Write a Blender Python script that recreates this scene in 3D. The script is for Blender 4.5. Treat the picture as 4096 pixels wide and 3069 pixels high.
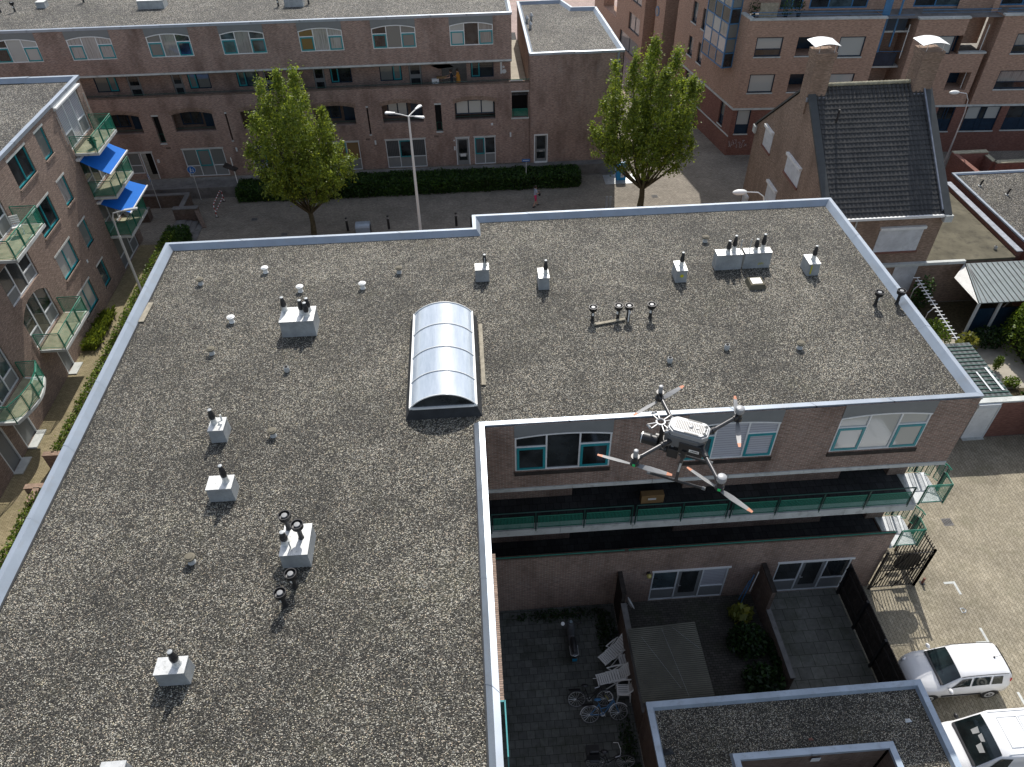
import bpy, bmesh, math, random
from mathutils import Vector, Matrix
rnd = random.Random(7)
S = bpy.context.scene
for o in list(bpy.data.objects): bpy.data.objects.remove(o)

# ---------------------------------------------------------------- camera, sky, sun, exposure
cam_d = bpy.data.cameras.new('camera'); cam = bpy.data.objects.new('camera', cam_d)
S.collection.objects.link(cam); S.camera = cam
cam_d.sensor_width = 36.0; cam_d.lens = 26.268; cam_d.clip_start = 0.1; cam_d.clip_end = 600
RX = Vector((0.9975547, -0.0682992, -0.0148242)); RY = Vector((0.0571655, 0.6753490, 0.7352794)); RF = Vector((0.0402075, 0.7343289, -0.6776020))
cm = Matrix((RX, RY, -RF)).transposed().to_4x4(); cm.translation = (0, 0, 27.75); cam.matrix_world = cm
W = bpy.data.worlds.new("World"); S.world = W; W.use_nodes = True
wn = W.node_tree.nodes; bg = wn['Background']
sky = wn.new('ShaderNodeTexSky'); sky.sky_type = 'NISHITA'; sky.sun_disc = False
sky.sun_elevation = math.radians(45.5); sky.sun_rotation = math.radians(10.0); sky.air_density = 1.0; sky.dust_density = 1.6
hs = wn.new('ShaderNodeHueSaturation'); hs.inputs['Saturation'].default_value = .62
W.node_tree.links.new(sky.outputs[0], hs.inputs['Color']); W.node_tree.links.new(hs.outputs[0], bg.inputs[0]); bg.inputs[1].default_value = 0.15
sd = bpy.data.lights.new('sun', 'SUN'); sd.energy = 4.2; sd.angle = math.radians(0.53); sd.color = (1.0, 0.95, 0.88)
sun = bpy.data.objects.new('sun', sd); S.collection.objects.link(sun); sun.location = (10, 40, 60)
sun.rotation_euler = Vector((0.168, 0.965, 1.0)).to_track_quat('Z', 'Y').to_euler()
S.view_settings.view_transform = 'Standard'; S.view_settings.look = 'None'; S.view_settings.exposure = 0.22; S.view_settings.gamma = 1.0
S.view_settings.use_curve_mapping = False
S.render.resolution_x = 1024; S.render.resolution_y = 767
S.render.engine = 'CYCLES'
S.cycles.max_bounces = 6; S.cycles.transparent_max_bounces = 12

# ---------------------------------------------------------------- node helpers
class NT:
    def __init__(s, name):
        s.m = bpy.data.materials.new(name); s.m.use_nodes = True; s.t = s.m.node_tree; s.n = s.t.nodes
        s.b = s.n['Principled BSDF']; s.co = s.n.new('ShaderNodeTexCoord').outputs['Object']; s.k = {}
    def new(s, t, **kw):
        n = s.n.new(t)
        for a, v in kw.items(): setattr(n, a, v)
        return n
    def lk(s, a, b): s.t.links.new(a, b)
    def val(s, inp, v):
        if isinstance(v, (int, float)): inp.default_value = v
        elif isinstance(v, tuple): inp.default_value = v if len(v) == len(inp.default_value) else (*v, 1)[:len(inp.default_value)]
        else: s.lk(v, inp)
    def math(s, op, a, b=None, c=None):
        n = s.new('ShaderNodeMath', operation=op); s.val(n.inputs[0], a)
        if b is not None: s.val(n.inputs[1], b)
        if c is not None: s.val(n.inputs[2], c)
        return n.outputs[0]
    def noise(s, scale, detail=3, vec=None, rough=.55, col=False):
        n = s.new('ShaderNodeTexNoise'); n.inputs['Scale'].default_value = scale; n.inputs['Detail'].default_value = detail; n.inputs['Roughness'].default_value = rough
        s.lk(vec if vec is not None else s.co, n.inputs['Vector']); return n.outputs['Color' if col else 'Fac']
    def scale(s, v, sc):
        n = s.new('ShaderNodeVectorMath', operation='MULTIPLY'); s.lk(v, n.inputs[0]); n.inputs[1].default_value = sc; return n.outputs[0]
    def ramp(s, f, stops, interp='LINEAR'):
        n = s.new('ShaderNodeValToRGB'); n.color_ramp.interpolation = interp; e = n.color_ramp.elements
        while len(e) < len(stops): e.new(0.5)
        for el, (p, c) in zip(e, stops):
            el.position = p; el.color = (*c, 1) if isinstance(c, tuple) else (c, c, c, 1)
        s.lk(f, n.inputs[0]); return n.outputs[0]
    def mix(s, f, a, b, t='MIX'):
        n = s.new('ShaderNodeMix', data_type='RGBA', blend_type=t); s.val(n.inputs[0], f); s.val(n.inputs[6], a); s.val(n.inputs[7], b); return n.outputs[2]
    def uv(s, rot=0.0):
        """wall coordinates: along the wall, up the wall (plan x, y on level faces)"""
        v = s.co; nm = s.new('ShaderNodeTexCoord').outputs['Normal']
        if rot:
            for i in range(2):
                r = s.new('ShaderNodeVectorRotate', rotation_type='Z_AXIS'); r.inputs['Angle'].default_value = rot
                s.lk(v if i == 0 else nm, r.inputs['Vector'])
                if i == 0: v = r.outputs[0]
                else: nm = r.outputs[0]
        p = s.new('ShaderNodeSeparateXYZ'); s.lk(v, p.inputs[0]); q = s.new('ShaderNodeSeparateXYZ'); s.lk(nm, q.inputs[0])
        ax = s.math('ABSOLUTE', q.outputs[0]); ay = s.math('ABSOLUTE', q.outputs[1]); az = s.math('ABSOLUTE', q.outputs[2])
        fx = s.math('GREATER_THAN', ax, ay); fz = s.math('GREATER_THAN', az, 0.7); fx = s.math('MULTIPLY', fx, s.math('SUBTRACT', 1.0, fz))
        def sel(f, a, b): return s.math('ADD', s.math('MULTIPLY', f, a), s.math('MULTIPLY', s.math('SUBTRACT', 1.0, f), b))
        c = s.new('ShaderNodeCombineXYZ'); s.lk(sel(fx, p.outputs[1], p.outputs[0]), c.inputs[0]); s.lk(sel(fz, p.outputs[1], p.outputs[2]), c.inputs[1])
        return c.outputs[0]
    def bump(s, h, st=.3, d=.02):
        n = s.new('ShaderNodeBump'); n.inputs['Strength'].default_value = st; n.inputs['Distance'].default_value = d; s.lk(h, n.inputs['Height']); s.lk(n.outputs[0], s.b.inputs['Normal'])
    def fin(s, col=None, rough=None, metal=None, spec=None, coat=None):
        if col is not None: s.val(s.b.inputs['Base Color'], col)
        if rough is not None: s.val(s.b.inputs['Roughness'], rough)
        if metal is not None: s.val(s.b.inputs['Metallic'], metal)
        if spec is not None: s.val(s.b.inputs['Specular IOR Level'], spec)
        if coat is not None: s.b.inputs['Coat Weight'].default_value = coat; s.b.inputs['Coat Roughness'].default_value = .03
        return s.m

def plain(name, c, rough=.6, metal=0., spec=.5, var=.15, sc=2.5, coat=None, bump=0., dirt=None):
    t = NT(name); c = tuple(c); n = t.noise(sc, 5)
    lo = tuple(x * (1 - var) for x in c); hi = tuple(min(1, x * (1 + var)) for x in c)
    col = t.ramp(n, [(.3, lo), (.7, hi)])
    if dirt:
        f = t.ramp(t.noise(sc * 2.3, 6, rough=.7), [(.52, 0.), (.7, dirt[1])]); col = t.mix(f, col, dirt[0])
    if bump: t.bump(t.noise(sc * 12, 4), bump, .01)
    return t.fin(col, rough, metal, spec, coat)

def brick(name, c1, c2, mortar, soot=.5, rot=0., w=.215, h=.0625, ms=.011, bloom=.3, horiz=False):
    t = NT(name); uv = t.uv(rot)
    b = t.new('ShaderNodeTexBrick'); b.offset = .5; b.inputs['Scale'].default_value = 1; b.inputs['Brick Width'].default_value = w; b.inputs['Row Height'].default_value = h
    b.inputs['Mortar Size'].default_value = ms; b.inputs['Mortar Smooth'].default_value = .2; b.inputs['Bias'].default_value = 0
    t.val(b.inputs['Color1'], c1); t.val(b.inputs['Color2'], c2); t.val(b.inputs['Mortar'], mortar); t.lk(uv, b.inputs['Vector'])
    col = b.outputs['Color']
    # per-brick tone
    nz = t.noise(1, 1, t.scale(uv, (4.6, 16, 1))); col = t.mix(t.math('MULTIPLY', .55, 1.0), col, t.ramp(nz, [(.3, .55), (.7, 1.45)]), 'MULTIPLY')
    # soot and bleached streaks, running down the wall
    n1 = t.noise(1, 5, t.scale(uv, (.75, .28, 1)), .6); n2 = t.noise(1, 5, t.scale(uv, (1.7, .8, 1)), .7)
    col = t.mix(t.ramp(n1, [(.45, 0.), (.72, soot)]), col, tuple(x * .38 for x in c1))
    lf = t.math('MULTIPLY', t.ramp(n2, [(.54, 0.), (.75, bloom)]), t.ramp(t.noise(1, 3, t.scale(uv, (9, 22, 1)), .7), [(.35, .2), (.65, 1.)]))
    col = t.mix(lf, col, (.42, .40, .38))
    t.bump(t.math('MULTIPLY', b.outputs['Fac'], -1.0), .35, .01)
    return t.fin(col, .9, 0, .25)

def pavers(name, c1, c2, joint, w=.21, h=.105, moss=.3, mosscol=(.035, .045, .02), herring=False):
    t = NT(name); v = t.co
    if herring:
        p = t.new('ShaderNodeSeparateXYZ'); t.lk(v, p.inputs[0]); x, y = p.outputs[0], p.outputs[1]
        cell = w
        # zigzag courses: y pushed up and down by a triangle wave along x
        tri = t.math('PINGPONG', x, cell * .72); yy = t.math('ADD', y, t.math('MULTIPLY', tri, .95))
        c = t.new('ShaderNodeCombineXYZ'); t.lk(x, c.inputs[0]); t.lk(yy, c.inputs[1]); v = c.outputs[0]
        w, h = cell * .72, h * 1.25
    b = t.new('ShaderNodeTexBrick'); b.offset = 0 if herring else .5; b.inputs['Scale'].default_value = 1; b.inputs['Brick Width'].default_value = w; b.inputs['Row Height'].default_value = h
    b.inputs['Mortar Size'].default_value = .009; b.inputs['Mortar Smooth'].default_value = .3; b.inputs['Bias'].default_value = -.1
    t.val(b.inputs['Color1'], c1); t.val(b.inputs['Color2'], c2); t.val(b.inputs['Mortar'], joint); t.lk(v, b.inputs['Vector'])
    col = t.mix(.6, b.outputs['Color'], t.ramp(t.noise(.45, 7, rough=.65), [(.3, .55), (.7, 1.4)]), 'MULTIPLY')
    col = t.mix(.5, col, t.ramp(t.noise(6, 3), [(.3, .7), (.7, 1.3)]), 'MULTIPLY')
    col = t.mix(t.ramp(t.noise(.8, 6, rough=.7), [(.5, 0.), (.72, moss)]), col, mosscol)
    t.bump(t.math('MULTIPLY', b.outputs['Fac'], -1.0), .3, .01)
    return t.fin(col, .85, 0, .3)

def gravel_mat(name, sc=30., tint=(1., .97, .9), lum=1.):
    t = NT(name)
    dist = t.new('ShaderNodeVectorMath', operation='ADD'); t.lk(t.co, dist.inputs[0]); t.lk(t.scale(t.noise(14, 2, col=True), (.03, .03, .03)), dist.inputs[1])
    v = t.new('ShaderNodeTexVoronoi'); v.inputs['Scale'].default_value = sc; t.lk(t.scale(dist.outputs[0], (1., 1.25, 1.)), v.inputs['Vector'])
    sp = t.new('ShaderNodeSeparateColor'); t.lk(v.outputs['Color'], sp.inputs[0])
    l = lambda x: tuple(x * c * lum for c in tint)
    patch = t.noise(.28, 6, rough=.6); p2 = t.noise(1.6, 5, rough=.75)
    sel = t.math('ADD', sp.outputs[0], t.math('MULTIPLY', t.math('SUBTRACT', t.math('ADD', t.math('MULTIPLY', patch, .55), t.math('MULTIPLY', p2, .45)), .5), .95))
    col = t.ramp(sel, [(.0, l(.022)), (.35, l(.05)), (.55, l(.11)), (.72, l(.22)), (.86, l(.48)), (.95, l(.8))])
    hue = t.ramp(sp.outputs[1], [(.0, (1.1, .92, .78)), (.2, (1., .98, .93)), (.7, (.96, 1., 1.)), (.9, (1.08, 1.02, .78)), (1., (.95, .98, 1.1))])
    col = t.mix(1., col, hue, 'MULTIPLY')
    col = t.mix(1., col, t.ramp(v.outputs['Distance'], [(.0, 1.1), (.45, .85), (.75, .15)]), 'MULTIPLY')  # pebble edges darkened: shade in the crevices painted into the colour
    col = t.mix(t.ramp(t.noise(.7, 7, rough=.7), [(.55, 0.), (.75, .18)]), col, (.10, .10, .045))
    t.bump(t.math('MULTIPLY', v.outputs['Distance'], -1.0), .9, .03)
    return t.fin(col, .75, 0, .4)

def glass_mat(name, kind='dark', base=(.02, .025, .03)):
    t = NT(name)
    if kind == 'dark': col = t.ramp(t.noise(1.1, 4), [(.35, tuple(x * .4 for x in base)), (.65, tuple(x * 1.8 for x in base))])
    elif kind == 'curtain':
        uv = t.uv(); f = t.noise(1, 2, t.scale(uv, (17, .7, 1)), .6)
        col = t.ramp(f, [(.3, tuple(x * .45 for x in base)), (.55, base), (.7, tuple(x * .75 for x in base))])
    elif kind == 'blind':
        uv = t.uv(); p = t.new('ShaderNodeSeparateXYZ'); t.lk(uv, p.inputs[0]); f = t.math('FRACT', t.math('MULTIPLY', p.outputs[1], 9.))
        col = t.ramp(f, [(.0, tuple(x * .35 for x in base)), (.25, base), (1., base)])
    elif kind == 'vertical':
        uv = t.uv(); p = t.new('ShaderNodeSeparateXYZ'); t.lk(uv, p.inputs[0]); f = t.math('FRACT', t.math('MULTIPLY', p.outputs[0], 8.))
        col = t.ramp(f, [(.0, tuple(x * .2 for x in base)), (.3, base), (1., tuple(x * .8 for x in base))])
    else: col = base
    return t.fin(col, .07, 0, .5, .6)

def mesh_wire(name, c, step=.05, th=.16):
    t = NT(name); uv = t.uv(); p = t.new('ShaderNodeSeparateXYZ'); t.lk(uv, p.inputs[0])
    a = t.math('LESS_THAN', t.math('FRACT', t.math('MULTIPLY', p.outputs[0], 1 / step)), th); b = t.math('LESS_THAN', t.math('FRACT', t.math('MULTIPLY', p.outputs[1], 1 / step)), th)
    f = t.math('MAXIMUM', a, b); tr = t.new('ShaderNodeBsdfTransparent'); mx = t.new('ShaderNodeMixShader')
    t.fin(c, .5, .1); t.lk(f, mx.inputs[0]); t.lk(tr.outputs[0], mx.inputs[1]); t.lk(t.b.outputs[0], mx.inputs[2])
    t.lk(mx.outputs[0], t.n['Material Output'].inputs['Surface']); return t.m

def ribbed(name, c, step, axis=0, rough=.5, metal=.3, lo=.55):
    t = NT(name); p = t.new('ShaderNodeSeparateXYZ'); t.lk(t.co, p.inputs[0])
    f = t.math('FRACT', t.math('MULTIPLY', p.outputs[axis], 1 / step))
    col = t.mix(t.ramp(f, [(.0, .0), (.12, 1.), (.5, 1.), (.62, 0.)]), tuple(x * lo for x in c), c)
    col = t.mix(.6, col, t.ramp(t.noise(1.6, 6, rough=.7), [(.3, .6), (.7, 1.3)]), 'MULTIPLY')
    return t.fin(col, rough, metal)

def leafm(name, c, var=.5, hue=(1.25, 1.05, .5)):
    t = NT(name); oi = t.new('ShaderNodeNewGeometry').outputs['Random Per Island']
    col = t.ramp(oi, [(.0, tuple(x * (1 - var) for x in c)), (.5, c), (1., tuple(min(1, x * (1 + var) * h) for x, h in zip(c, hue)))])
    col = t.mix(.7, col, t.ramp(t.noise(.9, 3), [(.3, .6), (.7, 1.35)]), 'MULTIPLY')
    t.fin(col, .5, 0, .4)
    tl = t.new('ShaderNodeBsdfTranslucent'); t.lk(col, tl.inputs[0]); mx = t.new('ShaderNodeMixShader'); mx.inputs[0].default_value = .42
    t.lk(t.b.outputs[0], mx.inputs[1]); t.lk(tl.outputs[0], mx.inputs[2]); t.lk(mx.outputs[0], t.n['Material Output'].inputs['Surface']); return t.m

M = {}
M['brick'] = brick('brown brick', (.20, .125, .095), (.27, .165, .125), (.34, .30, .26), .6)
M['brickL'] = brick('light brown brick', (.27, .195, .155), (.36, .265, .215), (.14, .12, .105), .35, w=.215, h=.0625, bloom=.1)
M['brickF'] = brick('far brown brick', (.24, .15, .118), (.33, .205, .165), (.36, .31, .27), .65)
M['brickC'] = brick('orange brown brick', (.37, .215, .15), (.46, .275, .20), (.36, .29, .23), .15, rot=math.radians(6), bloom=.05)
M['brickR'] = brick('dark red brick', (.21, .085, .062), (.26, .11, .085), (.16, .11, .09), .25, rot=math.radians(6), bloom=.08)
M['brickG'] = brick('old brown brick', (.25, .165, .12), (.34, .23, .17), (.22, .18, .14), .55, bloom=.1)
M['brickD'] = brick('dark brown brick', (.13, .085, .065), (.17, .115, .09), (.16, .14, .12), .5)  # darkest of the brown brick tones, for low walls, copings and loggia backs
M['gravel'] = gravel_mat('roof gravel', 38., (1.0, .945, .82), .82)
M['gravel2'] = gravel_mat('pale roof gravel', 26., (1., .95, .86), .70)
M['cap'] = plain('zinc roof trim', (.31, .355, .41), .38, .3, .5, .10, 1.2, dirt=((.30, .31, .32), .5))
M['capblue'] = plain('grey blue roof trim', (.33, .40, .48), .5, .35, .5, .12, 1.5, dirt=((.2, .22, .24), .5))
M['galv'] = plain('weathered galvanised sheet toned for shade', (.34, .36, .37), .55, .25, .5, .22, 2.2, dirt=((.26, .27, .25), .7))  # base darker than the lid: side shade of the housings put into the colour
M['galvtop'] = plain('bright galvanised top', (.60, .61, .60), .45, .35, .5, .12, 5, dirt=((.28, .29, .26), .75))
M['blackp'] = plain('black plastic', (.018, .018, .020), .4, 0, .5, .2)
M['blackm'] = plain('black steel', (.025, .025, .027), .45, .4)
M['greyp'] = plain('grey plastic', (.42, .43, .42), .5, 0, .5, .1)
M['whitep'] = plain('white plastic', (.75, .75, .72), .4, 0, .5, .06)
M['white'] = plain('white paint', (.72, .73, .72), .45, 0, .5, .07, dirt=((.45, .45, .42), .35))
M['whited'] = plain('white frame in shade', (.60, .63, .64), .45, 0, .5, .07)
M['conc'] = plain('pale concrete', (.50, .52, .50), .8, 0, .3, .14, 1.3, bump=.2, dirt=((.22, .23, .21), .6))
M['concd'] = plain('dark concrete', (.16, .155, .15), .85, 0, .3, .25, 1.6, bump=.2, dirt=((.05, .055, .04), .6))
M['teal'] = plain('teal paint', (.015, .24, .27), .35, 0, .5, .12)
M['green'] = plain('green paint', (.012, .16, .105), .4, .1, .5, .15)
M['dgreen'] = plain('dark green paint', (.010, .06, .045), .45, .1, .5, .15)
M['blue'] = plain('blue paint', (.05, .17, .33), .4, 0, .5, .12)
M['dblue'] = plain('dark blue panel', (.012, .03, .055), .25, 0, .5, .2)
M['verge'] = plain('slate grey verge', (.055, .06, .06), .6, .1)
M['panel'] = plain('grey fascia panel', (.19, .20, .20), .6, 0, .4, .05, 3)
M['capgrey'] = plain('grey vent disc', (.22, .225, .23), .5, .2)
M['lead'] = plain('lead flashing', (.24, .26, .30), .55, .3, .5, .25, 3)
M['awning'] = plain('blue awning cloth', (.01, .14, .52), .8, 0, .2, .06)
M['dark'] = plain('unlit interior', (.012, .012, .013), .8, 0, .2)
M['bitumen'] = plain('black bitumen', (.03, .032, .034), .8, 0, .3, .3, 3, bump=.3)
M['felt'] = plain('mossy brown roofing felt', (.115, .105, .075), .9, 0, .2, .3, .9, bump=.2, dirt=((.045, .042, .035), .7))
M['wood'] = plain('weathered timber', (.30, .27, .21), .8, 0, .3, .25, 6, dirt=((.14, .13, .08), .6))
M['dwood'] = plain('dark timber fence', (.04, .034, .03), .85, 0, .2, .35, 5)
M['mesh'] = mesh_wire('green wire mesh', (.02, .30, .20), .05, .2)
M['meshd'] = mesh_wire('dark wire mesh', (.05, .07, .06), .06, .22)
M['floorg'] = plain('mossy balcony floor', (.30, .29, .20), .9, 0, .3, .25, 2.5, dirt=((.16, .17, .08), .6))
M['grating'] = plain('galvanised deck', (.42, .44, .45), .5, .4, .5, .15, 7)
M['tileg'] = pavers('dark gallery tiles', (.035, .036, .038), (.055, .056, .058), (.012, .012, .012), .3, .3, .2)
M['tiles'] = pavers('grey paving slabs', (.085, .088, .082), (.125, .13, .118), (.025, .028, .02), .3, .3, .75, (.03, .035, .018))
M['tilesr'] = pavers('rough slabs', (.13, .13, .115), (.17, .17, .15), (.03, .035, .02), .5, .5, .6, (.05, .06, .03))
M['setts'] = pavers('dark brick setts', (.06, .055, .048), (.09, .08, .07), (.02, .022, .015), .2, .1, .6)
M['street'] = pavers('grey brown street bricks', (.215, .19, .155), (.28, .25, .205), (.075, .068, .06), .21, .105, .25, (.09, .085, .07))
M['yard'] = pavers('sand brown driveway bricks', (.255, .225, .165), (.33, .295, .225), (.11, .10, .07), .21, .105, .45, (.13, .125, .075), herring=True)
M['path'] = pavers('yellow brown path bricks', (.24, .20, .115), (.31, .26, .16), (.09, .08, .045), .21, .07, .5, (.12, .12, .05))
M['plaza2'] = pavers('pinkish paving', (.34, .25, .22), (.40, .30, .27), (.2, .16, .14), .21, .105, .1)
M['slab'] = plain('sandy garden slabs', (.36, .33, .27), .85, 0, .3, .15, 2)
M['glass'] = glass_mat('dark window glass', 'dark', (.02, .024, .026))
M['glassb'] = glass_mat('bluish window glass', 'dark', (.05, .075, .085))
M['curtain'] = glass_mat('curtained glass', 'curtain', (.42, .40, .38))
M['drape'] = glass_mat('net curtain glass', 'curtain', (.30, .29, .27))
M['blind'] = glass_mat('slatted blind glass', 'blind', (.45, .46, .50))
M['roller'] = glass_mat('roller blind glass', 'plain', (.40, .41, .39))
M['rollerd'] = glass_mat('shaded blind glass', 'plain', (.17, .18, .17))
M['vertical'] = glass_mat('vertical blind glass', 'vertical', (.09, .095, .10))
M['brown'] = glass_mat('brown board glass', 'plain', (.20, .13, .06))
M['shutter'] = ribbed('white roller shutter', (.62, .64, .66), .055, 2, .5, 0., .85)
M['corr'] = ribbed('mossy corrugated sheet', (.11, .105, .08), .076, 1, .7, 0., .55)
M['ribg'] = ribbed('dark green profiled sheet', (.075, .095, .095), .28, 0, .45, .2, .35)
M['ribs'] = plain('grey profiled sheet', (.20, .235, .24), .45, .2, var=.12)
M['skin'] = plain('skin', (.45, .27, .20), .6, 0, .4, .05)
M['leaf'] = leafm('tree leaves', (.19, .26, .04), .45)
M['leafd'] = leafm('hedge leaves', (.035, .085, .018), .5)
M['leafl'] = leafm('ivy leaves', (.11, .18, .025), .6)
M['leafy'] = leafm('yellow green leaves', (.22, .24, .05), .4)
M['leafk'] = leafm('dark shrub leaves', (.020, .050, .014), .5)
M['grassm'] = leafm('tall grass', (.13, .18, .03), .5)
M['bark'] = plain('bark', (.085, .07, .04), .95, 0, .2, .35, 6, bump=.4)
M['carw'] = plain('white car paint', (.80, .81, .82), .22, 0, .5, .02, coat=.6)
M['carg'] = glass_mat('car glass', 'dark', (.012, .02, .022))
M['tyre'] = plain('tyre rubber', (.02, .02, .02), .85)
M['alu'] = plain('aluminium', (.68, .69, .70), .35, .6)
M['red'] = plain('red plastic', (.45, .03, .02), .35)
M['orange'] = plain('orange tip', (.50, .20, .11), .6)
M['blade'] = plain('grey blade', (.20, .205, .21), .5)
M['ledgreen'] = plain('green lamp', (.02, .55, .15), .4)
M['carbon'] = plain('carbon tube', (.055, .055, .058), .32, .4)
M['dgrey'] = plain('grey drone shell', (.30, .31, .32), .4, .1, var=.05)
M['dgrey2'] = plain('dark grey shell', (.12, .125, .13), .45, .1)
M['magenta'] = plain('pink cloth', (.50, .03, .12), .8)
M['greyc'] = plain('grey blue cloth', (.30, .34, .42), .8)
M['navy'] = plain('navy cloth', (.012, .018, .03), .8)
M['ochre'] = plain('ochre cloth', (.50, .22, .03), .8)
M['hair'] = plain('dark hair', (.03, .018, .012), .6)
M['signblue'] = plain('blue sign', (.01, .13, .42), .4, var=.03)
M['binblue'] = plain('blue container', (.01, .26, .55), .4, var=.06)
M['yellow'] = plain('yellow spray paint', (.55, .50, .02), .7)
M['crate'] = plain('wooden crate', (.28, .17, .07), .8)
M['moss'] = plain('mossy stone coping', (.33, .31, .23), .9, 0, .3, .25, 4, dirt=((.14, .14, .07), .7))
M['lamp'] = plain('lamp glass', (.75, .76, .70), .3)
M['lime'] = plain('yellowish plastic', (.45, .40, .12), .4)
M['tyreg'] = plain('lightened tyre', (.10, .10, .10), .8)  # tyre grey lifted so the bicycle wheels stay visible
M['cyan'] = plain('cyan plate', (.02, .35, .60), .4)

# ---------------------------------------------------------------- mesh helpers
class MB:
    def __init__(s, O=(0, 0, 0), U=(1, 0, 0), N=(0, -1, 0), Z=(0, 0, 1), sc=1.0, Mx=None):
        s.v = []; s.f = []; s.mi = []; s.g = []; s.mats = []; s.cur = 0; s.Mx = Mx
        s.O = Vector(O); s.U = Vector(U); s.N = Vector(N); s.Z = Vector(Z); s.sc = sc
    def p(s, u, v, n=0.):
        q = s.O + s.U * (u * s.sc) + s.Z * (v * s.sc) + s.N * (n * s.sc)
        return q
    def mat(s, m):
        if m not in s.mats: s.mats.append(m)
        s.cur = s.mats.index(m); return s
    def add(s, pts, faces):
        b = len(s.v); s.g.append((b, len(s.f)))
        for q in pts: s.v.append(tuple(s.Mx @ Vector(q)) if s.Mx else tuple(q))
        for f in faces: s.f.append(tuple(b + i for i in f)); s.mi.append(s.cur)
        return s
    def poly(s, pts): return s.add(pts, [tuple(range(len(pts)))])
    def fq(s, pts): return s.poly([s.p(*q) for q in pts])
    def box(s, x0, x1, y0, y1, z0, z1):
        return s.add([(x0, y0, z0), (x1, y0, z0), (x1, y1, z0), (x0, y1, z0), (x0, y0, z1), (x1, y0, z1), (x1, y1, z1), (x0, y1, z1)],
                     [(0, 3, 2, 1), (4, 5, 6, 7), (0, 1, 5, 4), (1, 2, 6, 5), (2, 3, 7, 6), (3, 0, 4, 7)])
    def fbox(s, u0, u1, v0, v1, n0, n1):
        P = [s.p(a, b, c) for c in (n0, n1) for a, b in ((u0, v0), (u1, v0), (u1, v1), (u0, v1))]
        return s.add(P, [(0, 3, 2, 1), (4, 5, 6, 7), (0, 1, 5, 4), (1, 2, 6, 5), (2, 3, 7, 6), (3, 0, 4, 7)])
    def taper(s, x0, x1, y0, y1, z0, z1, tx, ty):
        return s.add([(x0 - tx, y0 - ty, z0), (x1 + tx, y0 - ty, z0), (x1 + tx, y1 + ty, z0), (x0 - tx, y1 + ty, z0), (x0, y0, z1), (x1, y0, z1), (x1, y1, z1), (x0, y1, z1)],
                     [(0, 3, 2, 1), (4, 5, 6, 7), (0, 1, 5, 4), (1, 2, 6, 5), (2, 3, 7, 6), (3, 0, 4, 7)])
    def prism(s, pts, z0, z1):
        n = len(pts); return s.add([(x, y, z0) for x, y in pts] + [(x, y, z1) for x, y in pts],
            [tuple(range(n))[::-1], tuple(range(n, 2 * n))] + [(i, (i + 1) % n, n + (i + 1) % n, n + i) for i in range(n)])
    def lathe(s, prof, c=(0, 0, 0), n=16, ax=None):
        """prof: (radius, height) along ax from c"""
        c = Vector(c); a = Vector(ax or (0, 0, 1)).normalized(); t = a.orthogonal().normalized(); b = a.cross(t)
        pts = []; fs = []
        for r, h in prof:
            for i in range(n):
                w = 2 * math.pi * i / n; pts.append(c + a * h + (t * math.cos(w) + b * math.sin(w)) * r)
        for k in range(len(prof) - 1):
            for i in range(n): j = (i + 1) % n; fs.append((k * n + i, k * n + j, (k + 1) * n + j, (k + 1) * n + i))
        fs.append(tuple(range(n))[::-1]); fs.append(tuple(range((len(prof) - 1) * n, len(prof) * n)))
        return s.add(pts, fs)
    def cyl(s, a, b, r0, r1=None, n=10):
        a = Vector(a); b = Vector(b); r1 = r0 if r1 is None else r1
        return s.lathe([(r0, 0), (r1, (b - a).length)], a, n, b - a)
    def tube(s, path, r, n=8, closed=False):
        P = [Vector(q) for q in path]; R = r if isinstance(r, (list, tuple)) else [r] * len(P); pts = []; fs = []; m = len(P)
        up = None
        for i, q in enumerate(P):
            if closed: d = P[(i + 1) % m] - P[i - 1]
            else: d = P[min(i + 1, m - 1)] - P[max(i - 1, 0)]
            d.normalize()
            if up is None: up = d.orthogonal().normalized()
            t = (up - d * up.dot(d))
            t = t.normalized() if t.length > 1e-5 else d.orthogonal().normalized()
            up = t; b = d.cross(t)
            for k in range(n): w = 2 * math.pi * k / n; pts.append(q + (t * math.cos(w) + b * math.sin(w)) * R[i])
        for i in range(m if closed else m - 1):
            a = i * n; c = ((i + 1) % m) * n
            for k in range(n): l = (k + 1) % n; fs.append((a + k, a + l, c + l, c + k))
        if not closed: fs.append(tuple(range(n))[::-1]); fs.append(tuple(range((m - 1) * n, m * n)))
        return s.add(pts, fs)
    def ball(s, c, r, n=12, m=8, sq=(1, 1, 1)):
        pts = []; fs = []; c = Vector(c)
        for i in range(m + 1):
            th = math.pi * i / m
            for k in range(n):
                w = 2 * math.pi * k / n; pts.append(c + Vector((math.sin(th) * math.cos(w) * r * sq[0], math.sin(th) * math.sin(w) * r * sq[1], math.cos(th) * r * sq[2])))
        for i in range(m):
            for k in range(n): l = (k + 1) % n; fs.append((i * n + k, (i + 1) * n + k, (i + 1) * n + l, i * n + l))
        return s.add(pts, fs)
    def each(s, name, mat=None, parent=None, **kw):
        """one object per added piece"""
        out = []; g = s.g + [(len(s.v), len(s.f))]
        for (v0, f0), (v1, f1) in zip(g, g[1:]):
            q = MB(); q.v = s.v[v0:v1]; q.f = [tuple(i - v0 for i in f) for f in s.f[f0:f1]]; q.mi = s.mi[f0:f1]; q.mats = s.mats; out.append(q.build(name, mat, parent, **kw))
        return out
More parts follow.
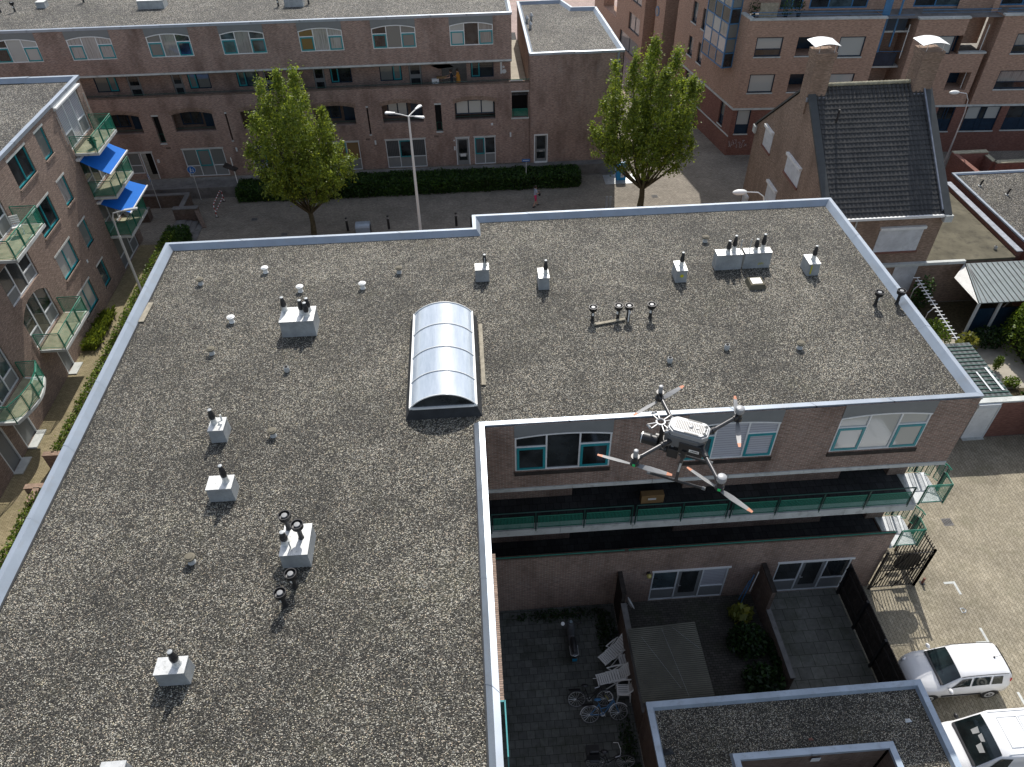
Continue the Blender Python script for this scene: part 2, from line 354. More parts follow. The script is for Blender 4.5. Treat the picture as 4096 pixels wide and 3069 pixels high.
    def build(s, name, mat=None, parent=None, smooth=False, bevel=0.):
        me = bpy.data.meshes.new(name); me.from_pydata(s.v, [], s.f); 
        mats = s.mats if s.mats else [mat]
        for m in mats: me.materials.append(M[m])
        if s.mats: me.polygons.foreach_set('material_index', s.mi)
        if smooth:
            me.polygons.foreach_set('use_smooth', [True] * len(me.polygons))
            try: me.set_sharp_from_angle(angle=math.radians(38))
            except Exception: pass
        me.update(); o = bpy.data.objects.new(name, me); S.collection.objects.link(o)
        if bevel:
            b = o.modifiers.new('bevel', 'BEVEL'); b.width = bevel; b.segments = 2; b.limit_method = 'ANGLE'
        if parent is not None:
            o.parent = parent
            if parent.type == 'EMPTY': o.matrix_parent_inverse = Matrix.LocRotScale(parent.location, parent.rotation_euler, None).inverted()
        return o

def tag(o, label, cat, group=None, kind=None):
    if label: o['label'] = label
    if cat: o['category'] = cat
    if group: o['group'] = group
    if kind: o['kind'] = kind
    return o
def thing(name, label, cat, loc=(0, 0, 0), group=None, rz=0.):
    o = bpy.data.objects.new(name, None); S.collection.objects.link(o); o.location = loc; o.rotation_euler = (0, 0, rz); o.empty_display_size = .3
    return tag(o, label, cat, group)
def struct(o): o['kind'] = 'structure'; return o
def copy_tree(o, parent=None):
    c = o.copy(); S.collection.objects.link(c)
    if parent: c.parent = parent
    for ch in o.children: copy_tree(ch, c)
    return c
def local(o, name='x'): return o
def place(proto, loc, label, rz=0., group=None, used=set(), sc=None):
    o = proto if proto.name not in used else copy_tree(proto)
    used.add(proto.name)
    o.location = loc; o.rotation_euler = (0, 0, rz); o['label'] = label
    if sc: o.scale = sc
    if group: o['group'] = group
    return o

# wall with rectangular holes in the frame of mb; reveal depth d
def wall(mb, u0, u1, v0, v1, holes=(), d=.12, back=None):
    us = sorted({u0, u1, *[h[0] for h in holes], *[h[1] for h in holes]}); vs = sorted({v0, v1, *[h[2] for h in holes], *[h[3] for h in holes]})
    us = [u for u in us if u0 <= u <= u1]; vs = [v for v in vs if v0 <= v <= v1]
    for a, b in zip(us, us[1:]):
        run = None
        for c, e in zip(vs, vs[1:]):
            m, n = (a + b) / 2, (c + e) / 2
            if not any(h[0] < m < h[1] and h[2] < n < h[3] for h in holes): mb.fq([(a, c), (b, c), (b, e), (a, e)])
    for h in holes:
        a, b, c, e = h[:4]; dd = h[4] if len(h) > 4 else d
        mb.fq([(a, c), (a, e), (a, e, -dd), (a, c, -dd)]); mb.fq([(b, c), (b, c, -dd), (b, e, -dd), (b, e)])
        mb.fq([(a, e), (b, e), (b, e, -dd), (a, e, -dd)]); mb.fq([(a, c), (a, c, -dd), (b, c, -dd), (b, c)])
def arch_pts(a, b, vs, rise, n=14):
    w = (b - a) / 2; R = (w * w + rise * rise) / (2 * rise); c = (a + b) / 2; cy = vs + rise - R
    out = []
    for i in range(n + 1):
        u = a + (b - a) * i / n; out.append((u, cy + math.sqrt(max(0, R * R - (u - c) ** 2))))
    return out
def spandrel(mb, a, b, vs, rise, vt, n0=0., n1=0.):
    """fills the region between an arc and the level vt; n0 front offset, n1 back depth"""
    A = arch_pts(a, b, vs, rise)
    for (u, v), (u2, v2) in zip(A, A[1:]):
        mb.fq([(u, v, n0), (u2, v2, n0), (u2, vt, n0), (u, vt, n0)])
        mb.fq([(u, v, n0), (u, v, n1), (u2, v2, n1), (u2, v2, n0)])
def frame_of(mb): return dict(O=mb.O, U=mb.U, N=mb.N, Z=mb.Z, sc=mb.sc)
def window(root, F, u0, u1, v0, v1, cols, n=-.08, fr='whited', t=.055, name='window', dep=.06, sash='teal', arc=0.):
    """cols: list of (width fraction, [ (v0 fraction, v1 fraction, kind, glass) ]) ; kind p pane, s opening sash, k panel"""
    fm = MB(**F); kids = []
    A = None
    tot = sum(c[0] for c in cols); us = [u0]
    for c in cols: us.append(us[-1] + (u1 - u0) * c[0] / tot)
    vt = v1 + (arc if arc else 0)
    fm.fbox(u0, u0 + t, v0, v1, n, n + dep); fm.fbox(u1 - t, u1, v0, v1, n, n + dep); fm.fbox(u0 + t, u1 - t, v0, v0 + t, n, n + dep)
    if arc:
        A = arch_pts(u0, u1, v1 - .02, arc)
        for (a, b), (c, e) in zip(A, A[1:]): fm.add([fm.p(a, b - t, n + dep + .03), fm.p(c, e - t, n + dep + .03), fm.p(c, e, n + dep + .03), fm.p(a, b, n + dep + .03), fm.p(a, b - t, n), fm.p(c, e - t, n), fm.p(c, e, n), fm.p(a, b, n)], [(0, 1, 2, 3), (0, 4, 5, 1), (3, 2, 6, 7)])
    else: fm.fbox(u0 + t, u1 - t, v1 - t, v1, n, n + dep)
    for u in us[1:-1]: fm.fbox(u - t / 2, u + t / 2, v0 + t, vt - (t if not arc else .03), n, n + dep - .003)
    wo = fm.build(name, fr, root)
    for (a, b), (w, cells) in zip(zip(us, us[1:]), cols):
        ia = a + (t if a == u0 else t / 2); ib = b - (t if b == u1 else t / 2)
        for c0, c1, kind, gl in cells:
            z0 = v0 + (v1 - v0) * c0; z1 = v0 + (v1 - v0) * c1
            if c0 == 0: z0 += t
            top = c1 >= 1
            if top: z1 = vt - (t if not arc else .0)
            else: 
                tb = MB(**F); 
            if kind == 'k': k = MB(**F); k.fbox(ia, ib, z0, z1, n + .004, n + .03); k.build('panel', gl, wo)
            else:
                if kind == 's':
                    q = MB(**F); b_ = .085; o_ = .022
                    q.fbox(ia, ib, z0, z0 + b_, n + dep - .01, n + dep + o_); q.fbox(ia, ib, z1 - b_, z1, n + dep - .01, n + dep + o_)
                    q.fbox(ia, ia + b_, z0 + b_, z1 - b_, n + dep - .01, n + dep + o_); q.fbox(ib - b_, ib, z0 + b_, z1 - b_, n + dep - .01, n + dep + o_)
                    so = q.build('sash', sash, wo)
                    g = MB(**F); g.fq([(ia + b_, z0 + b_, n + dep), (ib - b_, z0 + b_, n + dep), (ib - b_, z1 - b_, n + dep), (ia + b_, z1 - b_, n + dep)]); g.build('pane', gl, wo)
                else:
                    g = MB(**F); g.fq([(ia, z0, n + .02), (ib, z0, n + .02), (ib, z1, n + .02), (ia, z1, n + .02)]); g.build('pane', gl, wo)
            if not top:
                tb.fbox(ia, ib, z1, z1 + t * .9, n, n + dep - .006); tb.build('transom', fr, wo)
    return wo

# mitred sheet-metal cap along a closed outline (counter-clockwise), profile = (inset, z)
def cap(pts, prof, zt, name, mat, root, piece=2.9, closed=True, jit=.008):
    mb = MB(); P = [Vector((x, y, 0)) for x, y in pts]; n = len(P)
    def inset(i, d):
        a = P[i] - P[i - 1]; b = P[(i + 1) % n] - P[i]
        if not closed and i == 0: a = b
        if not closed and i == n - 1: b = a
        a.normalize(); b.normalize(); na = Vector((-a.y, a.x, 0)); nb = Vector((-b.y, b.x, 0)); m = (na + nb); m = m / max(.2, m.dot(na)); return P[i] + m * d
    r = random.Random(len(pts) * 13 + int(zt * 7))
    for i in range(n if closed else n - 1):
        j = (i + 1) % n; L = (P[j] - P[i]).length; k = max(1, round(L / piece)); dz = 0
        cuts = [0] + [(q + r.uniform(-.12, .12)) / k for q in range(1, k)] + [1]
        for s0, s1 in zip(cuts, cuts[1:]):
            dz = r.uniform(0, jit); g = .004 / L; pp = []
            for s_ in (s0, s1):
                for d, z in prof:
                    A_, B_ = inset(i, d), inset(j, d); q = A_.lerp(B_, s_); pp.append((q.x, q.y, zt + z + dz))
            m = len(prof); mb.add(pp, [(q, q + 1, m + q + 1, m + q) for q in range(m - 1)])
            if s0 > 0: # standing seam over the joint
                A_, B_ = inset(i, 0), inset(j, 0)
                pp = []
                for e in (-.02, .02):
                    for d, z in prof:
                        q = inset(i, d).lerp(inset(j, d), s0 + e / L); pp.append((q.x, q.y, zt + z + .012))
                mb.add(pp, [(q, q + 1, m + q + 1, m + q) for q in range(m - 1)])
    return mb.build(name, mat, root)
PROF = [(-.0, -.16), (0, 0), (.16, .015), (.34, -.235)]

# ================================================================ GROUND
def sheet(name, pts, z, mat):
    m = MB(); m.poly([(x, y, z) for x, y in pts]); return struct(m.build(name, mat))
sheet('ground', [(-220, -60), (260, -60), (260, 320), (-220, 320)], 0, 'street')
sheet('driveway', [(14.3, -10), (60, -10), (60, 24.1), (16.1, 24.1), (15.3, 24.1), (15.3, 16.2), (14.3, 16.2)], .004, 'yard')
sheet('courtyard', [(0, -8), (4.9, -8), (4.9, 16.3), (0, 16.3)], .004, 'tiles')
sheet('patio', [(5.0, 10), (10.75, 10), (10.75, 16.3), (5.0, 16.3)], .004, 'setts')
sheet('terrace', [(10.8, 10), (14.3, 10), (14.3, 16.3), (10.8, 16.3)], .004, 'tilesr')
sheet('garden_path', [(-23.2, 0), (-20.9, 0), (-20.9, 46.4), (-23.2, 46.4)], .004, 'path')
sheet('back_square', [(2, 66.5), (22, 70), (22, 140), (2, 140)], .004, 'plaza2')
sheet('garden_soil', [(16.2, 24.3), (40, 24.3), (40, 35.2), (16.2, 35.2)], .004, 'leafk' if 0 else 'bark')
# raised walkway in front of the far flats
m = MB(); m.prism([(-45, 52.75), (-17.5, 52.75), (-17.5, 53.7), (11.4, 53.7), (11.4, 54.42), (-45, 54.42)], 0, .86)
struct(m.build('walkway', 'concd'))

# ================================================================ MAIN BLOCK (flat gravel roof, L-shaped)
A = thing('apartment_block', 'L-shaped brown brick apartment block with the wide gravel flat roof and green gallery railings', 'building', (0, 16, 0))
OUT = [(-12.98, -9), (0, -9), (0, 16.34), (16.1, 16.34), (16.1, 29.28), (-.02, 29.28), (-.02, 28.2), (-12.98, 28.2)]
ins = .08
m = MB()
def vquad(mb, a, b, z0, z1): mb.poly([(a[0], a[1], z0), (b[0], b[1], z0), (b[0], b[1], z1), (a[0], a[1], z1)])
for a, b in (((-12.9, 28.12), (-12.9, -9)), ((-.1, 28.12), (-12.9, 28.12)), ((-.1, 29.2), (-.1, 28.12)), ((16.02, 29.2), (-.1, 29.2)), ((16.02, 17.8), (16.02, 29.2)), ((-.08, -9), (-.08, 16.4))): vquad(m, a, b, 0, 10.9)
vquad(m, (16.02, 16.3 + .12), (16.02, 17.8), 7.72, 10.9)
m.build('wall', 'brick', A)
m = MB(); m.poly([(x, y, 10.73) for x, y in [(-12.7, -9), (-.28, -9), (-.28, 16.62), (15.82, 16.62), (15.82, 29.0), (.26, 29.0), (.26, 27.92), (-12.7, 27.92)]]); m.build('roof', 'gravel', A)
cap(OUT, PROF, 10.95, 'roof_edge', 'cap', A)
m = MB()                                                          # narrow felt upstand showing beside the gravel on the west side
m.box(-12.66, -12.6, -9, 27.86, 10.70, 10.752); m.box(-.36, -.3, -9, 16.6, 10.70, 10.752); m.build('upstand', 'bitumen', A)
FW = dict(O=(0, 16.3, 0), U=(1, 0, 0), N=(0, -1, 0), Z=(0, 0, 1), sc=1.)
H3 = [(.94, 4.09), (6.5, 9.59), (11.58, 14.62)]
m = MB(**FW)
wall(m, 0, 16.02, 7.86, 10.9, [(a, b, 8.72, 10.9, .1) for a, b in H3])
for a, b in H3: m.fbox(a - .02, b + .02, 8.60, 8.72, 0, .03)
m.build('wall', 'brick', A)
m = MB(**FW)
for a, b in H3: m.fbox(a - .03, b + .03, 8.52, 8.70, .0, .045)
m.each('sill', 'dwood', A)
m = MB(**FW)
for x in (0., 2.9, 5.65, 8.3, 10.95, 13.6): m.fbox(x + .006, min(16.02, {0.: 2.9, 2.9: 5.65, 5.65: 8.3, 8.3: 10.95, 10.95: 13.6, 13.6: 16.02}[x]) - .006, 7.70, 7.86, -.35, .035)
m.build('concrete_band', 'conc', A)
G3 = [['glass', 'glass', 'glass'], ['glassb', 'blind', 'blind'], ['brown' if 0 else 'roller', 'roller', 'roller']]
for (a, b), g in zip(H3, G3):
    pm = MB(**FW); spandrel(pm, a - .01, b + .01, 10.36, .13, 10.92, .02, -.06); pm.build('fascia_panel', 'panel', A)
    window(A, FW, a, b, 8.72, 10.36, [(1, [(0, .68, 's', g[0]), (.68, 1, 'p', g[0])]), (1.06, [(0, 1, 'p', g[1])]), (1, [(0, .68, 's', g[2]), (.68, 1, 'p', g[2])])], n=-.07, fr='white', arc=.13)
# upper gallery: floor slab, ceiling, back wall with door recesses
m = MB(**FW)
for x, y in ((0, 2.54), (2.54, 5.2), (5.2, 7.8), (7.8, 10.45), (10.45, 13.1), (13.1, 15.79)): m.fbox(x + .006, y - .006, 5.16, 5.5, -.25, .04)
m.build('gallery_edge', 'conc', A)
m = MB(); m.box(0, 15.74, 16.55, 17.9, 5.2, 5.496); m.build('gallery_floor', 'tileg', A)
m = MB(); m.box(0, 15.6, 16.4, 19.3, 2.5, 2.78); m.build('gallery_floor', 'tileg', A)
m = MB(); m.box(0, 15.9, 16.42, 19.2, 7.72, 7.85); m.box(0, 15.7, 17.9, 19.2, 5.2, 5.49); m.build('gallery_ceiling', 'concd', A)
FB = dict(FW, O=(0, 17.72, 0))
for z0, z1 in ((5.5, 7.72), (2.78, 5.2)):
    m = MB(**FB); wall(m, 0, 16.02, z0, z1, [(3.15, 7.35, z0, z1, .01), (13.4, 15.3, z0, z1, .01)], d=.01)
    for x in (3.15, 7.35, 13.4, 15.3): m.fq([(x, z0, 0), (x, z1, 0), (x, z1, -1.4), (x, z0, -1.4)])
    m.fq([(3.15, z0, -1.4), (7.35, z0, -1.4), (7.35, z1, -1.4), (3.15, z1, -1.4)]); m.fq([(13.4, z0, -1.4), (15.3, z0, -1.4), (15.3, z1, -1.4), (13.4, z1, -1.4)])
    m.build('gallery_wall', 'brick', A)
    m = MB(); m.box(3.15, 7.35, 17.72, 19.1, z0 - .1, z0 + .003); m.box(13.4, 15.3, 17.72, 19.1, z0 - .1, z0 + .003); m.each('recess_floor', 'tileg', A)
    for x in (3.5, 6.0, 13.6):
        d = MB(**FB); d.fbox(x, x + .95, z0, z0 + 2.1, -1.38, -1.32); d.build('front_door', 'dgreen', A)
# lower gallery parapet and ground floor wall
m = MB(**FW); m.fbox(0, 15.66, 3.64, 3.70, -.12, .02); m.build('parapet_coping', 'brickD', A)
HG = [(6.35, 9.42, .02, 2.12), (11.4, 14.43, .02, 2.15)]
m = MB(**FW); wall(m, 0, 15.66, 0, 3.64, [(a, b, c, e, .09) for a, b, c, e in HG]); m.fq([(0, 2.78, -.12), (15.66, 2.78, -.12), (15.66, 3.64, -.12), (0, 3.64, -.12)])
m.poly([(15.66, 16.3, 0), (15.66, 17.8, 0), (15.66, 17.8, 3.64 - .86), (15.66, 16.3, 2.78)]); m.poly([(15.66, 16.3, 2.78), (15.66, 16.42, 2.78), (15.66, 16.42, 3.64), (15.66, 16.3, 3.64)])
m.poly([(15.66, 17.8, 0), (16.02, 17.8, 0), (16.02, 17.8, 7.72), (15.66, 17.8, 7.72)])
m.build('wall', 'brick', A)
m = MB(**FW); m.fbox(6.3, 9.47, 2.12, 2.2, -.09, .05); m.fbox(11.35, 14.48, 2.15, 2.23, -.09, .05); m.each('lintel', 'white', A)
for (a, b, c, e), g, sg in zip(HG, ('drape', 'glass'), ('blind', 'glass')):
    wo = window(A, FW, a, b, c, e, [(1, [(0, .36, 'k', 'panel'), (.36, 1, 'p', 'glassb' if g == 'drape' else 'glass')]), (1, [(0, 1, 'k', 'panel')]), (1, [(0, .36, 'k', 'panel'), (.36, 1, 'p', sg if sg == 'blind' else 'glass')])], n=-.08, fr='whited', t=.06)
    u = a + (b - a) / 3 + .08; w_ = (b - a) / 3 - .16
    d = MB(**FW); d.fbox(u + .1, u + w_ - .1, c + .42, e - .2, -.045, -.03); d.build('door_glass', 'glass', wo)
    d = MB(**FW); d.fbox(u + .03, u + .06, c + .95, c + 1.05, -.05, .01); d.fbox(u + .03, u + .14, c + 1.0, c + 1.02, -.0, .012); d.build('door_handle', 'alu', wo)
# green railings
def rail_panel(root, p, q, z0, z1, mat='mesh', bar='green', inset=.08):
    p = Vector(p); q = Vector(q); d = (q - p).normalized(); a = p + d * inset; b = q - d * inset; m = MB(); r = .017
    L = [(a.x, a.y, z0), (b.x, b.y, z0), (b.x, b.y, z1), (a.x, a.y, z1)]
    m.mat(bar); m.tube(L, r, 4, closed=True); m.mat(mat).poly(L); return m.build('mesh_panel', None, root)
def railing(root, pts, z, h=1., mat='mesh', bar='green', post='dgreen', name='railing', top=.025, ph=.75, posts=True, low=.10):
    """pts: plan points, one post at each; returns the top rail with posts, panels as sub-parts"""
    m = MB(); m.tube([(x, y, z + h) for x, y in pts], top, 6)
    for x, y in (pts if posts else ()): m.box(x - .022, x + .022, y - .022, y + .022, z - .1, z + h - .02)
    o = m.build(name, bar if post == bar else post, root)
    for a, b in zip(pts, pts[1:]): rail_panel(o, (*a, 0), (*b, 0), z + low, z + h * ph, mat, bar, .07)
    return o
yr = 16.3 - .02
railing(A, [(.05, yr), (1.65, yr), (3.4, yr), (5.13, yr)], 5.5, .99)
railing(A, [(5.27, yr), (6.96, yr), (8.64, yr)], 5.5, .99); railing(A, [(8.78, yr), (10.47, yr), (12.11, yr), (13.79, yr), (15.44, yr)], 5.5, .99)
m = MB(); m.tube([(0, 16.28, 3.80), (5.05, 16.28, 3.80)], .028, 6); m.tube([(5.2, 16.28, 3.80), (15.64, 16.28, 3.80)], .028, 6)
for x in [.1 + i * 1.72 for i in range(10)]: m.cyl((x, 16.28, 3.69), (x, 16.28, 3.8), .015, n=5)
m.build('handrail', 'green', A)
# escape decks at the east end
for z in (5.5, 2.8):
    k = MB()
    for i in range(4): k.box(15.84 + i * .245, 15.84 + i * .245 + .241, 16.34, 17.74, z - .06, z)
    k.mat('grating'); dk = k.build('escape_deck', 'grating', A)
    k = MB(); k.box(15.70, 15.83, 16.3, 17.74, z - .12, z + .02); k.build('threshold', 'conc', dk)
    railing(dk, [(15.9, 16.32), (16.83, 16.32), (16.85, 16.86)], z, .98, post='green', ph=.93, low=.03)
    ar = [(16.85 + .3 * math.sin(t * .9) , 16.95 + .8 * (t / 6) ) for t in range(0)]
    P_ = [(17.12, 16.98), (17.10, 17.2), (16.95, 17.5), (16.7, 17.7), (16.4, 17.8), (16.1, 17.8)]
    railing(dk, P_, z, .98, post='green', ph=.93, low=.03, posts=False)
    k = MB(); k.box(16.40, 16.46, 17.76, 17.82, z, z + .95); k.box(16.82, 16.88, 16.9, 16.96, z, z + .95); k.each('post', 'dgreen', dk)
# inner court wall of the south arm: brick sill, open teal window seen past the roof edge
k = MB(); k.box(-.08, .16, 11.9, 9.0, 7.6, 7.72) if 0 else k.box(-.08, .11, 8.6, 13.2, 8.5, 8.6); k.build('sill', 'brickL', A)
k = MB(); k.box(.0, .11, 8.2, 8.24, 8.9, 9.6); k.box(.10, .135, 6.9, 8.24, 8.9, 9.6); k.build('open_sash', 'teal', A)

# ---------------------------------------------------------------- roof furniture
ZG = 10.73
def vent_box(w, d, h, kind, name='flue_box', flare=.02):
    """galvanised flue housing, base centre at origin"""
    r = thing(name, '', 'flue housing')
    m = MB(); m.taper(-w / 2, w / 2, -d / 2, d / 2, -.02, h - .05, flare, flare); m.box(-w / 2 - .015, w / 2 + .015, -d / 2 - .015, d / 2 + .015, h - .05, h - .004)
    m.build('housing', 'galv', r, bevel=.008)
    m = MB(); m.box(-w / 2 - .012, w / 2 + .012, -d / 2 - .012, d / 2 + .012, h - .004, h + .004); m.build('lid', 'galvtop', r)
    return r
def cowl(r, x, y, z, h=.55, s=1.):
    s *= 1.4; h *= 1.12
    m = MB(); m.lathe([(.075 * s, 0), (.07 * s, .03), (.06 * s, .06), (.058 * s, h * .32), (.062 * s, h * .34)], (x, y, z), 14); o = m.build('flue_collar', 'galvtop', r, True)
    m = MB(); m.lathe([(.05 * s, h * .30), (.062 * s, h * .38), (.062 * s, h * .56), (.052 * s, h * .61), (.054 * s, h * .66), (.043 * s, h * .82), (.036 * s, h * .85), (.034 * s, h * .97)], (x, y, z), 14); p = m.build('flue', 'blackp', r, True)
    m = MB(); m.lathe([(.037 * s, h * .955), (.037 * s, h), (.02, h * 1.01)], (x, y, z), 12); m.build('flue_cap', 'galv', p, True)
def thinpipe(r, x, y, z, h=.45, rad=.02): m = MB(); m.cyl((x, y, z), (x, y, z + h), rad, n=8); m.build('pipe', 'greyp', r, True)
def vb(w, d, h, x, y, flues, label, pipes=(), extra=None, sc=1.):
    r = vent_box(w, d, h, 0)
    for f in flues: cowl(r, f[0], f[1], h, f[2] if len(f) > 2 else .48, sc)
    for f in pipes: thinpipe(r, f[0], f[1], h, f[2])
    if extra: extra(r)
    r.location = (x, y, ZG); r['label'] = label; r['group'] = 'flue housings on the gravel roof'; return r
vb(1.2, .86, .68, -6.5, 22.05, [(-.5, .28, .52), (.16, .05, .52), (.38, .18, .5), (.36, -.12, .52)], 'largest square galvanised housing with four black flues on its rusty lid', sc=1.15)
vb(.52, .45, .55, .26, 24.7, [(.12, .06, .46)], 'small cubic flue housing nearest the step in the far roof edge', [(.12, -.06, .42)])
vb(.39, .68, .54, 2.62, 24.06, [(.08, -.05, .55)], 'narrow flue housing between the skylight and the four black mushroom vents')
vb(.40, .68, .54, 8.0, 24.07, [(.03, .0, .55)], 'narrow flue housing with a yellow spray blotch on its front', extra=lambda r: (lambda m: (m.lathe([(.075, 0), (.07, .004)], (.0, -.36, .3), 9, (0, -1, 0)), m.build('paint_blotch', 'yellow', r)))(MB()))
vb(1.02, .42, .68, 10.06, 24.64, [(-.06, -.02, .48), (.2, .08, .62)], 'long low flue housing, left one of the joined pair', [(.42, -.03, .56)], sc=1.05)
vb(1.06, .38, .70, 11.2, 24.63, [(-.1, -.02, .48), (.2, .06, .62)], 'long low flue housing, right one of the joined pair, yellow scribble on its front', [(-.36, -.05, .56)], extra=lambda r: (lambda m: (m.tube([(.06, -.215, .16), (.1, -.215, .26), (.14, -.215, .17), (.18, -.215, .27), (.22, -.215, .18), (.26, -.215, .25)], .012, 4), m.build('paint_scribble', 'yellow', r)))(MB()), sc=1.05)
vb(.44, .68, .53, 13.24, 24.07, [(.03, -.02, .56)], 'narrow flue housing with a yellow stripe, nearest the east roof edge', extra=lambda r: (lambda m: (m.box(-.14, -.09, -.366, -.36, .08, .48), m.build('paint_stripe', 'yellow', r)))(MB()))
def elbow(r):
    m = MB(); m.tube([(.06, .02, .53), (.06, .02, .60), (.14, .04, .61), (.16, .05, .61), (.17, .06, .85)], .026, 8); m.build('bent_pipe', 'whitep', r, True)
vb(.45, .56, .52, -8.27, 16.80, [(-.1, .08, .5)], 'small flue housing with a bent white pipe behind its black flue', extra=elbow, sc=1.1)
vb(.70, .50, .53, -7.66, 14.40, [(.17, .04, .6)], 'flue housing with a shiny lid and tall flue, in the middle of the left roof', sc=1.1)
vb(.68, .41, .53, -7.6, 8.88, [(.14, .04, .5)], 'flue housing with a paint-peeled white lid, nearest the bottom left', sc=1.15)
vb(.5, .5, .50, -8.25, 6.55, [], 'galvanised housing cut off by the bottom edge of the picture')
def mush(r, x, y, z, h=.62, s=1.):
    m = MB(); m.lathe([(.085 * s, 0), (.07 * s, .05), (.062 * s, .07), (.062 * s, h * .6), (.085 * s, h * .68)], (x, y, z), 16); b = m.build('vent_pipe', 'blackp', r, True)
    m = MB(); m.lathe([(.085 * s, h * .68), (.15 * s, h * .76), (.16 * s, h * .98), (.138 * s, h * .98), (.125 * s, h * .86), (.1 * s, h * .85)], (x, y, z), 20); m.build('vent_ring', 'blackm', b, True)
    m = MB(); m.lathe([(.08 * s, h * .84), (.08 * s, h * .95), (.072 * s, h * .97), (.01, h * .975)], (x, y, z), 16); m.build('vent_cap', 'capgrey', b, True)
    return b
def two_mush(r): mush(r, -.24, .38, .53, .62, 1.05); mush(r, .14, .05, .53, .62, 1.05)
vb(.72, .98, .54, -5.19, 12.22, [(-.26, -.08, .42)], 'big square housing carrying two round-capped vents, a cone flue and a thin pipe', [(-.1, -.26, .3)], extra=two_mush, sc=1.2)
mproto = thing('mushroom_vent', '', 'roof vent'); mush(mproto, 0, 0, 0, .64)
k = MB(); k.box(-.035, .035, -.07, -.062, .26, .38); k.build('tag_plate', 'whitep', mproto)
MG = 'round-capped black roof vents'
for (x, y), l, rz in (((4.2, 21.62), 'black round-capped vent, at the left end of the weathered plank', -.1), ((5.14, 21.63), 'black round-capped vent rising behind the middle of the plank', -.7), ((5.52, 21.60), 'black round-capped vent with a white pipe in front of it', .9), ((6.35, 21.6), 'black round-capped vent standing alone right of the plank', -.5),
                      ((14.85, 21.6), 'black round-capped vent a little in from the east roof edge', .5), ((15.69, 21.62), 'black round-capped vent right against the east roof edge', .5), ((-5.16, 11.12), 'black round-capped vent in the shadow of the big square housing', -.6), ((-5.34, 10.58), 'black round-capped vent in front of the big square housing, nearer the camera', -.8)):
    place(mproto, (x, y, ZG), l, rz, MG)
k = MB(); k.cyl((5.5, 21.45, ZG), (5.5, 21.45, ZG + .52), .024, n=8); tag(k.build('vent_tube', 'whitep', None, True), 'thin white pipe in front of the third black round-capped vent', 'pipe')
def smallcap(capm, name, open_=False):
    r = thing(name, '', 'roof vent'); m = MB()
    if open_:
        m.lathe([(.075, 0), (.095, .04), (.1, .1), (.085, .2), (.075, .22)], (0, 0, 0), 14); m.build('body', 'greyp', r, True)
        m = MB(); m.lathe([(.062, .2), (.062, .226)], (0, 0, 0), 14); m.build('opening', 'dark', r)
    else:
        m.lathe([(.11, 0), (.085, .05), (.085, .2)], (0, 0, 0), 14); m.build('body', 'greyp' if capm != 'whitep' else 'whitep', r, True)
        m = MB(); m.lathe([(.08, .16), (.14, .19), (.15, .21), (.145, .24), (.10, .26), (.095, .275), (.03, .28)], (0, 0, 0), 18); m.build('cap', capm, r, True)
    return r
M['capbrown'] = plain('mossy brown cap', (.14, .125, .09), .8)
wv = smallcap('whitep', 'white_roof_vent'); bv = smallcap('capbrown', 'brown_capped_vent'); ov = smallcap('', 'open_roof_pipe', True)
for (x, y), l in (((-8.46, 25.9), 'small white vent cap nearest the far roof edge'), ((-6.86, 24.45), 'small white vent cap just behind the four-flue housing'), ((-4.44, 24.45), 'small white vent cap left of the skylight, farthest right of the white ones'), ((-9.15, 22.7), 'small white vent cap left of the four-flue housing')):
    place(wv, (x, y, ZG), l, 0, 'small white vent caps')
for (x, y), l in (((-10.9, 25.3), 'small mossy vent cap nearest the far left roof corner'), ((-9.48, 20.9), 'small mossy vent cap below the white one, left of the four-flue housing'), ((-3.06, 25.4), 'small mossy vent cap midway between the far roof edge and the skylight'), ((9.7, 26.55), 'small mossy vent cap behind the joined pair of housings'), ((11.2, 19.43), 'small mossy vent cap on the right-hand roof near its lower right side'), ((-6.63, 16.66), 'small mossy vent cap in the middle of the left roof, right of the bent-pipe housing'), ((-8.05, 12.1), 'small dark vent cap left of the big square housing')):
    place(bv, (x, y, ZG), l, 0, 'small mossy vent caps')
for (x, y), l in (((-6.66, 19.7), 'short open pipe stub below the four-flue housing'), ((8.64, 19.57), 'short open pipe stub on the right roof, the farther right one'), ((6.5, 19.06), 'short open pipe stub on the right roof, nearer the drone')):
    place(ov, (x, y, ZG), l, 0, 'open pipe stubs')
h = thing('roof_hatch', 'low square mossy hatch with a flaking white lid in front of the joined housings', 'hatch', (10.83, 23.28, ZG))
m = MB(); m.taper(10.55, 11.1, 23.02, 23.54, ZG - .02, ZG + .2, .06, .06); m.build('curb', 'felt', h); m = MB(); m.box(10.63, 11.02, 23.1, 23.46, ZG + .2, ZG + .215); m.build('lid', 'galvtop', h)
def plank(a, b, w, label, z=.05):
    a = Vector((*a, ZG + z)); b = Vector((*b, ZG + z)); d = (b - a).normalized(); s = Vector((-d.y, d.x, 0)) * w / 2; m = MB(); u = Vector((0, 0, .035))
    m.add([a - s, b - s, b + s, a + s, a - s + u, b - s + u, b + s + u, a + s + u], [(0, 3, 2, 1), (4, 5, 6, 7), (0, 1, 5, 4), (1, 2, 6, 5), (2, 3, 7, 6), (3, 0, 4, 7)])
    return tag(m.build('plank', 'wood', bevel=.004), label, 'plank')
plank((4.22, 21.3), (5.4, 21.53), .12, 'mossy plank lying on the gravel before the row of black vents'); plank((.06, 21.7), (.06, 18.4), .14, 'long weathered plank lying along the right side of the skylight', .03)
plank((-12.52, 24.15), (-12.55, 22.95), .2, 'short grey board lying against the west roof edge', .02)
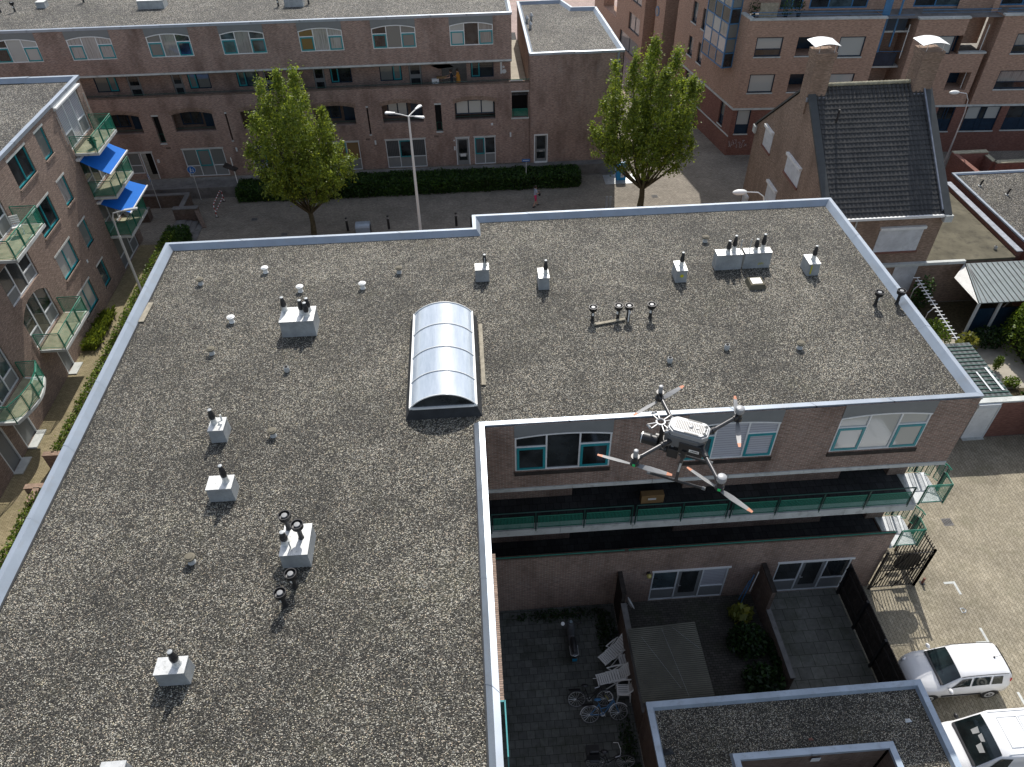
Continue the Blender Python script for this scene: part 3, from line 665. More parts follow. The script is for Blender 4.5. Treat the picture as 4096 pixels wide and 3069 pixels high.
# barrel skylight
sk = thing('barrel_skylight', 'long arched plastic skylight with white ribs on the gravel roof', 'skylight', (-1.27, 19.5, ZG))
X0, X1, Y0, Y1 = -2.34, -.2, 17.12, 22.05
m = MB(); m.taper(X0, X1, Y0, Y1, ZG - .02, 11.06, .17, .14); m.build('curb', 'bitumen', sk)
m = MB(); m.box(X0 - .02, X0 + .09, Y0, Y1, 11.06, 11.14); m.box(X1 - .09, X1 + .02, Y0, Y1, 11.06, 11.14); m.box(X0 + .09, X1 - .09, Y0 - .02, Y0 + .06, 11.06, 11.13); m.box(X0 + .09, X1 - .09, Y1 - .06, Y1 + .02, 11.06, 11.13); m.build('frame', 'white', sk)
t = NT('hazy skylight plastic'); n_ = t.ramp(t.noise(3, 6, t.scale(t.co, (1, .15, 1)), .7), [(.35, (.34, .40, .47)), (.65, (.50, .56, .63))]); M['poly'] = t.fin(n_, .16, .0, .8, .5)
W2 = (X1 - X0) / 2 - .03; rise = .50; R_ = (W2 * W2 + rise * rise) / (2 * rise); cx_ = (X0 + X1) / 2; cz = 11.12 + rise - R_; a0 = math.asin(W2 / R_)
def arcp(y, off=0, n=24, z0=0): return [(cx_ + (R_ + off) * math.sin(-a0 + 2 * a0 * i / n), y, cz + (R_ + off) * math.cos(-a0 + 2 * a0 * i / n)) for i in range(n + 1)]
ys = [Y0 + .03, 18.3, 19.53, 20.78, Y1 - .03]
for a, b in zip(ys, ys[1:]):
    m = MB(); P0 = arcp(a); P1 = arcp(b); m.add(P0 + P1, [(i, i + 1, 25 + i + 1, 25 + i) for i in range(24)]); m.build('dome_sheet', 'poly', sk, True)
for y in ys:
    m = MB(); m.tube(arcp(y, .012), .022, 6); m.build('rib', 'white', sk, True)
for y, s_ in ((Y0 + .035, 1), (Y1 - .035, -1)):
    m = MB(); m.poly(arcp(y, -.01)); m.build('end_panel', 'glass', sk)

# ================================================================ FAR FLATS (drawn on its own grid, storeys of 2.65 m)
k_ = .9663
FF = dict(O=(0, 54.4, .935), U=(1, 0, 0), N=(0, -1, 0), Z=(0, 0, 1), sc=k_)
B = thing('apartment_block', 'long brown brick block of flats across the street with arched openings and a roofed gallery', 'building', (-12, 60, .86))
X_E = 3.55; X_W = -46
bays = [(-.87, 2.22), (-6.39, -3.29), (-11.52, -8.45), (-16.96, -13.9), (-22.04, -19.04), (-27.47, -24.43), (-32.6, -29.5), (-38.0, -34.9)]
m = MB(**FF); wall(m, X_W, X_E, 8.12, 11.28, [(a, b, 9.2, 11.28, .1) for a, b in bays]); 
m.fq([(X_E, 8.12, 0), (X_E, 8.12, -14), (X_E, 11.28, -14), (X_E, 11.28, 0)]); m.fq([(X_E, 0, -1.6), (X_E, 0, -14), (X_E, 8.12, -14), (X_E, 8.12, -1.6)])
m.build('wall', 'brickF', B)
m = MB(**FF); x = X_E
while x > X_W: m.fbox(max(X_W, x - 2.72) + .006, x - .006, 8.0, 8.12, -.3, .05); x -= 2.72
m.build('concrete_band', 'conc', B)
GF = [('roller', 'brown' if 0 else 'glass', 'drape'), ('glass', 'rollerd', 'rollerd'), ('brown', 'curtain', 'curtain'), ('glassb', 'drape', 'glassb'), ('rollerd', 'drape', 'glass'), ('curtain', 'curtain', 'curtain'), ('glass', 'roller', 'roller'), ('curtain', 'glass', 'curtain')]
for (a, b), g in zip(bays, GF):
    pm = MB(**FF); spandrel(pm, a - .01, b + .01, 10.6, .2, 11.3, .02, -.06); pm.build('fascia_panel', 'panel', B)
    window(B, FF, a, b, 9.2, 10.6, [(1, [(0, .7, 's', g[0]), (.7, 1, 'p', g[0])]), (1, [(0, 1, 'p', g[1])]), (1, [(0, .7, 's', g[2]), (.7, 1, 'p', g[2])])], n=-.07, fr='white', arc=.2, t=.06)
m = MB(); zr = .935 + 11.15 * k_; m.poly([(X_W, 54.6, zr), (X_E * k_ - .2, 54.6, zr), (X_E * k_ - .2, 68, zr), (X_W, 68, zr)]); m.build('roof', 'gravel2', B)
cap([(X_W, 54.36), (X_E * k_ + .04, 54.36), (X_E * k_ + .04, 68.2), (X_W, 68.2)], PROF, .935 + 11.33 * k_, 'roof_edge', 'cap', B)
# gallery: parapet at 6.5, floor, back wall 1.5 m behind
m = MB(**FF); m.fbox(X_W, 4.86, 6.38, 6.5, -.18, .01); m.build('parapet_coping', 'brickD', B)
m = MB(**FF)
m.tube([m.p(X_W, 6.62, -.06), m.p(3.4, 6.62, -.06)], .02, 5)
x = 3.2
while x > -30: m.cyl(m.p(x, 6.48, -.06), m.p(x, 6.62, -.06), .012, n=4); x -= 1.4
m.build('handrail', 'dgreen', B)
m = MB(**FF); m.fbox(X_W, X_E + 1.2, 5.4, 5.55, -14, -.1); m.build('gallery_floor', 'tileg', B); m = MB(**FF); m.fbox(X_W, X_E, 7.85, 7.99, -2, -.25); m.build('gallery_ceiling', 'concd', B)
# fittings on the gallery: windows / doors seen in the shade
FG = dict(FF, O=(0, 54.4 + 1.5 * k_, .935))
gd = [(-4.17, -3.2), (-11.3, -10.45), (-25.0, -24.05), (-21.75, -20.95), (-15.0, -14.1)]; gw = [(.5, 2.25), (-6.35, -4.68), (-10.05, -8.45), (-16.95, -15.3), (-20.55, -18.95), (-27.35, -25.72)]
m = MB(**FG); wall(m, X_W, X_E, 5.55, 7.9, [(a, b, 6.35, 7.9, .1) for a, b in gw] + [(a, b, 5.55, 7.7, .1) for a, b in gd] + [(-1.7, .2, 5.55, 7.75, .9)]); m.build('gallery_wall', 'brickF', B)
for i, (a, b) in enumerate(gw):
    g = ('glass', 'rollerd', 'glass', 'glassb', 'rollerd', 'rollerd')[i]
    cells = [(1, [(0, 1, 's', g)]), (1.45, [(0, 1, 'p', g)])]
    window(B, FG, a, b, 6.35, 7.85, cells if i in (0, 2, 4, 3) else cells[::-1], n=-.08, fr='dblue', t=.07)
for a, b in gd:
    d = MB(**FG); d.fbox(a + .04, b - .04, 5.56, 7.68, -.1, -.06); d_ = d.build('front_door', 'panel', B)
    d = MB(**FG); d.fbox(a + .14, b - .14, 6.75, 7.5, -.055, -.05); d.fbox(a + .14, b - .14, 5.75, 6.45, -.055, -.05); d.build('door_glass', 'glass' , d_)
# chimney-like painted patch and star on the gallery wall
d = MB(**FG); d.fbox(2.75, 2.9, 6.55, 7.55, .004, .008); d.ball(d.p(3.05, 6.72, .01), .16, 10, 6, (1, .05, 1)); 
st = [d.p(3.0 + .14 * (1 if i % 2 == 0 else .4) * math.sin(i * math.pi / 5), 7.05 + .14 * (1 if i % 2 == 0 else .4) * math.cos(i * math.pi / 5), .015) for i in range(10)]; d.poly(st[::-1]); d.build('wall_painting', 'whited', B)
# lower facade with arched loggias, slots and ground-floor windows
low = [(a, b) for a, b in bays]
slots = [(-2.38, -1.9), (-7.54, -7.42), (-12.9, -12.4), (-18.1, -17.98), (-23.49, -23.03), (-28.6, -28.48)]
gf = [(-6.45, -3.34, .02, 2.34), (.48, 2.15, .02, 2.27), (-.96, .1, .02, 2.27), (-11.5, -8.5, .02, 2.34), (-22.1, -18.97, .06, 2.3), (-26.36, -25.42, .5, 2.2), (-25.36, -24.42, .0, 2.2), (-16.9, -14, .02, 2.3)]
holes = [(a, b, 3.7, 5.24, .25) for a, b in low] + [(a, b, 2.86, 5.0, .25) for a, b in slots] + [(a, b, c, e, .08) for a, b, c, e in gf] + [(3.5, 4.76, 3.74, 5.7, 1.2)]
m = MB(**FF); wall(m, X_W, 4.8, 0, 6.38, holes)
for a, b in low: spandrel(m, a, b, 5.02, .21, 5.24, 0, -.25)
m.build('wall', 'brickF', B)
for a, b in low:                                             # brick arches standing slightly proud
    m = MB(**FF); P0 = arch_pts(a - .12, b + .12, 5.02, .24, 26); P1 = arch_pts(a - .14, b + .14, 5.30, .24, 26)
    for i in range(26): m.fq([(P0[i][0] + .012, P0[i][1], .02), (P0[i + 1][0] - .012, P0[i + 1][1], .02), (P1[i + 1][0] - .012, P1[i + 1][1], .02), (P1[i][0] + .012, P1[i][1], .02)])
    m.build('brick_arch', 'brickG', B)
FL = dict(FF, O=(0, 54.4 + .95 * k_, .935))
for i, (a, b) in enumerate(low):
    m = MB(**FF); m.fq([(a - .5, 3.3, -.95), (b + .5, 3.3, -.95), (b + .5, 5.3, -.95), (a - .5, 5.3, -.95)]); m.fq([(a - .1, 3.68, -.95), (b + .1, 3.68, -.95), (b + .1, 3.68, -.25), (a - .1, 3.68, -.25)]); m.build('loggia_wall', 'brickD', B)
    if i == 0: window(B, FF, a + .06, b - .06, 4.05, 5.16, [(1, [(0, 1, 'p', 'roller')])] * 3, n=-.3, fr='dblue', t=.09)
    else: window(B, FL, a + .35, a + 1.9, 3.9, 5.2, [(1, [(0, 1, 'p', 'roller' if i == 1 else 'glass')])] * 2, n=.03, fr='dblue', t=.09); d = MB(**FL); d.fbox(b - .95, b - .1, 3.7, 5.2, .0, .05); d.build('loggia_door', 'dblue', B)
    m = MB(**FF); m.tube([m.p(a, 3.95, -.08), m.p(b, 3.95, -.08)], .018, 5); m.build('handrail', 'dgreen', B)
for a, b in slots:
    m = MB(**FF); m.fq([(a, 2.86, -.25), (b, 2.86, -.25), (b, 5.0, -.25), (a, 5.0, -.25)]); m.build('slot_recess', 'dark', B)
    m = MB(**FF); m.fbox(a - .03, b + .03, 4.98, 5.08, -.1, .03); m.fbox(a - .03, b + .03, 2.78, 2.87, -.1, .04); m.each('slot_stone', 'conc', B)
    if b - a > .3: m = MB(**FF); m.tube([m.p(a + .05, 3.0, -.05), m.p(b - .05, 3.0, -.05), m.p(b - .05, 3.6, -.05), m.p(a + .05, 3.6, -.05)], .014, 4, True); m.build('grille', 'green', B)
GG = ['vertical', 'vertical', None, 'brown', 'rollerd', 'rollerd', None, 'vertical']
for (a, b, c, e), g in zip(gf, GG):
    m = MB(**FF); m.fbox(a - .05, b + .05, e, e + .09, -.08, .04); m.each('lintel', 'conc', B)
    if g is None:
        fm = MB(**FF); fm.fbox(a, a + .07, c, e, -.07, .0); fm.fbox(b - .07, b, c, e, -.07, .0); fm.fbox(a + .07, b - .07, e - .07, e, -.07, 0); dr = fm.build('door_frame', 'whited', B)
        if a < -20: d = MB(**FF); d.fbox(a + .07, b - .07, c, e - .07, -.9, -.85); d.build('doorway', 'dark', dr)
        else:
            d = MB(**FF); d.fbox(a + .07, b - .07, c, e - .07, -.07, -.03); d.build('door_leaf', 'panel', dr); d = MB(**FF); d.fbox(a + .2, b - .2, 1.0, 2.08, -.03, -.02); d.fbox(a + .2, b - .2, .4, .8, -.03, -.02); d.build('door_glass', 'glass', dr)
            d = MB(**FF); d.fbox(a + .3, b - .3, .72, .95, -.02, .0); d.build('letter_box', 'whited', dr)
    else:
        nn = 3 if b - a > 2.5 else (2 if b - a > 1.2 else 1)
        cols = [(1, [(0, .38, 'k', 'panel'), (.38, 1, 's' if (i_ == 1 and nn == 3) or (i_ == 0 and nn == 2) else 'p', 'glass' if (i_ == 1 and g == 'vertical') else g)]) for i_ in range(nn)]
        window(B, FF, a, b, c, e, cols, n=-.07, fr='whited', t=.06)
for u, v, w_, h_ in ((-7.27, 2.05, .12, .33), (-1.13, 1.3, .12, .3), (-1.13, 2.05, .1, .1), (3.3, 2.2, .12, .35), (1.85, 3.2, .17, .17), (-24.2, 1.35, .16, .25), (-18.0, 2.0, .12, .3)):
    m = MB(**FF); m.fbox(u, u + w_, v, v + h_, 0, .06); m.build('wall_box', 'whited', B)
for u in (-2.6, -23.2, -7.9):
    m = MB(**FF)
    for i in range(5): m.fbox(u + i * .07, u + i * .07 + .035, 2.42, 2.57, .003, .008)
    m.build('air_grille', 'dark', B)
m = MB(**FF); m.fbox(3.45, 4.82, 5.7, 5.78, -.1, .03); m.fbox(3.45, 4.82, 3.62, 3.72, -.1, .05); m.each('lintel', 'conc', B)
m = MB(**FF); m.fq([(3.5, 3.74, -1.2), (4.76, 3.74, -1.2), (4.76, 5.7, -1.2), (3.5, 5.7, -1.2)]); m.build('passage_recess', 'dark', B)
b0 = MB(**FF); p0 = b0.p(3.56, 3.74, -.02); p1 = b0.p(4.7, 3.74, -.02); railing(B, [(p0.x, p0.y), (p1.x, p1.y)], p0.z, .62, ph=.9, post='green')
# walkway bridge between the two blocks
m = MB(); m.box(3.3, 4.2, 54.45, 54.5, 7.22, 7.3); m.build('bridge_rail', 'whitep', B); m = MB(); m.tube([(3.3, 54.42, 7.33), (4.7, 54.42, 7.33)], .025, 6); m.build('bridge_handrail', 'green', B)
m = MB(); m.box(3.42, 4.66, 54.6, 66, 6.2, 6.3); m.build('bridge_floor', 'slab', B)
# roof bits on the far flats
zb = zr
for (x, y, w_, d_, h_), l in (((-11.75, 58.4, 1.3, .8, .55), 'galvanised housing on the far roof, right one at the top edge'), ((-21.9, 59.2, 1.8, .9, .55), 'galvanised housing on the far roof, left one at the top edge'), ((-30.0, 60.2, .6, .6, .4), 'small housing on the far roof at the top left')):
    r = vent_box(w_, d_, h_, 0); r.location = (x, y, zb); r['label'] = l; r['group'] = 'housings on the far roof'
for (x, y), l in (((-31.6, 59.3), 'black round-capped vent at the top left corner, the right one'), ((-32.6, 59.3), 'black round-capped vent at the extreme top left corner'), ((-12.9, 58.3), 'black round-capped vent left of the right far-roof housing'), ((-10.8, 58.6), 'black round-capped vent right of the right far-roof housing'), ((-27.4, 61), 'black round-capped vent on the far roof between the small and the long housing')):
    place(mproto, (x, y, zb), l, 0, 'vents on the far roof')

# ================================================================ EAST BLOCK joined to the far flats
E_ = thing('brick_building', 'plain brick end building with gravel roof and one grey door, behind the clipped hedge', 'building', (8, 58, 0))
zt = 9.12; OE = [(4.66, 54.36), (11.5, 54.36), (10.98, 64.5), (9.05, 64.6), (8.4, 66.7), (4.66, 66.7)]
m = MB(O=(0, 54.42, 0), U=(1, 0, 0), N=(0, -1, 0)); wall(m, 4.66, 11.42, 0, zt - .1, [(5.04, 6.1, .86, 3.15, .1)])
for a, b in zip(OE[1:], OE[2:] + OE[:1]): vquad(m, (a[0] - .03 * (1 if a[0] > 8 else -1), a[1]), (b[0] - .03 * (1 if b[0] > 8 else -1), b[1]), 0, zt - .05)
m.build('wall', 'brickF', E_)
m = MB(); m.poly([(x + (.25 if x < 5 else -.25), y + (.25 if y < 60 else -.25), zt - .2) for x, y in OE]); m.build('roof', 'gravel2', E_)
cap(OE, [(d * 1.1, z) for d, z in PROF], zt, 'roof_edge', 'cap', E_, 1.9, jit=.03)
FE = dict(O=(0, 54.42, 0), U=(1, 0, 0), N=(0, -1, 0), Z=(0, 0, 1), sc=1.)
fm = MB(**FE); fm.fbox(5.04, 5.12, .86, 3.15, -.1, .03); fm.fbox(6.02, 6.1, .86, 3.15, -.1, .03); fm.fbox(5.12, 6.02, 3.05, 3.15, -.1, .03); fm.fbox(5.12, 6.02, .86, .95, -.1, .1); dr = fm.build('door_frame', 'white', E_)
fm = MB(**FE); fm.fbox(5.12, 6.02, .95, 3.05, -.08, -.03); fm.build('door_leaf', 'panel', dr); fm = MB(**FE); fm.fbox(5.25, 5.9, 1.95, 2.98, -.03, -.02); fm.fbox(5.25, 5.9, 1.2, 1.72, -.03, -.02); fm.build('door_glass', 'glass', dr); fm = MB(**FE); fm.fbox(5.45, 5.72, 1.75, 1.81, -.03, -.01); fm.build('letter_slot', 'alu', dr)
m = MB(**FE); m.cyl((11.2, 54.36, 0), (11.2, 54.36, 8.6), .045, n=8); m.build('downpipe', 'panel', E_, True)
m = MB(); m.box(10.6, 10.9, 54.3, 54.42, 8.2, 8.7) if 0 else m.box(11.0, 11.12, 54.28, 54.4, 8.3, 8.95); m.build('vent_grille', 'cap', E_)
cone_v = thing('cone_roof_vent', '', 'roof vent'); m = MB(); m.cyl((0, 0, 0), (0, 0, .35), .1, n=12); m.build('body', 'galv', cone_v, True); m = MB(); m.lathe([(.17, .33), (.15, .38), (.02, .56)], (0, 0, 0), 14); m.build('cap', 'galvtop', cone_v, True)
for (x, y), l in (((5.1, 61.8), 'grey cone-capped vent nearest the left edge of the end building roof'), ((5.5, 62.4), 'grey cone-capped vent farthest back on the end building roof'), ((5.25, 60.3), 'grey cone-capped vent, frontmost of the three on the end building')): place(cone_v, (x, y, zt - .2), l, 0, 'cone-capped vents')

# ================================================================ LEFT BLOCK with balconies (its face looks east)
L = thing('apartment_block', 'brown brick block on the left with green-railed balconies, blue awnings and a gravel roof', 'building', (-28, 36, 0))
XF = -23.15
FLB = dict(O=(XF, 0, 0), U=(0, 1, 0), N=(1, 0, 0), Z=(0, 0, 1), sc=1.)
wins = [(36.75, 38.85, 9.35, 10.85), (40.12, 41.2, 9.3, 10.85), (36.75, 38.85, 6.45, 8.0), (40.12, 41.15, 6.5, 8.0), (36.75, 38.85, 3.7, 5.2), (40.2, 41.25, 3.65, 5.15), (36.85, 38.9, .85, 2.4), (40.2, 41.2, .8, 2.33)]
doors = [(43.15, 46.4, 8.45, 11.0), (43.3, 46.4, 5.5, 7.85), (43.3, 46.4, 2.75, 5.0), (31.75, 34.85, 5.5, 7.4), (26.5, 29.6, 5.5, 7.7), (31.75, 34.85, 2.8, 5.2), (26.6, 29.5, 2.8, 5.0), (43.27, 46.4, .03, 2.4), (32.95, 33.85, .03, 2.3), (27.3, 28.5, .03, 2.3), (25.6, 26.6, .03, 2.3), (31.75, 34.85, 8.3, 10.6)]
m = MB(**FLB); wall(m, 10, 47.2, 0, 11.2, [(a, b, c, e, .16) for a, b, c, e in wins + doors]); m.fq([(47.2, 0, 0), (47.2, 11.2, 0), (47.2, 11.2, -14), (47.2, 0, -14)])
spandrel(m, 31.75, 34.85, 4.55, .6, 5.2, .005, -.16)
m.build('wall', 'brickL', L)
m = MB(); m.poly([(-36, 10, 11.1), (XF - .2, 10, 11.1), (XF - .2, 47, 11.1), (-36, 47, 11.1)]); m.build('roof', 'gravel2', L)
cap([(-36, 10), (XF + .06, 10), (XF + .06, 47.26), (-36, 47.26)], [(0, -.18), (0, 0), (.22, .01), (.42, -.24)], 11.35, 'roof_edge', 'cap', L, 2.4, jit=.03)
m = MB(**FLB); m.fbox(42.95, 46.6, 10.9, 11.2, .0, .04); m.build('fascia_panel', 'whited', L)
m = MB(**FLB)
for a, b, c, e in wins: m.fbox(a - .06, b + .08, e, e + .11, -.1, .015)
m.each('lintel', 'conc', L)
m = MB(**FLB)
for a, b, c, e in wins: m.fbox(a - .05, b + .05, c - .1, c, -.12, .06)
m.each('sill', 'brickL', L)
gl = ['glass', 'rollerd', 'glass', 'curtain', 'roller', 'rollerd', 'roller', 'glassb']
for i, ((a, b, c, e), g) in enumerate(zip(wins, gl)):
    two = b - a > 1.5
    wo = window(L, FLB, a, b, c, e, [(1, [(0, 1, 'p', g)])] * (2 if two else 1), n=-.14, fr='teal', t=.075, dep=.07)
    if 0: # hinged pane standing open
        w_ = (b - a) / (2 if two else 1); m = MB(**FLB); uu = a + w_
        q = [m.p(a + .02, c + .03, -.05), m.p(a + w_ * .9, c + .03, .2), m.p(a + w_ * .9, e - .03, .2), m.p(a + .02, e - .03, -.05)]
        m.tube(q, .035, 4, True); so = m.build('open_sash', 'teal', wo); g_ = MB(); g_.poly(q); g_.build('pane', 'glass' if i != 1 else 'rollerd', so)
def bigwin(a, b, c, e, g, mid='p'):
    return window(L, FLB, a, b, c, e, [(1, [(0, .34, 'k', 'panel'), (.34, 1, 'p', g)]), (.9, [(0, 1, 'p', g)]), (1, [(0, .34, 'k', 'panel'), (.34, 1, 'p', g)])], n=-.14, fr='whited', t=.08)
for d, g in zip(doors, ('blind', 'glass', 'rollerd', 'glass', 'glassb', 'glass', 'glassb', 'rollerd', 'p', 'p', 'p', 'glass')):
    if g == 'p':
        a, b, c, e = d; m = MB(**FLB); m.fbox(a, a + .07, c, e, -.14, 0); m.fbox(b - .07, b, c, e, -.14, 0); m.fbox(a + .07, b - .07, e - .07, e, -.14, 0); f = m.build('door_frame', 'whited', L); m = MB(**FLB); m.fbox(a + .07, b - .07, c, e - .07, -.12, -.07); m.build('door_leaf', 'panel', f)
        m = MB(**FLB); m.fbox(a - .05, b + .05, 0, .06, 0, .45); m.build('doorstep', 'conc', L)
    else: bigwin(*d, g)
m = MB(**FLB); m.fbox(42.98, 46.7, 10.98, 11.07, 0, .18); m.build('awning_case', 'white', L)
def balcony(y0, y1, z, curved=False, glassy=False, hh=1.0):
    x1 = -21.78; mb = MB()
    if curved:
        n = 8; arc_ = [(x1 - .32 + .42 * math.sin(math.pi * i / n), y0 + (y1 - y0) * i / n) for i in range(n + 1)]
        mb.prism([(XF, y0)] + arc_ + [(XF, y1)], z - .18, z - .02); pts = [(XF + .06, y0 + .03)] + [(x - .03, y) for x, y in arc_[::2]] + [(XF + .06, y1 - .03)]
    else: mb.box(XF + .001, x1, y0, y1, z - .18, z - .02); pts = [(XF + .06, y0 + .03), (x1 - .04, y0 + .03), (x1 - .04, y0 + 1.17), (x1 - .04, (y0 + y1) / 2 + .55), (x1 - .04, y1 - .03), (XF + .06, y1 - .03)]
    bo = mb.build('balcony', 'conc', L)
    mb = MB()
    if not curved: mb.box(XF + .02, x1 - .07, y0 + .07, y1 - .07, z - .02, z + .0)
    else: mb.prism([(XF, y0 + .07)] + [(x - .07, y) for x, y in arc_[1:-1]] + [(XF, y1 - .07)], z - .02, z)
    mb.build('balcony_floor', 'floorg', bo)
    r_ = railing(L, pts, z, hh, post='green', ph=.9, top=.028, mat='mesh'); return bo
balcony(43.22, 46.5, 8.27); balcony(43.22, 46.6, 5.42); balcony(43.15, 46.5, 2.7); balcony(31.75, 35.15, 8.3); balcony(31.8, 35.15, 2.72); balcony(26.4, 29.7, 2.72, True)
def awning(y0, y1, z0, z1, x1, label):
    n = 10; mb = MB(); P0 = []; P1 = []
    for i in range(n + 1):
        f = i / n; x = XF + .1 + (x1 - XF - .1) * f; z = z0 + (z1 - z0) * f - .05 * math.sin(math.pi * f); P0.append((x, y0, z)); P1.append((x, y1, z))
    mb.add(P0 + P1, [(i, n + 1 + i, n + 2 + i, i + 1) for i in range(n)]); mb.add([(x, y, z - .012) for x, y, z in P0 + P1], [(i, i + 1, n + 2 + i, n + 1 + i) for i in range(n)])
    a = mb.build('awning', 'awning', L, True); a['label'] = label
    mb = MB(); mb.box(x1 - .02, x1 + .05, y0 - .05, y1 + .05, z1 - .06, z1 + .02); mb.build('front_bar', 'white', a)
    mb = MB(); mb.box(XF, XF + .2, y0 - .1, y1 + .1, z0, z0 + .13); mb.build('case', 'white', a); 
    mb = MB(); mb.tube([(XF + .1, y0 + .2, z0 - .1), ((XF + x1) / 2, y0 + .9, (z0 + z1) / 2 - .1), (x1, y0 + .25, z1 - .04)], .02, 5); mb.tube([(XF + .1, y1 - .2, z0 - .1), ((XF + x1) / 2, y1 - .9, (z0 + z1) / 2 - .1), (x1, y1 - .25, z1 - .04)], .02, 5); mb.build('folding_arm', 'alu', a)
awning(43.1, 46.3, 7.85, 6.95, -21.55, 'upper blue awning'); awning(43.35, 46.9, 4.9, 4.2, -21.4, 'lower blue awning')
m = MB(**FLB)
m.tube([m.p(42.9, 10.6, .05), m.p(42.9, 9.0, .05)], .03, 5); m.tube([m.p(46.9, 10.4, .05), m.p(46.9, 9.4, .05)], .03, 5); m.each('guide_rail', 'alu', L)
m = MB(**FLB); m.fbox(39.45, 39.6, 3.1, 3.3, 0, .02); m.build('number_plate', 'whited', L)
# things on balconies
def chair_folding(loc, rz, label):
    r = thing('garden_chair', label, 'chair', loc, rz=0); m = MB(Mx=Matrix.Translation(loc) @ Matrix.Rotation(rz, 4, 'Z'))
    m.box(-.2, .2, -.2, .2, .42, .45); m.build('seat', 'whitep', r); m = MB(Mx=Matrix.Translation(loc) @ Matrix.Rotation(rz, 4, 'Z')); 
    for i in range(4): m.box(-.2, .2, .2 + .02 * i, .23 + .02 * i, .5 + .1 * i, .57 + .1 * i)
    m.build('backrest', 'whitep', r)
    for sx in (-.19, .19): m = MB(Mx=Matrix.Translation(loc) @ Matrix.Rotation(rz, 4, 'Z')); m.tube([(sx, -.2, 0), (sx, .2, .45), (sx, .28, .88)], .014, 5); m.tube([(sx, .2, 0), (sx, -.2, .45)], .014, 5); m.build('leg', 'alu', r)
chair_folding((-22.6, 34.2, 8.3), .4, 'small white folding chair on the upper balcony at the left edge')
chair_folding((-22.5, 45.2, 2.7), 2.2, 'white chair on the lowest balcony under the lower awning')
def potplant(loc, r, label, mat='leafy', h=.35, name='potted_plant', pot='blackp'):
    t = thing(name, label, 'plant', loc); m = MB(); m.lathe([(.12, 0), (.16, .25)], loc, 12); m.build('pot', pot, t, True); leaves('leaves', (loc[0], loc[1], loc[2] + .25 + h / 2), (r, r, h * .7), 130, .07, mat, t); return t

# ---------------------------------------------------------------- foliage helpers
def leafquads(mb, pts, size, r, up=.3):
    for p in pts:
        n = Vector((r.gauss(0, 1), r.gauss(0, 1), r.gauss(0, 1) + up)).normalized(); t = n.orthogonal().normalized(); t.rotate(Matrix.Rotation(r.uniform(0, 6.28), 3, n)); b = n.cross(t)
        s = size * r.uniform(.6, 1.35); p = Vector(p); a = t * s; c = b * s * .55
        mb.v += [tuple(p - a), tuple(p - c * r.uniform(.8, 1.2)), tuple(p + a), tuple(p + c)]
        k = len(mb.v); mb.f.append((k - 4, k - 3, k - 2, k - 1)); mb.mi.append(0)
def leaves(name, c, rad, n, size, mat, parent, seed=1, shell=.5):
    r = random.Random(seed + int(c[0] * 31) + n); mb = MB(); P = []
    for _ in range(n):
        d = Vector((r.gauss(0, 1), r.gauss(0, 1), r.gauss(0, 1))).normalized() * (r.random() ** shell); P.append((c[0] + d.x * rad[0], c[1] + d.y * rad[1], c[2] + d.z * rad[2]))
    leafquads(mb, P, size, r); return mb.build(name, mat, parent)
potplant((-22.25, 44.0, 8.27), .22, 'green pot plant in the corner of the topmost balcony', 'leafk')
def tree(loc, label, H, lobes, zc, trunkr, seed, nleaf, size, lean=(0, 0), forks=7):
    t = thing('street_tree', label, 'tree', loc); r = random.Random(seed); x0, y0 = loc[0], loc[1]
    tr = MB(); fork = Vector((x0 + lean[0], y0 + lean[1], zc * .62)); tr.tube([loc, Vector(loc).lerp(fork, .5) + Vector((.05, .03, 0)), fork], [trunkr * 1.25, trunkr, trunkr * .95], 10)
    cr = MB(); tot = sum(l[4] ** 2 * (l[3] - l[2]) for l in lobes)
    for (dx, dy, zb, ztop, rad) in lobes:
        tip = Vector((x0 + dx, y0 + dy, ztop)); zb += .8; low = Vector((x0 + dx * .55, y0 + dy * .55, zb)); mid = Vector((x0 + dx * .9, y0 + dy * .9, (zb * .55 + ztop * .45)))
        path = [fork - Vector((0, 0, .15)), fork.lerp(low, .6) + Vector((dx * .04, dy * .04, 0)), low.lerp(mid, .35), mid, mid.lerp(tip, .8)]; tr.tube(path, [trunkr * .5, trunkr * .36, trunkr * .25, trunkr * .13, .01], 6)
        n = int(nleaf * rad ** 2 * (ztop - zb) / tot); P = []
        # clusters along the limb: tapering spire
        nc = max(8, n // 30)
        for c in range(nc):
            f = r.random() ** .8; ax = low.lerp(mid, f * 2) if f < .5 else mid.lerp(tip, f * 2 - 1)
            w = rad * .86 * (math.sin(math.pi * min(1, .10 + f * .90) ** .85) ** .8 * .95 + .04) ; a = r.uniform(0, 6.283); q = r.random() ** .45
            cc = ax + Vector((math.cos(a) * w * q, math.sin(a) * w * q, r.uniform(-.25, .25)))
            cs = r.uniform(.08, .20)
            for _ in range(n // nc): P.append(cc + Vector((r.gauss(0, cs), r.gauss(0, cs), r.gauss(0, cs * 1.15))))
        leafquads(cr, P, size, r)
    tr.build('trunk', 'bark', t, True); cr.build('crown', 'leaf', t); return t
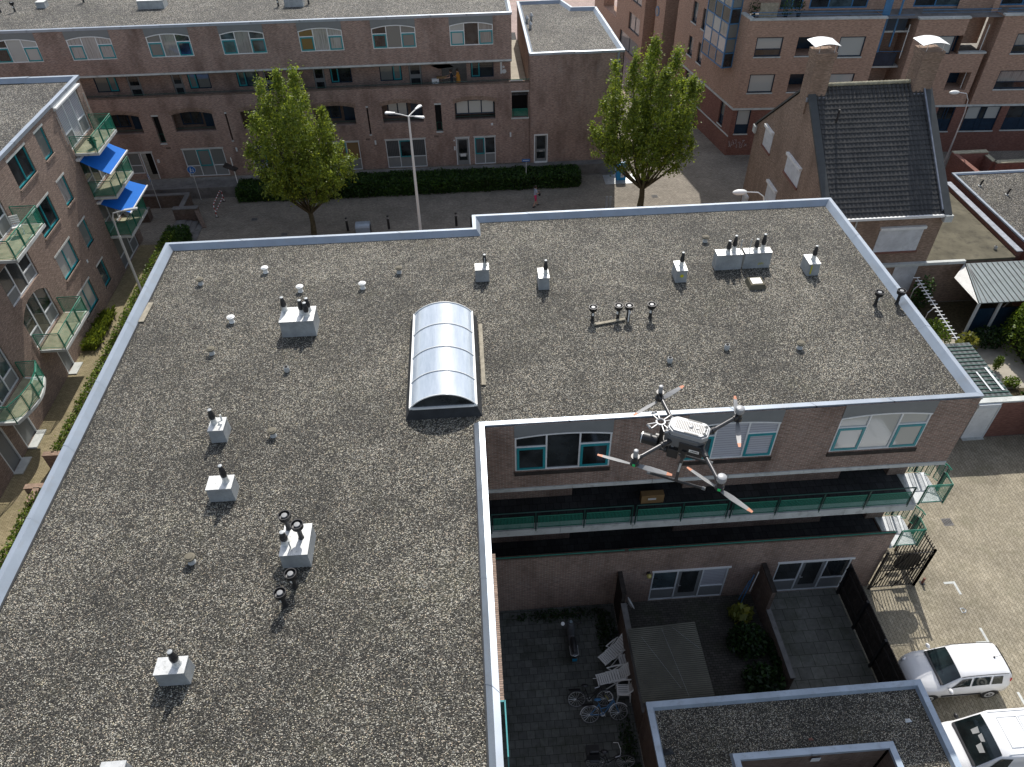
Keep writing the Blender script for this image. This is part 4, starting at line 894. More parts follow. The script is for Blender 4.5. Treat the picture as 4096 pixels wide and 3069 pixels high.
T1 = [(-.2, .3, 3.2, 11.2, 1.0), (1.0, -.4, 3., 11.55, 1.0), (-1.1, -.4, 3., 11.1, .95), (.3, -1.2, 2.7, 9.4, 1.1), (-2.2, .2, 3.0, 8.6, 1.0), (2.1, .4, 2.8, 8.9, .95), (2.9, -.3, 2.4, 6.9, .95), (-2.7, -.6, 2.9, 6.9, .85), (-1.3, -1.6, 2.4, 7.6, 1.0), (1.5, -1.7, 2.3, 6.8, 1.0), (.4, 1.7, 3.0, 10.0, 1.1), (-1.5, 1.6, 3.0, 8.8, 1.0), (2.0, 1.6, 2.6, 7.8, 1.0), (3.4, .5, 2.3, 5.4, .7), (-2.0, -1.2, 2.5, 5.6, .9), (2.4, -1.4, 2.2, 5.2, .8)]
T2 = [(-.1, .3, 3.0, 11.6, 1.1), (1.5, .2, 2.9, 10.9, 1.0), (-1.3, .4, 3.0, 10.6, 1.05), (-2.6, .2, 3.0, 10.2, .8), (.4, -1.3, 2.6, 10.2, 1.15), (2.5, -.3, 2.7, 9.3, 1.0), (3.2, .3, 3.0, 8.6, .75), (-3.3, -.2, 2.7, 7.9, .95), (-3.9, .1, 2.5, 6.4, .7), (-1.5, -1.6, 2.4, 8.3, 1.1), (1.9, -1.7, 2.4, 7.6, 1.05), (.0, 1.8, 3.0, 10.2, 1.1), (-2.2, 1.5, 2.8, 8.6, 1.0), (2.4, 1.6, 2.7, 8.4, 1.0), (-2.7, -1.2, 2.2, 5.8, .9), (2.8, -1.1, 2.2, 5.6, .8), (-.3, -2.1, 2.3, 6.3, .95)]
tree((-11.2, 46.75, 0), 'upright street tree left of the tall twin-headed street lamp, in front of the hedge', 11.5, T1, 2.6, .17, 3, 42000, .085, (.0, .3))
tree((12.35, 48.5, 0), 'sunlit upright street tree standing in front of the blue container', 11.5, T2, 2.4, .20, 11, 52000, .085)

def hedge(name, x0, x1, y0, y1, z1, n, label, mat, size=.07, z0=0, rough=.06, group=None):
    t = thing(name, label, 'hedge', ((x0 + x1) / 2, (y0 + y1) / 2, 0), group); m = MB(); m.box(x0 + .12, x1 - .12, y0 + .12, y1 - .12, z0, z1 - .12); m.build('branches', 'leafk' if mat == 'leafd' else 'bark', t)
    r = random.Random(int(x0 * 7 + y0)); P = []; A_ = [(x1 - x0) * (y1 - y0), (x1 - x0) * (z1 - z0), (x1 - x0) * (z1 - z0), (y1 - y0) * (z1 - z0), (y1 - y0) * (z1 - z0)]; s = sum(A_)
    for _ in range(n):
        q = r.random() * s; u, v, w = r.random(), r.random(), r.gauss(0, rough) - .03; x = x0 + (x1 - x0) * u; y = y0 + (y1 - y0) * u
        bx = .06 * math.sin(x * 2.1) + .05 * math.sin(x * 5.3 + 1) + .06 * math.sin(y * 1.7) + .05 * math.sin(y * 4.1)
        if q < A_[0]: P.append((x, y0 + (y1 - y0) * v, z1 + w + bx))
        elif q < A_[0] + A_[1]: P.append((x, y0 - w - bx * .6, z0 + (z1 - z0) * v))
        elif q < A_[0] + 2 * A_[1]: P.append((x, y1 + w, z0 + (z1 - z0) * v))
        elif q < A_[0] + 2 * A_[1] + A_[3]: P.append((x0 - w - bx * .6, y, z0 + (z1 - z0) * v))
        else: P.append((x1 + w + bx, y, z0 + (z1 - z0) * v))
    mb = MB(); leafquads(mb, P, size, r, .5); mb.build('leaves', mat, t); return t
hedge('clipped_hedge', -17.45, 8.3, 51.78, 53.6, .98, 30000, 'long dark clipped hedge in front of the far flats', 'leafd', .085)
hedge('low_hedge', -21.05, -20.3, 26.15, 46.2, 1.05, 20000, 'long narrow sunlit hedge along the path beside the left block', 'leafl', .065, rough=.09)
hedge('low_hedge', -20.95, -20.2, 12, 23.4, 1.05, 11000, 'short sunlit hedge at the left edge, in front of the low brick walls', 'leafl', .065, rough=.09)
hedge('clipped_hedge', -21.15, -19.75, 45.0, 47.2, .95, 2400, 'dark square end of hedge beside the garden steps', 'leafd', .085)
g_ = thing('grass_clump', 'tall green grass growing along the foot of the left block', 'plant', (-22.75, 36.2, 0)); r = random.Random(4); mb = MB()
for i in range(1500):
    x = -23.05 + r.random() * .75; y = 34.9 + r.random() * 3.4; w_ = .02; h_ = r.uniform(.35, .7); dx, dy = r.gauss(.12, .16), r.gauss(0, .2); mb.v += [(x - w_, y, 0), (x + w_, y + .01, 0), (x + dx * .6 + w_ * .6, y + dy * .6, h_ * .8), (x + dx, y + dy, h_ * .9)]; k = len(mb.v); mb.f.append((k - 4, k - 3, k - 2, k - 1)); mb.mi.append(0)
mb.build('blades', 'grassm', g_)
# low walls by the left hedge
def lowwall(name, boxes, label, mat='brickD', cat='wall', top='concd'):
    t = thing(name, label, cat, (boxes[0][0], boxes[0][2], 0)); m = MB(); c = MB()
    for x0, x1, y0, y1, z in boxes: m.box(x0, x1, y0, y1, 0, z); c.box(x0 - .02, x1 + .02, y0 - .02, y1 + .02, z, z + .06)
    m.build('wall', mat, t); c.build('coping', top, t); return t
lowwall('low_brick_wall', [(-21.45, -19.5, 25.75, 26.0, .95)], 'low brick wall closing the long hedge, the farther one', 'brickL', top='brickG')
lowwall('low_brick_wall', [(-21.5, -19.5, 23.72, 23.97, .95), (-21.05, -20.8, 22.9, 23.72, .95)], 'T-shaped low brick wall at the start of the short hedge', 'brickL', top='brickG')
lowwall('retaining_wall', [(-29, -20.8, 51.55, 51.85, .95), (-21.05, -20.75, 49.75, 51.55, .95), (-21.4, -19.65, 49.3, 49.7, 1.0)], 'dark L-shaped garden wall beside the round blue path signs')
m = MB(); m.add([(-19.9, 49.3, 0), (-19.3, 48.3, 0), (-19.3, 48.3, .05), (-19.9, 49.3, 1.0), (-19.65, 49.5, 0), (-19.05, 48.4, 0), (-19.05, 48.4, .05), (-19.65, 49.5, 1.0)], [(0, 1, 2, 3), (4, 7, 6, 5), (3, 2, 6, 7), (1, 5, 6, 2)])
tag(m.build('sloping_wall', 'brickD'), 'sloping stub of dark wall beside the garden steps', 'wall')
lowwall('low_wall', [(-24.4, -23.3, 49.5, 50.2, .8)], 'dark low wall behind the lowest balcony of the left block')
st_ = thing('garden_steps', 'broad dark steps between the sloping wall and the end of the hedge', 'steps', (-20.3, 47.6, 0))
for i in range(4): m = MB(); m.box(-21.3 + 0, -19.35 - i * .42, 46.5, 49.2, .0 + i * .06 + (.003 if i else 0), .06 + i * .06); m.build('step', 'concd', st_)
# ================================================================ STREET FURNITURE
def arm_lamp(name, base, h, arm, head, label, r0=.07, mat='alu', bell=True):
    t = thing(name, label, 'street lamp', base); b = Vector(base); m = MB(); a = Vector(arm)
    path = [b, b + Vector((0, 0, h * .5)), b + Vector((0, 0, h)), b + Vector((a.x * .12, a.y * .12, h + a.z * .6)), b + Vector((a.x * .4, a.y * .4, h + a.z * .92)), b + Vector((a.x, a.y, h + a.z))]
    m.tube(path, [r0 * 1.2, r0, r0 * .6, r0 * .5, r0 * .45, r0 * .4], 10); m.build('pole', mat, t, True)
    d = Vector((a.x, a.y, 0)).normalized(); c = b + a + Vector((0, 0, h)) + d * .25; rot = math.atan2(d.y, d.x); m = MB(Mx=Matrix.Translation(c) @ Matrix.Rotation(rot, 4, 'Z'))
    m.ball((0, 0, 0), .36, 14, 8, (1.05, .48, .38)); m.build('lamp_head', 'whitep' if bell else 'greyp', t, True)
    m = MB(Mx=Matrix.Translation(c - Vector((0, 0, .06))) @ Matrix.Rotation(rot, 4, 'Z')); m.ball((0.03, 0, 0), .26, 12, 6, (1., .45, .3)); m.build('lamp_glass', 'lamp', t, True); return t
tl = thing('street_lamp', 'tall white street lamp with several flat heads, standing right of the left tree', 'street lamp', (-3.62, 45.3, 0)); b = Vector((-3.62, 45.3, 0))
m = MB(); m.tube([b, b + Vector((.03, 0, 4.5)), b + Vector((.06, 0, 8.8))], [.11, .09, .06], 12); m.build('pole', 'whitep', tl, True)
for dx, dy, dz in ((-1.05, .1, .22), (.55, .9, .15), (.62, -.25, .05)):
    m = MB(); top = b + Vector((.06, 0, 8.78)); e = top + Vector((dx, dy, dz)); m.tube([top, top.lerp(e, .5) + Vector((0, 0, .02)), e], .035, 8); ar = m.build('arm', 'whitep', tl, True)
    d = Vector((dx, dy, 0)).normalized(); m = MB(Mx=Matrix.Translation(e) @ Matrix.Rotation(math.atan2(d.y, d.x), 4, 'Z')); m.add([(-.25, -.07, -.03), (.35, -.15, -.03), (.42, 0, -.03), (.35, .15, -.03), (-.25, .07, -.03), (-.25, -.06, .03), (.3, -.13, .06), (.38, 0, .06), (.3, .13, .06), (-.25, .06, .03)], [(4, 3, 2, 1, 0), (5, 6, 7, 8, 9), (0, 1, 6, 5), (1, 2, 7, 6), (2, 3, 8, 7), (3, 4, 9, 8), (4, 0, 5, 9)]); m.build('lamp_head', 'white', ar, bevel=.02)
# left lamp: mast with a long low fitting
t = thing('street_lamp', 'grey street lamp with an angled neck and long head, in front of the left block', 'street lamp', (-20.15, 38.3, 0)); m = MB()
m.tube([(-20.15, 38.3, 0), (-20.05, 38.3, 5.5)], .075, 10); m.tube([(-20.05, 38.3, 5.5), (-19.97, 38.3, 6.7), (-19.85, 38.3, 6.95), (-19.2, 38.3, 7.1)], [.05, .045, .04, .035], 8); m.build('pole', 'greyp', t, True)
m = MB(Mx=Matrix.Translation((-18.85, 38.3, 7.14)) @ Matrix.Rotation(-.12, 4, 'Y')); m.box(-.38, .4, -.1, .1, -.05, .05); m.build('lamp_head', 'greyp', t, bevel=.03)
arm_lamp('street_lamp', (14.85, 33.2, 0), 8.5, (-1.15, 0, .75), 1, 'street lamp with an oval head, just over the roof edge beside the gabled house', .065)
arm_lamp('street_lamp', (35.4, 49.9, 0), 5.4, (-1.1, 0, 1.5), 1, 'white bent-neck street lamp behind the slate roof on the right', .065)
arm_lamp('street_lamp', (12.3, 66.5, 0), 5.8, (-1.1, 0, .6), 1, 'small street lamp at the top behind the end building', .06)
bp = thing('bollard', '', 'bollard'); m = MB(); m.lathe([(.09, 0), (.085, 1.0), (.075, 1.04), (.02, 1.05)], (0, 0, 0), 14); m.build('post', 'blackp', bp, True); m = MB(); m.lathe([(.088, .83), (.088, .88)], (0, 0, 0), 14); m.lathe([(.088, .92), (.088, .95)], (0, 0, 0), 14); m.build('reflector', 'greyp', bp)
for (x, y), l in (((-8.84, 47.0), 'black bollard nearest the left tree, left of the blue bench'), ((-5.94, 47.0), 'black bollard between the blue bench and the tall lamp'), ((-1.16, 46.95), 'black bollard right of the tall lamp, close to the notch in the roof edge')): place(bp, (x, y, 0), l, 0, 'black street bollards')
bn = thing('bench', 'blue-grey curved bench or box at the far side of the roof edge, between two bollards', 'bench', (-7.7, 46.6, 0)); m = MB()
m.add([(x, y, z) for x in (-8.2, -7.2) for y, z in ((46.3, 0), (46.3, .55), (46.36, .68), (46.55, .75), (46.95, .72), (47.05, .6), (47.05, 0))], [(i, i + 1, 7 + i + 1, 7 + i) for i in range(6)] + [tuple(range(7))[::-1], tuple(range(7, 14))]); m.build('seat', 'capblue', bn, bevel=.01)
m = MB(); m.box(-8.22, -8.2, 46.4, 46.95, 0, .5); m.box(-7.2, -7.18, 46.4, 46.95, 0, .5); m.each('end_plate', 'blackm', bn)
# red-white tubular barrier
t = NT('red white bands'); p = t.new('ShaderNodeSeparateXYZ'); t.lk(t.co, p.inputs[0]); f = t.math('GREATER_THAN', t.math('FRACT', t.math('ADD', t.math('MULTIPLY', p.outputs[1], 2.6), t.math('MULTIPLY', p.outputs[2], 2.6))), .5); M['redwhite'] = t.fin(t.ramp(f, [(0, (.35, .02, .02)), (1, (.75, .75, .75))], 'CONSTANT'), .4)
br = thing('tube_barrier', 'red and white striped tubular barrier on the dark street', 'barrier', (-18.6, 51, 0)); m = MB(); m.tube([(-18.62, 49.8, 0), (-18.62, 49.8, .85), (-18.62, 50.0, 1.0), (-18.6, 51.9, 1.0), (-18.58, 52.1, .85), (-18.58, 52.1, 0)], .035, 8); m.tube([(-18.62, 49.8, .4), (-18.58, 52.1, .4)], .03, 8); m.build('hoop', 'redwhite', br, True)
for y in (49.8, 52.1): m = MB(); m.box(-18.72, -18.5, y - .06, y + .06, 0, .03); m.build('foot', 'blackm', br)
def disc(mb, c, r, n, depth=.012): mb.lathe([(r, 0), (r, depth)], c, 24, n)
def walker_glyph(mb, c, s, X, Zv, n):
    c = Vector(c); X = Vector(X); Zv = Vector(Zv); n = Vector(n)
    def L(pts, w): 
        for a, b in zip(pts, pts[1:]):
            A_ = c + X * a[0] * s + Zv * a[1] * s + n * .002; B_ = c + X * b[0] * s + Zv * b[1] * s + n * .002; mb.tube([A_, B_], w * s * .5, 4)
    L([(-.15, .15), (-.2, -.15), (-.32, -.55)], .14); L([(-.2, -.1), (0, -.5)], .12); L([(-.15, .2), (.1, -.05)], .09); L([(-.15, .2), (-.38, -.05)], .08); mb.ball(c + (X * -.12 + Zv * .42) * s, .11 * s, 8, 6)
    L([(.3, -.02), (.3, -.25), (.2, -.5)], .1); L([(.3, -.25), (.42, -.48)], .08); mb.ball(c + (X * .32 + Zv * .14) * s, .08 * s, 8, 6); L([(.3, -.05), (.45, -.2)], .06)
def sign(base, h, label, nrm):
    t = thing('path_sign', label, 'traffic sign', base); b = Vector(base); nrm = Vector(nrm).normalized(); m = MB(); m.cyl(b, b + Vector((0, 0, h)), .03, n=8); m.build('pole', 'greyp', t, True)
    c = b + Vector((0, 0, h - .1)) + nrm * .035; m = MB(); disc(m, c, .30, nrm); d = m.build('sign_face', 'white', t); m = MB(); disc(m, c + nrm * .003, .28, nrm); m.build('blue_disc', 'signblue', d)
    X = Vector((0, 0, 1)).cross(nrm); m = MB(); walker_glyph(m, c + nrm * .016, .34, X, (0, 0, 1), nrm); m.build('pictogram', 'white', d); return t
sign((-20.4, 52.55, 0), 2.55, 'round blue sign of an adult leading a child, facing the camera', (.15, -1, 0)); sign((-23.1, 51.45, 0), 2.6, 'round blue path sign turned half away, by the dark doorway', (-.8, -.6, 0))
t = thing('street_name_sign', 'small blue street name plate on a post in front of the grey door', 'street sign', (4.27, 52.4, 0)); m = MB(); m.cyl((4.27, 52.4, 0), (4.27, 52.4, 2.15), .03, n=8); m.build('pole', 'greyp', t); m = MB(); m.box(3.95, 4.55, 52.35, 52.37, 1.98, 2.18); m.build('name_plate', 'signblue', t); m = MB(); m.box(4.02, 4.48, 52.345, 52.349, 2.06, 2.1); m.build('lettering', 'white', t)
t = thing('map_board', 'dark angled board on a white post beside the left tree', 'sign', (-17.6, 53.4, .86)); m = MB(); m.cyl((-17.6, 53.3, .0), (-17.6, 53.3, 2.9), .04, n=8); m.build('pole', 'whitep', t); m = MB(); m.add([(-18.3, 53.1, 2.3), (-17.4, 52.9, 2.0), (-17.2, 53.2, 2.1), (-18.1, 53.4, 2.5)], [(0, 1, 2, 3)]); m.add([(-18.3, 53.1, 2.26), (-17.4, 52.9, 1.96), (-17.2, 53.2, 2.06), (-18.1, 53.4, 2.46)], [(3, 2, 1, 0)]); m.build('board', 'dwood', t)
# blue underground waste container
w = thing('waste_container', 'bright blue street waste container with a rounded top on a steel plate', 'container', (11.7, 52.9, 0)); m = MB(); m.add([(x, y, z) for x in (11.3, 12.0) for y, z in ((52.5, .03), (52.5, .95), (52.56, 1.15), (52.75, 1.28), (53.0, 1.3), (53.2, 1.15), (53.2, .03))], [(i, i + 1, 8 + i, 7 + i) for i in range(6)] + [tuple(range(7))[::-1], tuple(range(7, 14))]); m.build('body', 'binblue', w, bevel=.03)
m = MB(); m.box(11.42, 11.9, 52.485, 52.495, 1.0, 1.06) if 0 else m.add([(11.42, 52.49, 1.0), (11.9, 52.49, 1.0), (11.9, 52.62, 1.235), (11.42, 52.62, 1.235)], [(0, 1, 2, 3)]); m.build('hatch', 'alu', w)
m = MB(); m.box(11.58, 11.84, 52.488, 52.494, .25, .6); lab = m.build('label_plate', 'white', w); m = MB(); disc(m, (11.71, 52.486, .44), .07, (0, -1, 0), .003); m.build('label_symbol', 'blackp', lab); m = MB(); disc(m, (11.71, 52.482, .44), .045, (0, -1, 0), .002); m.build('label_hole', 'white', lab)
m = MB(); m.box(10.35, 12.75, 51.95, 53.45, .004, .03); tag(m.build('steel_plate', 'grating'), 'pale steel ground plate under the blue container', 'plate')
t = thing('double_post', 'pair of pale posts just beyond the roof edge, left of the right tree', 'post', (9.9, 48.4, 0))
for x in (9.72, 9.98): m = MB(); m.box(x, x + .18, 48.3, 48.38, 0, .98); m.build('post', 'galv', t, bevel=.02)
for (x, y), l in (((-15.8, 49.2), 'dark manhole cover in the street left of the left tree'), ((-13.3, 46.9), 'rectangular drain cover near the trunk of the left tree'), ((20.6, 19.2), 'slotted iron drain in the sunlit driveway'), ((13.7, 49.8), 'round manhole in the sunlit patch')):
    t = thing('drain_cover', l, 'drain', (x, y, 0)); m = MB(); m.box(x - .22, x + .22, y - .2, y + .2, .004, .016); m.build('grate', 'concd', t)
    m = MB(); [m.box(x - .18 + i * .065, x - .155 + i * .065, y - .15, y + .15, .016, .019) for i in range(6)]; m.build('slots', 'dark', t)

# ================================================================ ORANGE-BROWN FLATS behind (two faces meeting at a blunt corner)
C_ = thing('apartment_block', 'orange-brown brick flats with a dark red base and a blue glazed bay', 'building', (24, 60, 0))
OA = Vector((20.73, 55.93, 0)); UA = Vector((.9979, -.0644, 0)); NA = Vector((-.0644, -.9979, 0)); UB = Vector((-.168, .9858, 0)); NB = Vector((-.9858, -.168, 0))
FR = dict(O=OA, U=UA, N=NA, Z=(0, 0, 1), sc=1.); FLf = dict(O=OA, U=UB, N=NB, Z=(0, 0, 1), sc=1.)
rw = [(.77, 2.72, 7.73, 9.1), (6.87, 8.74, 7.63, 9.05), (.8, 2.7, 5.05, 6.43), (6.83, 8.7, 5.0, 6.4)]; rl = [(3.8, 5.86, 7.75, 9.08), (3.82, 5.86, 5.08, 6.42)]
m = MB(**FR); wall(m, 0, 9.8, 3.86, 10.25, [(*h, .14) for h in rw] + [(*h, 1.5) for h in rl])
m.fq([(9.8, 0, 0), (9.8, 0, -2.5), (9.8, 10.25, -2.5), (9.8, 10.25, 0)])
wall(m, 12.22, 15.83, 3.86, 10.15, [(13.63, 15.3, 7.68, 9.0, .14), (15.3, 15.83, 7.68, 9.0, .6)]); m.fq([(12.22, 0, 0), (12.22, 10.15, 0), (12.22, 10.15, -2.5), (12.22, 0, -2.5)]); m.fq([(15.83, 7.7, 0), (15.83, 7.7, -2.2), (15.83, 10.15, -2.2), (15.83, 10.15, 0)])
wall(m, 15.83, 17.85, 3.86, 7.7, [(15.83, 17.45, 5.0, 6.33, 1.6)]); m.fq([(17.85, 0, 0), (17.85, 0, -1.2), (17.85, 7.7, -1.2), (17.85, 7.7, 0)])
b3 = [(19.75, 21.6, 7.69, 9.07), (19.6, 22.2, 5.03, 6.42), (24, 26, 7.69, 9.07), (24, 26, 5.03, 6.42)]
wall(m, 18.3, 34, 3.86, 10.3, [(*h, .14) for h in b3]); m.fq([(18.3, 0, 0), (18.3, 10.3, 0), (18.3, 10.3, -1.4), (18.3, 0, -1.4)])
m.fq([(9.8, 0, -2.5), (12.22, 0, -2.5), (12.22, 13, -2.5), (9.8, 13, -2.5)]); m.fq([(17.85, 3.86, -1.2), (18.3, 3.86, -1.2), (18.3, 13, -1.2), (17.85, 13, -1.2)]); m.fq([(15.83, 7.7, -2.2), (18.3, 7.7, -2.2), (18.3, 13, -2.2), (15.83, 13, -2.2)])
m.build('wall', 'brickC', C_)
m = MB(**FR); gw_ = [(.38, 1.45, 1.8, 3.72), (18.2, 20.9, 1.75, 3.7), (21.5, 24.6, 1.78, 3.72), (16.0, 17.35, 1.75, 3.7)]
wall(m, 0, 34, 0, 3.72, [(*h, .2) for h in gw_]); m.build('base_wall', 'brickR', C_)
m = MB(**FR); m.fbox(-.02, 34, 3.72, 3.86, -.1, .05); m.fbox(0, 9.9, 10.25, 10.36, -.3, .05); m.fbox(12.15, 15.9, 10.15, 10.27, -.3, .06); m.fbox(15.9, 17.95, 7.7, 7.82, -.3, .06); m.fbox(18.25, 34, 10.3, 10.42, -.3, .06)
for h in rw + rl + b3 + gw_: m.fbox(h[0] - .04, h[1] + .04, h[2] - .09, h[2], -.1, .05)
m.each('coping', 'conc', C_)
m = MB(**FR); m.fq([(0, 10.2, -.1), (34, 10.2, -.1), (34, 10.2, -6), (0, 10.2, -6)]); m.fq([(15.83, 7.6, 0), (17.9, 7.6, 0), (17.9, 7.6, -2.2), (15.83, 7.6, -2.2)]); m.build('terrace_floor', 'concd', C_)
for h, g in zip(rw + [(13.63, 15.3, 7.68, 9.0)] + b3, ('curtain', 'roller', 'roller', 'roller', 'roller', 'drape', 'drape', 'glass', 'drape')): window(C_, FR, *h, [(1, [(0, 1, 'p', g)])] if g == 'roller' else [(1, [(0, .35, 'p', 'glass'), (.35, 1, 'p', 'roller' if g == 'curtain' else g)])], n=-.12, fr='dblue', t=.08)
for h in rl + [(15.83, 17.45, 5.0, 6.33), (15.3, 15.83, 7.68, 9.0)]:
    q = MB(**FR); dd = -1.5 if h[0] != 15.3 else -.6; q.fq([(h[0], h[2], dd), (h[1], h[2], dd), (h[1], h[3], dd), (h[0], h[3], dd)]); q.build('loggia_back', 'dblue', C_)
for h, g in zip(gw_, ('roller', 'glass', 'glass', 'glass')):
    if g == 'roller': window(C_, FR, *h, [(1, [(0, .34, 'k', 'dblue'), (.34, 1, 'p', 'roller')])], n=-.14, fr='dblue', t=.08)
    else: window(C_, FR, *h, [(1.3, [(0, .45, 'k', 'dblue'), (.45, 1, 'p', 'roller' if h[0] == 18.2 else 'glass')]), (.5, [(0, .45, 'k', 'dblue'), (.45, 1, 'p', 'glass')]), (1.2, [(0, .45, 'k', 'dblue'), (.45, 1, 'p', 'roller' if h[0] == 18.2 else 'glass')])], n=-.14, fr='dblue', t=.08)
# recess balconies
for z in (6.45, 3.9, 9.0):
    q = MB(**FR); q.fbox(9.85, 12.2, z, z + .12, -2.4, -.9); bo = q.build('balcony', 'conc', C_); q = MB(**FR); q.fbox(9.85, 11.8, z + .14, z + 1.1, -.9, -.87); q.build('balustrade', 'dblue', bo); q = MB(**FR); q.tube([q.p(9.85, z + 1.2, -.88), q.p(12.2, z + 1.2, -.88)], .025, 5); q.build('handrail', 'blue', bo)
q = MB(**FR)
q.fbox(9.82, 10.35, 7.6, 13, -.95, -.86); q.fbox(11.0, 11.12, 8, 13, -.95, -.86)
q.build('blue_strip', 'blue', C_)
for u, z0, z1 in ((11.85, 7.3, 9.7), (17.65, 7.3, 9.6), (17.3, 5.0, 6.3), (5.5, 7.9, 9.0)): q = MB(**FR); q.cyl(q.p(u, z0, -.4), q.p(u, z1, -.4), .03, n=6); q.build('flag_pole', 'whitep', C_)
# set-back top storey with blue joinery
FT = dict(FR, O=OA - NA * 2.4)
q = MB(**FT); wall(q, 1.2, 34, 10.2, 13.5, [(1.6, 4.4, 10.3, 12.8, .1), (4.9, 9.2, 10.3, 12.8, .1), (12.6, 17.4, 10.3, 12.8, .1), (19, 24, 10.3, 12.8, .1)]); q.build('upper_wall', 'brickC', C_)
for a, b in ((1.6, 4.4), (4.9, 9.2), (12.6, 17.4), (19, 24)): window(C_, FT, a, b, 10.3, 12.8, [(1, [(0, 1, 'p', 'glass')]), (1.2, [(0, 1, 'p', 'glassb')]), (.8, [(0, 1, 'p', 'glass')])], n=-.08, fr='blue', t=.09)
for a, b in ((.1, 9.8), (12.3, 17.9), (18.4, 30)):
    q = MB(**FR); q.tube([q.p(a, 10.75, -.15), q.p(b, 10.75, -.15)], .022, 5); q.tube([q.p(a, 10.55, -.15), q.p(b, 10.55, -.15)], .014, 5); q.each('handrail', 'blue', C_)
lw = [(8.42, 9.38, 7.55, 9.15), (6.52, 7.45, 7.55, 9.1), (8.4, 9.37, 4.94, 6.45), (6.5, 7.45, 4.92, 6.48), (8.4, 9.37, 10.2, 11.8), (6.5, 7.45, 10.2, 11.8)]
q = MB(**FLf); wall(q, 0, 12.2, 3.86, 10.35, [(*h, .2) for h in lw[:4]] + [(8.4, 9.37, 10.2, 10.35, .2), (6.5, 7.45, 10.2, 10.35, .2)]); wall(q, 1.35, 12.2, 10.35, 14, [(8.4, 9.37, 10.35, 11.8, .2), (6.5, 7.45, 10.35, 11.8, .2)])
q.fq([(1.35, 10.3, 0), (1.35, 10.3, -3), (1.35, 14, -3), (1.35, 14, 0)]); q.fq([(12.2, 0, 0), (12.2, 0, -1.5), (12.2, 14, -1.5), (12.2, 14, 0)])
q.fbox(14.3, 16.3, 0, 14, -4, .25); q.fq([(16.3, 0, -1.6), (18.3, 0, -1.6), (18.3, 14, -1.6), (16.3, 14, -1.6)]); q.fbox(18.3, 18.9, 0, 14, -4, .5)
wall(q, 18.9, 34, 0, 10, [(20.4, 23.4, 2.8, 4.4, .2), (20.4, 25.6, .5, 2.1, .2), (20.4, 23.4, 5.5, 7.1, .2), (27, 31, 2.8, 4.6, 1.2), (27, 31, 5.6, 7.2, 1.2)])
q.build('wall', 'brickC', C_)
q = MB(**FLf); gl_ = [(1.3, 2.12, 1.9, 3.72), (6.5, 9.0, 2.0, 3.72)]; wall(q, 0, 12.2, 0, 3.72, [(*h, .2) for h in gl_]); q.build('base_wall', 'brickR', C_)
q = MB(**FLf); q.fbox(-.02, 12.3, 3.72, 3.86, -.1, .05); q.fbox(0, 12.3, 1.55, 1.65, -.05, .05); q.fbox(0, 1.35, 10.35, 10.46, -.3, .05)
for h in lw + gl_: q.fbox(h[0] - .04, h[1] + .04, h[2] - .1, h[2], -.1, .05)
q.each('coping', 'conc', C_)
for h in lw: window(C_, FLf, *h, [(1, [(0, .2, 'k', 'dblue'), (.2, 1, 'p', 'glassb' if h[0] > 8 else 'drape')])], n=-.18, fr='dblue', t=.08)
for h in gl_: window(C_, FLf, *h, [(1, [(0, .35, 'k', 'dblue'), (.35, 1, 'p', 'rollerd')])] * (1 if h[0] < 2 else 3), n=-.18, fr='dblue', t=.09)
for h in ((20.4, 23.4, 2.8, 4.4), (20.4, 25.6, .5, 2.1), (20.4, 23.4, 5.5, 7.1)): window(C_, FLf, *h, [(1, [(0, 1, 'p', 'drape')])] * 2, n=-.18, fr='dblue', t=.09)
q = MB(**FLf)
for u in (12.3, 13.2): 
    for z in range(7): q.fbox(u, u + .85, z * 2, z * 2 + 1.85, -1.45, -1.38)
q.build('glazed_strip', 'dblue', C_); q = MB(**FLf); q.fbox(12.25, 12.33, 0, 14, -1.4, -1.25); q.fbox(13.12, 13.2, 0, 14, -1.4, -1.25)
for z in range(8): q.fbox(12.3, 14.2, z * 2 - .12, z * 2, -1.4, -1.28)
q.build('blue_frame', 'blue', C_)
q = MB(**FLf); q.fbox(16.35, 17.0, 1, 14, -1.58, -1.5); q.build('glass_blocks', 'drape', C_)
q = MB(**FLf); q.lathe([(.42, 0), (.42, .05)], q.p(15.9, 6.5, .25), 20, NB); ph = q.build('porthole_frame', 'blue', C_); q = MB(**FLf); q.lathe([(.32, 0), (.32, .06)], q.p(15.9, 6.5, .25), 20, NB); q.build('porthole_glass', 'glass', ph)
# the blue glazed bay
q = MB(**FLf); q.fbox(1.45, 5.2, 6.5, 13, .002, .8); ob = q.build('bay_window', 'dblue', C_)
for i in range(6):
    z0 = 6.58 + i * 1.05
    for j in range(3):
        u0 = 1.55 + j * 1.23; q = MB(**FLf); q.fbox(u0, u0 + 1.15, z0, z0 + .97, .8, .812); q.build('pane', ('glass' if i in (0, 3) else ('roller' if (i + j) % 2 else 'drape')), ob)
    q = MB(**FLf); q.add([q.p(1.44, z0, .06), q.p(1.44, z0, .74), q.p(1.44, z0 + .97, .74), q.p(1.44, z0 + .97, .06)], [(0, 1, 2, 3)]); q.build('pane', 'glass' if i in (0, 3) else 'rollerd', ob)
q = MB(**FLf)
for j in range(4): u = 1.43 + j * 1.23; q.fbox(u, u + .09, 6.48, 13, .8, .84)
for i in range(7): z = 6.48 + i * 1.05; q.fbox(1.43, 5.21, z, z + .08, .79, .845); q.fbox(1.40, 1.43, z, z + .08, 0, .84)
q.fbox(1.40, 1.43, 6.48, 13, .76, .84); q.fbox(1.40, 1.43, 6.48, 13, 0, .06); q.build('blue_frame', 'blue', ob)
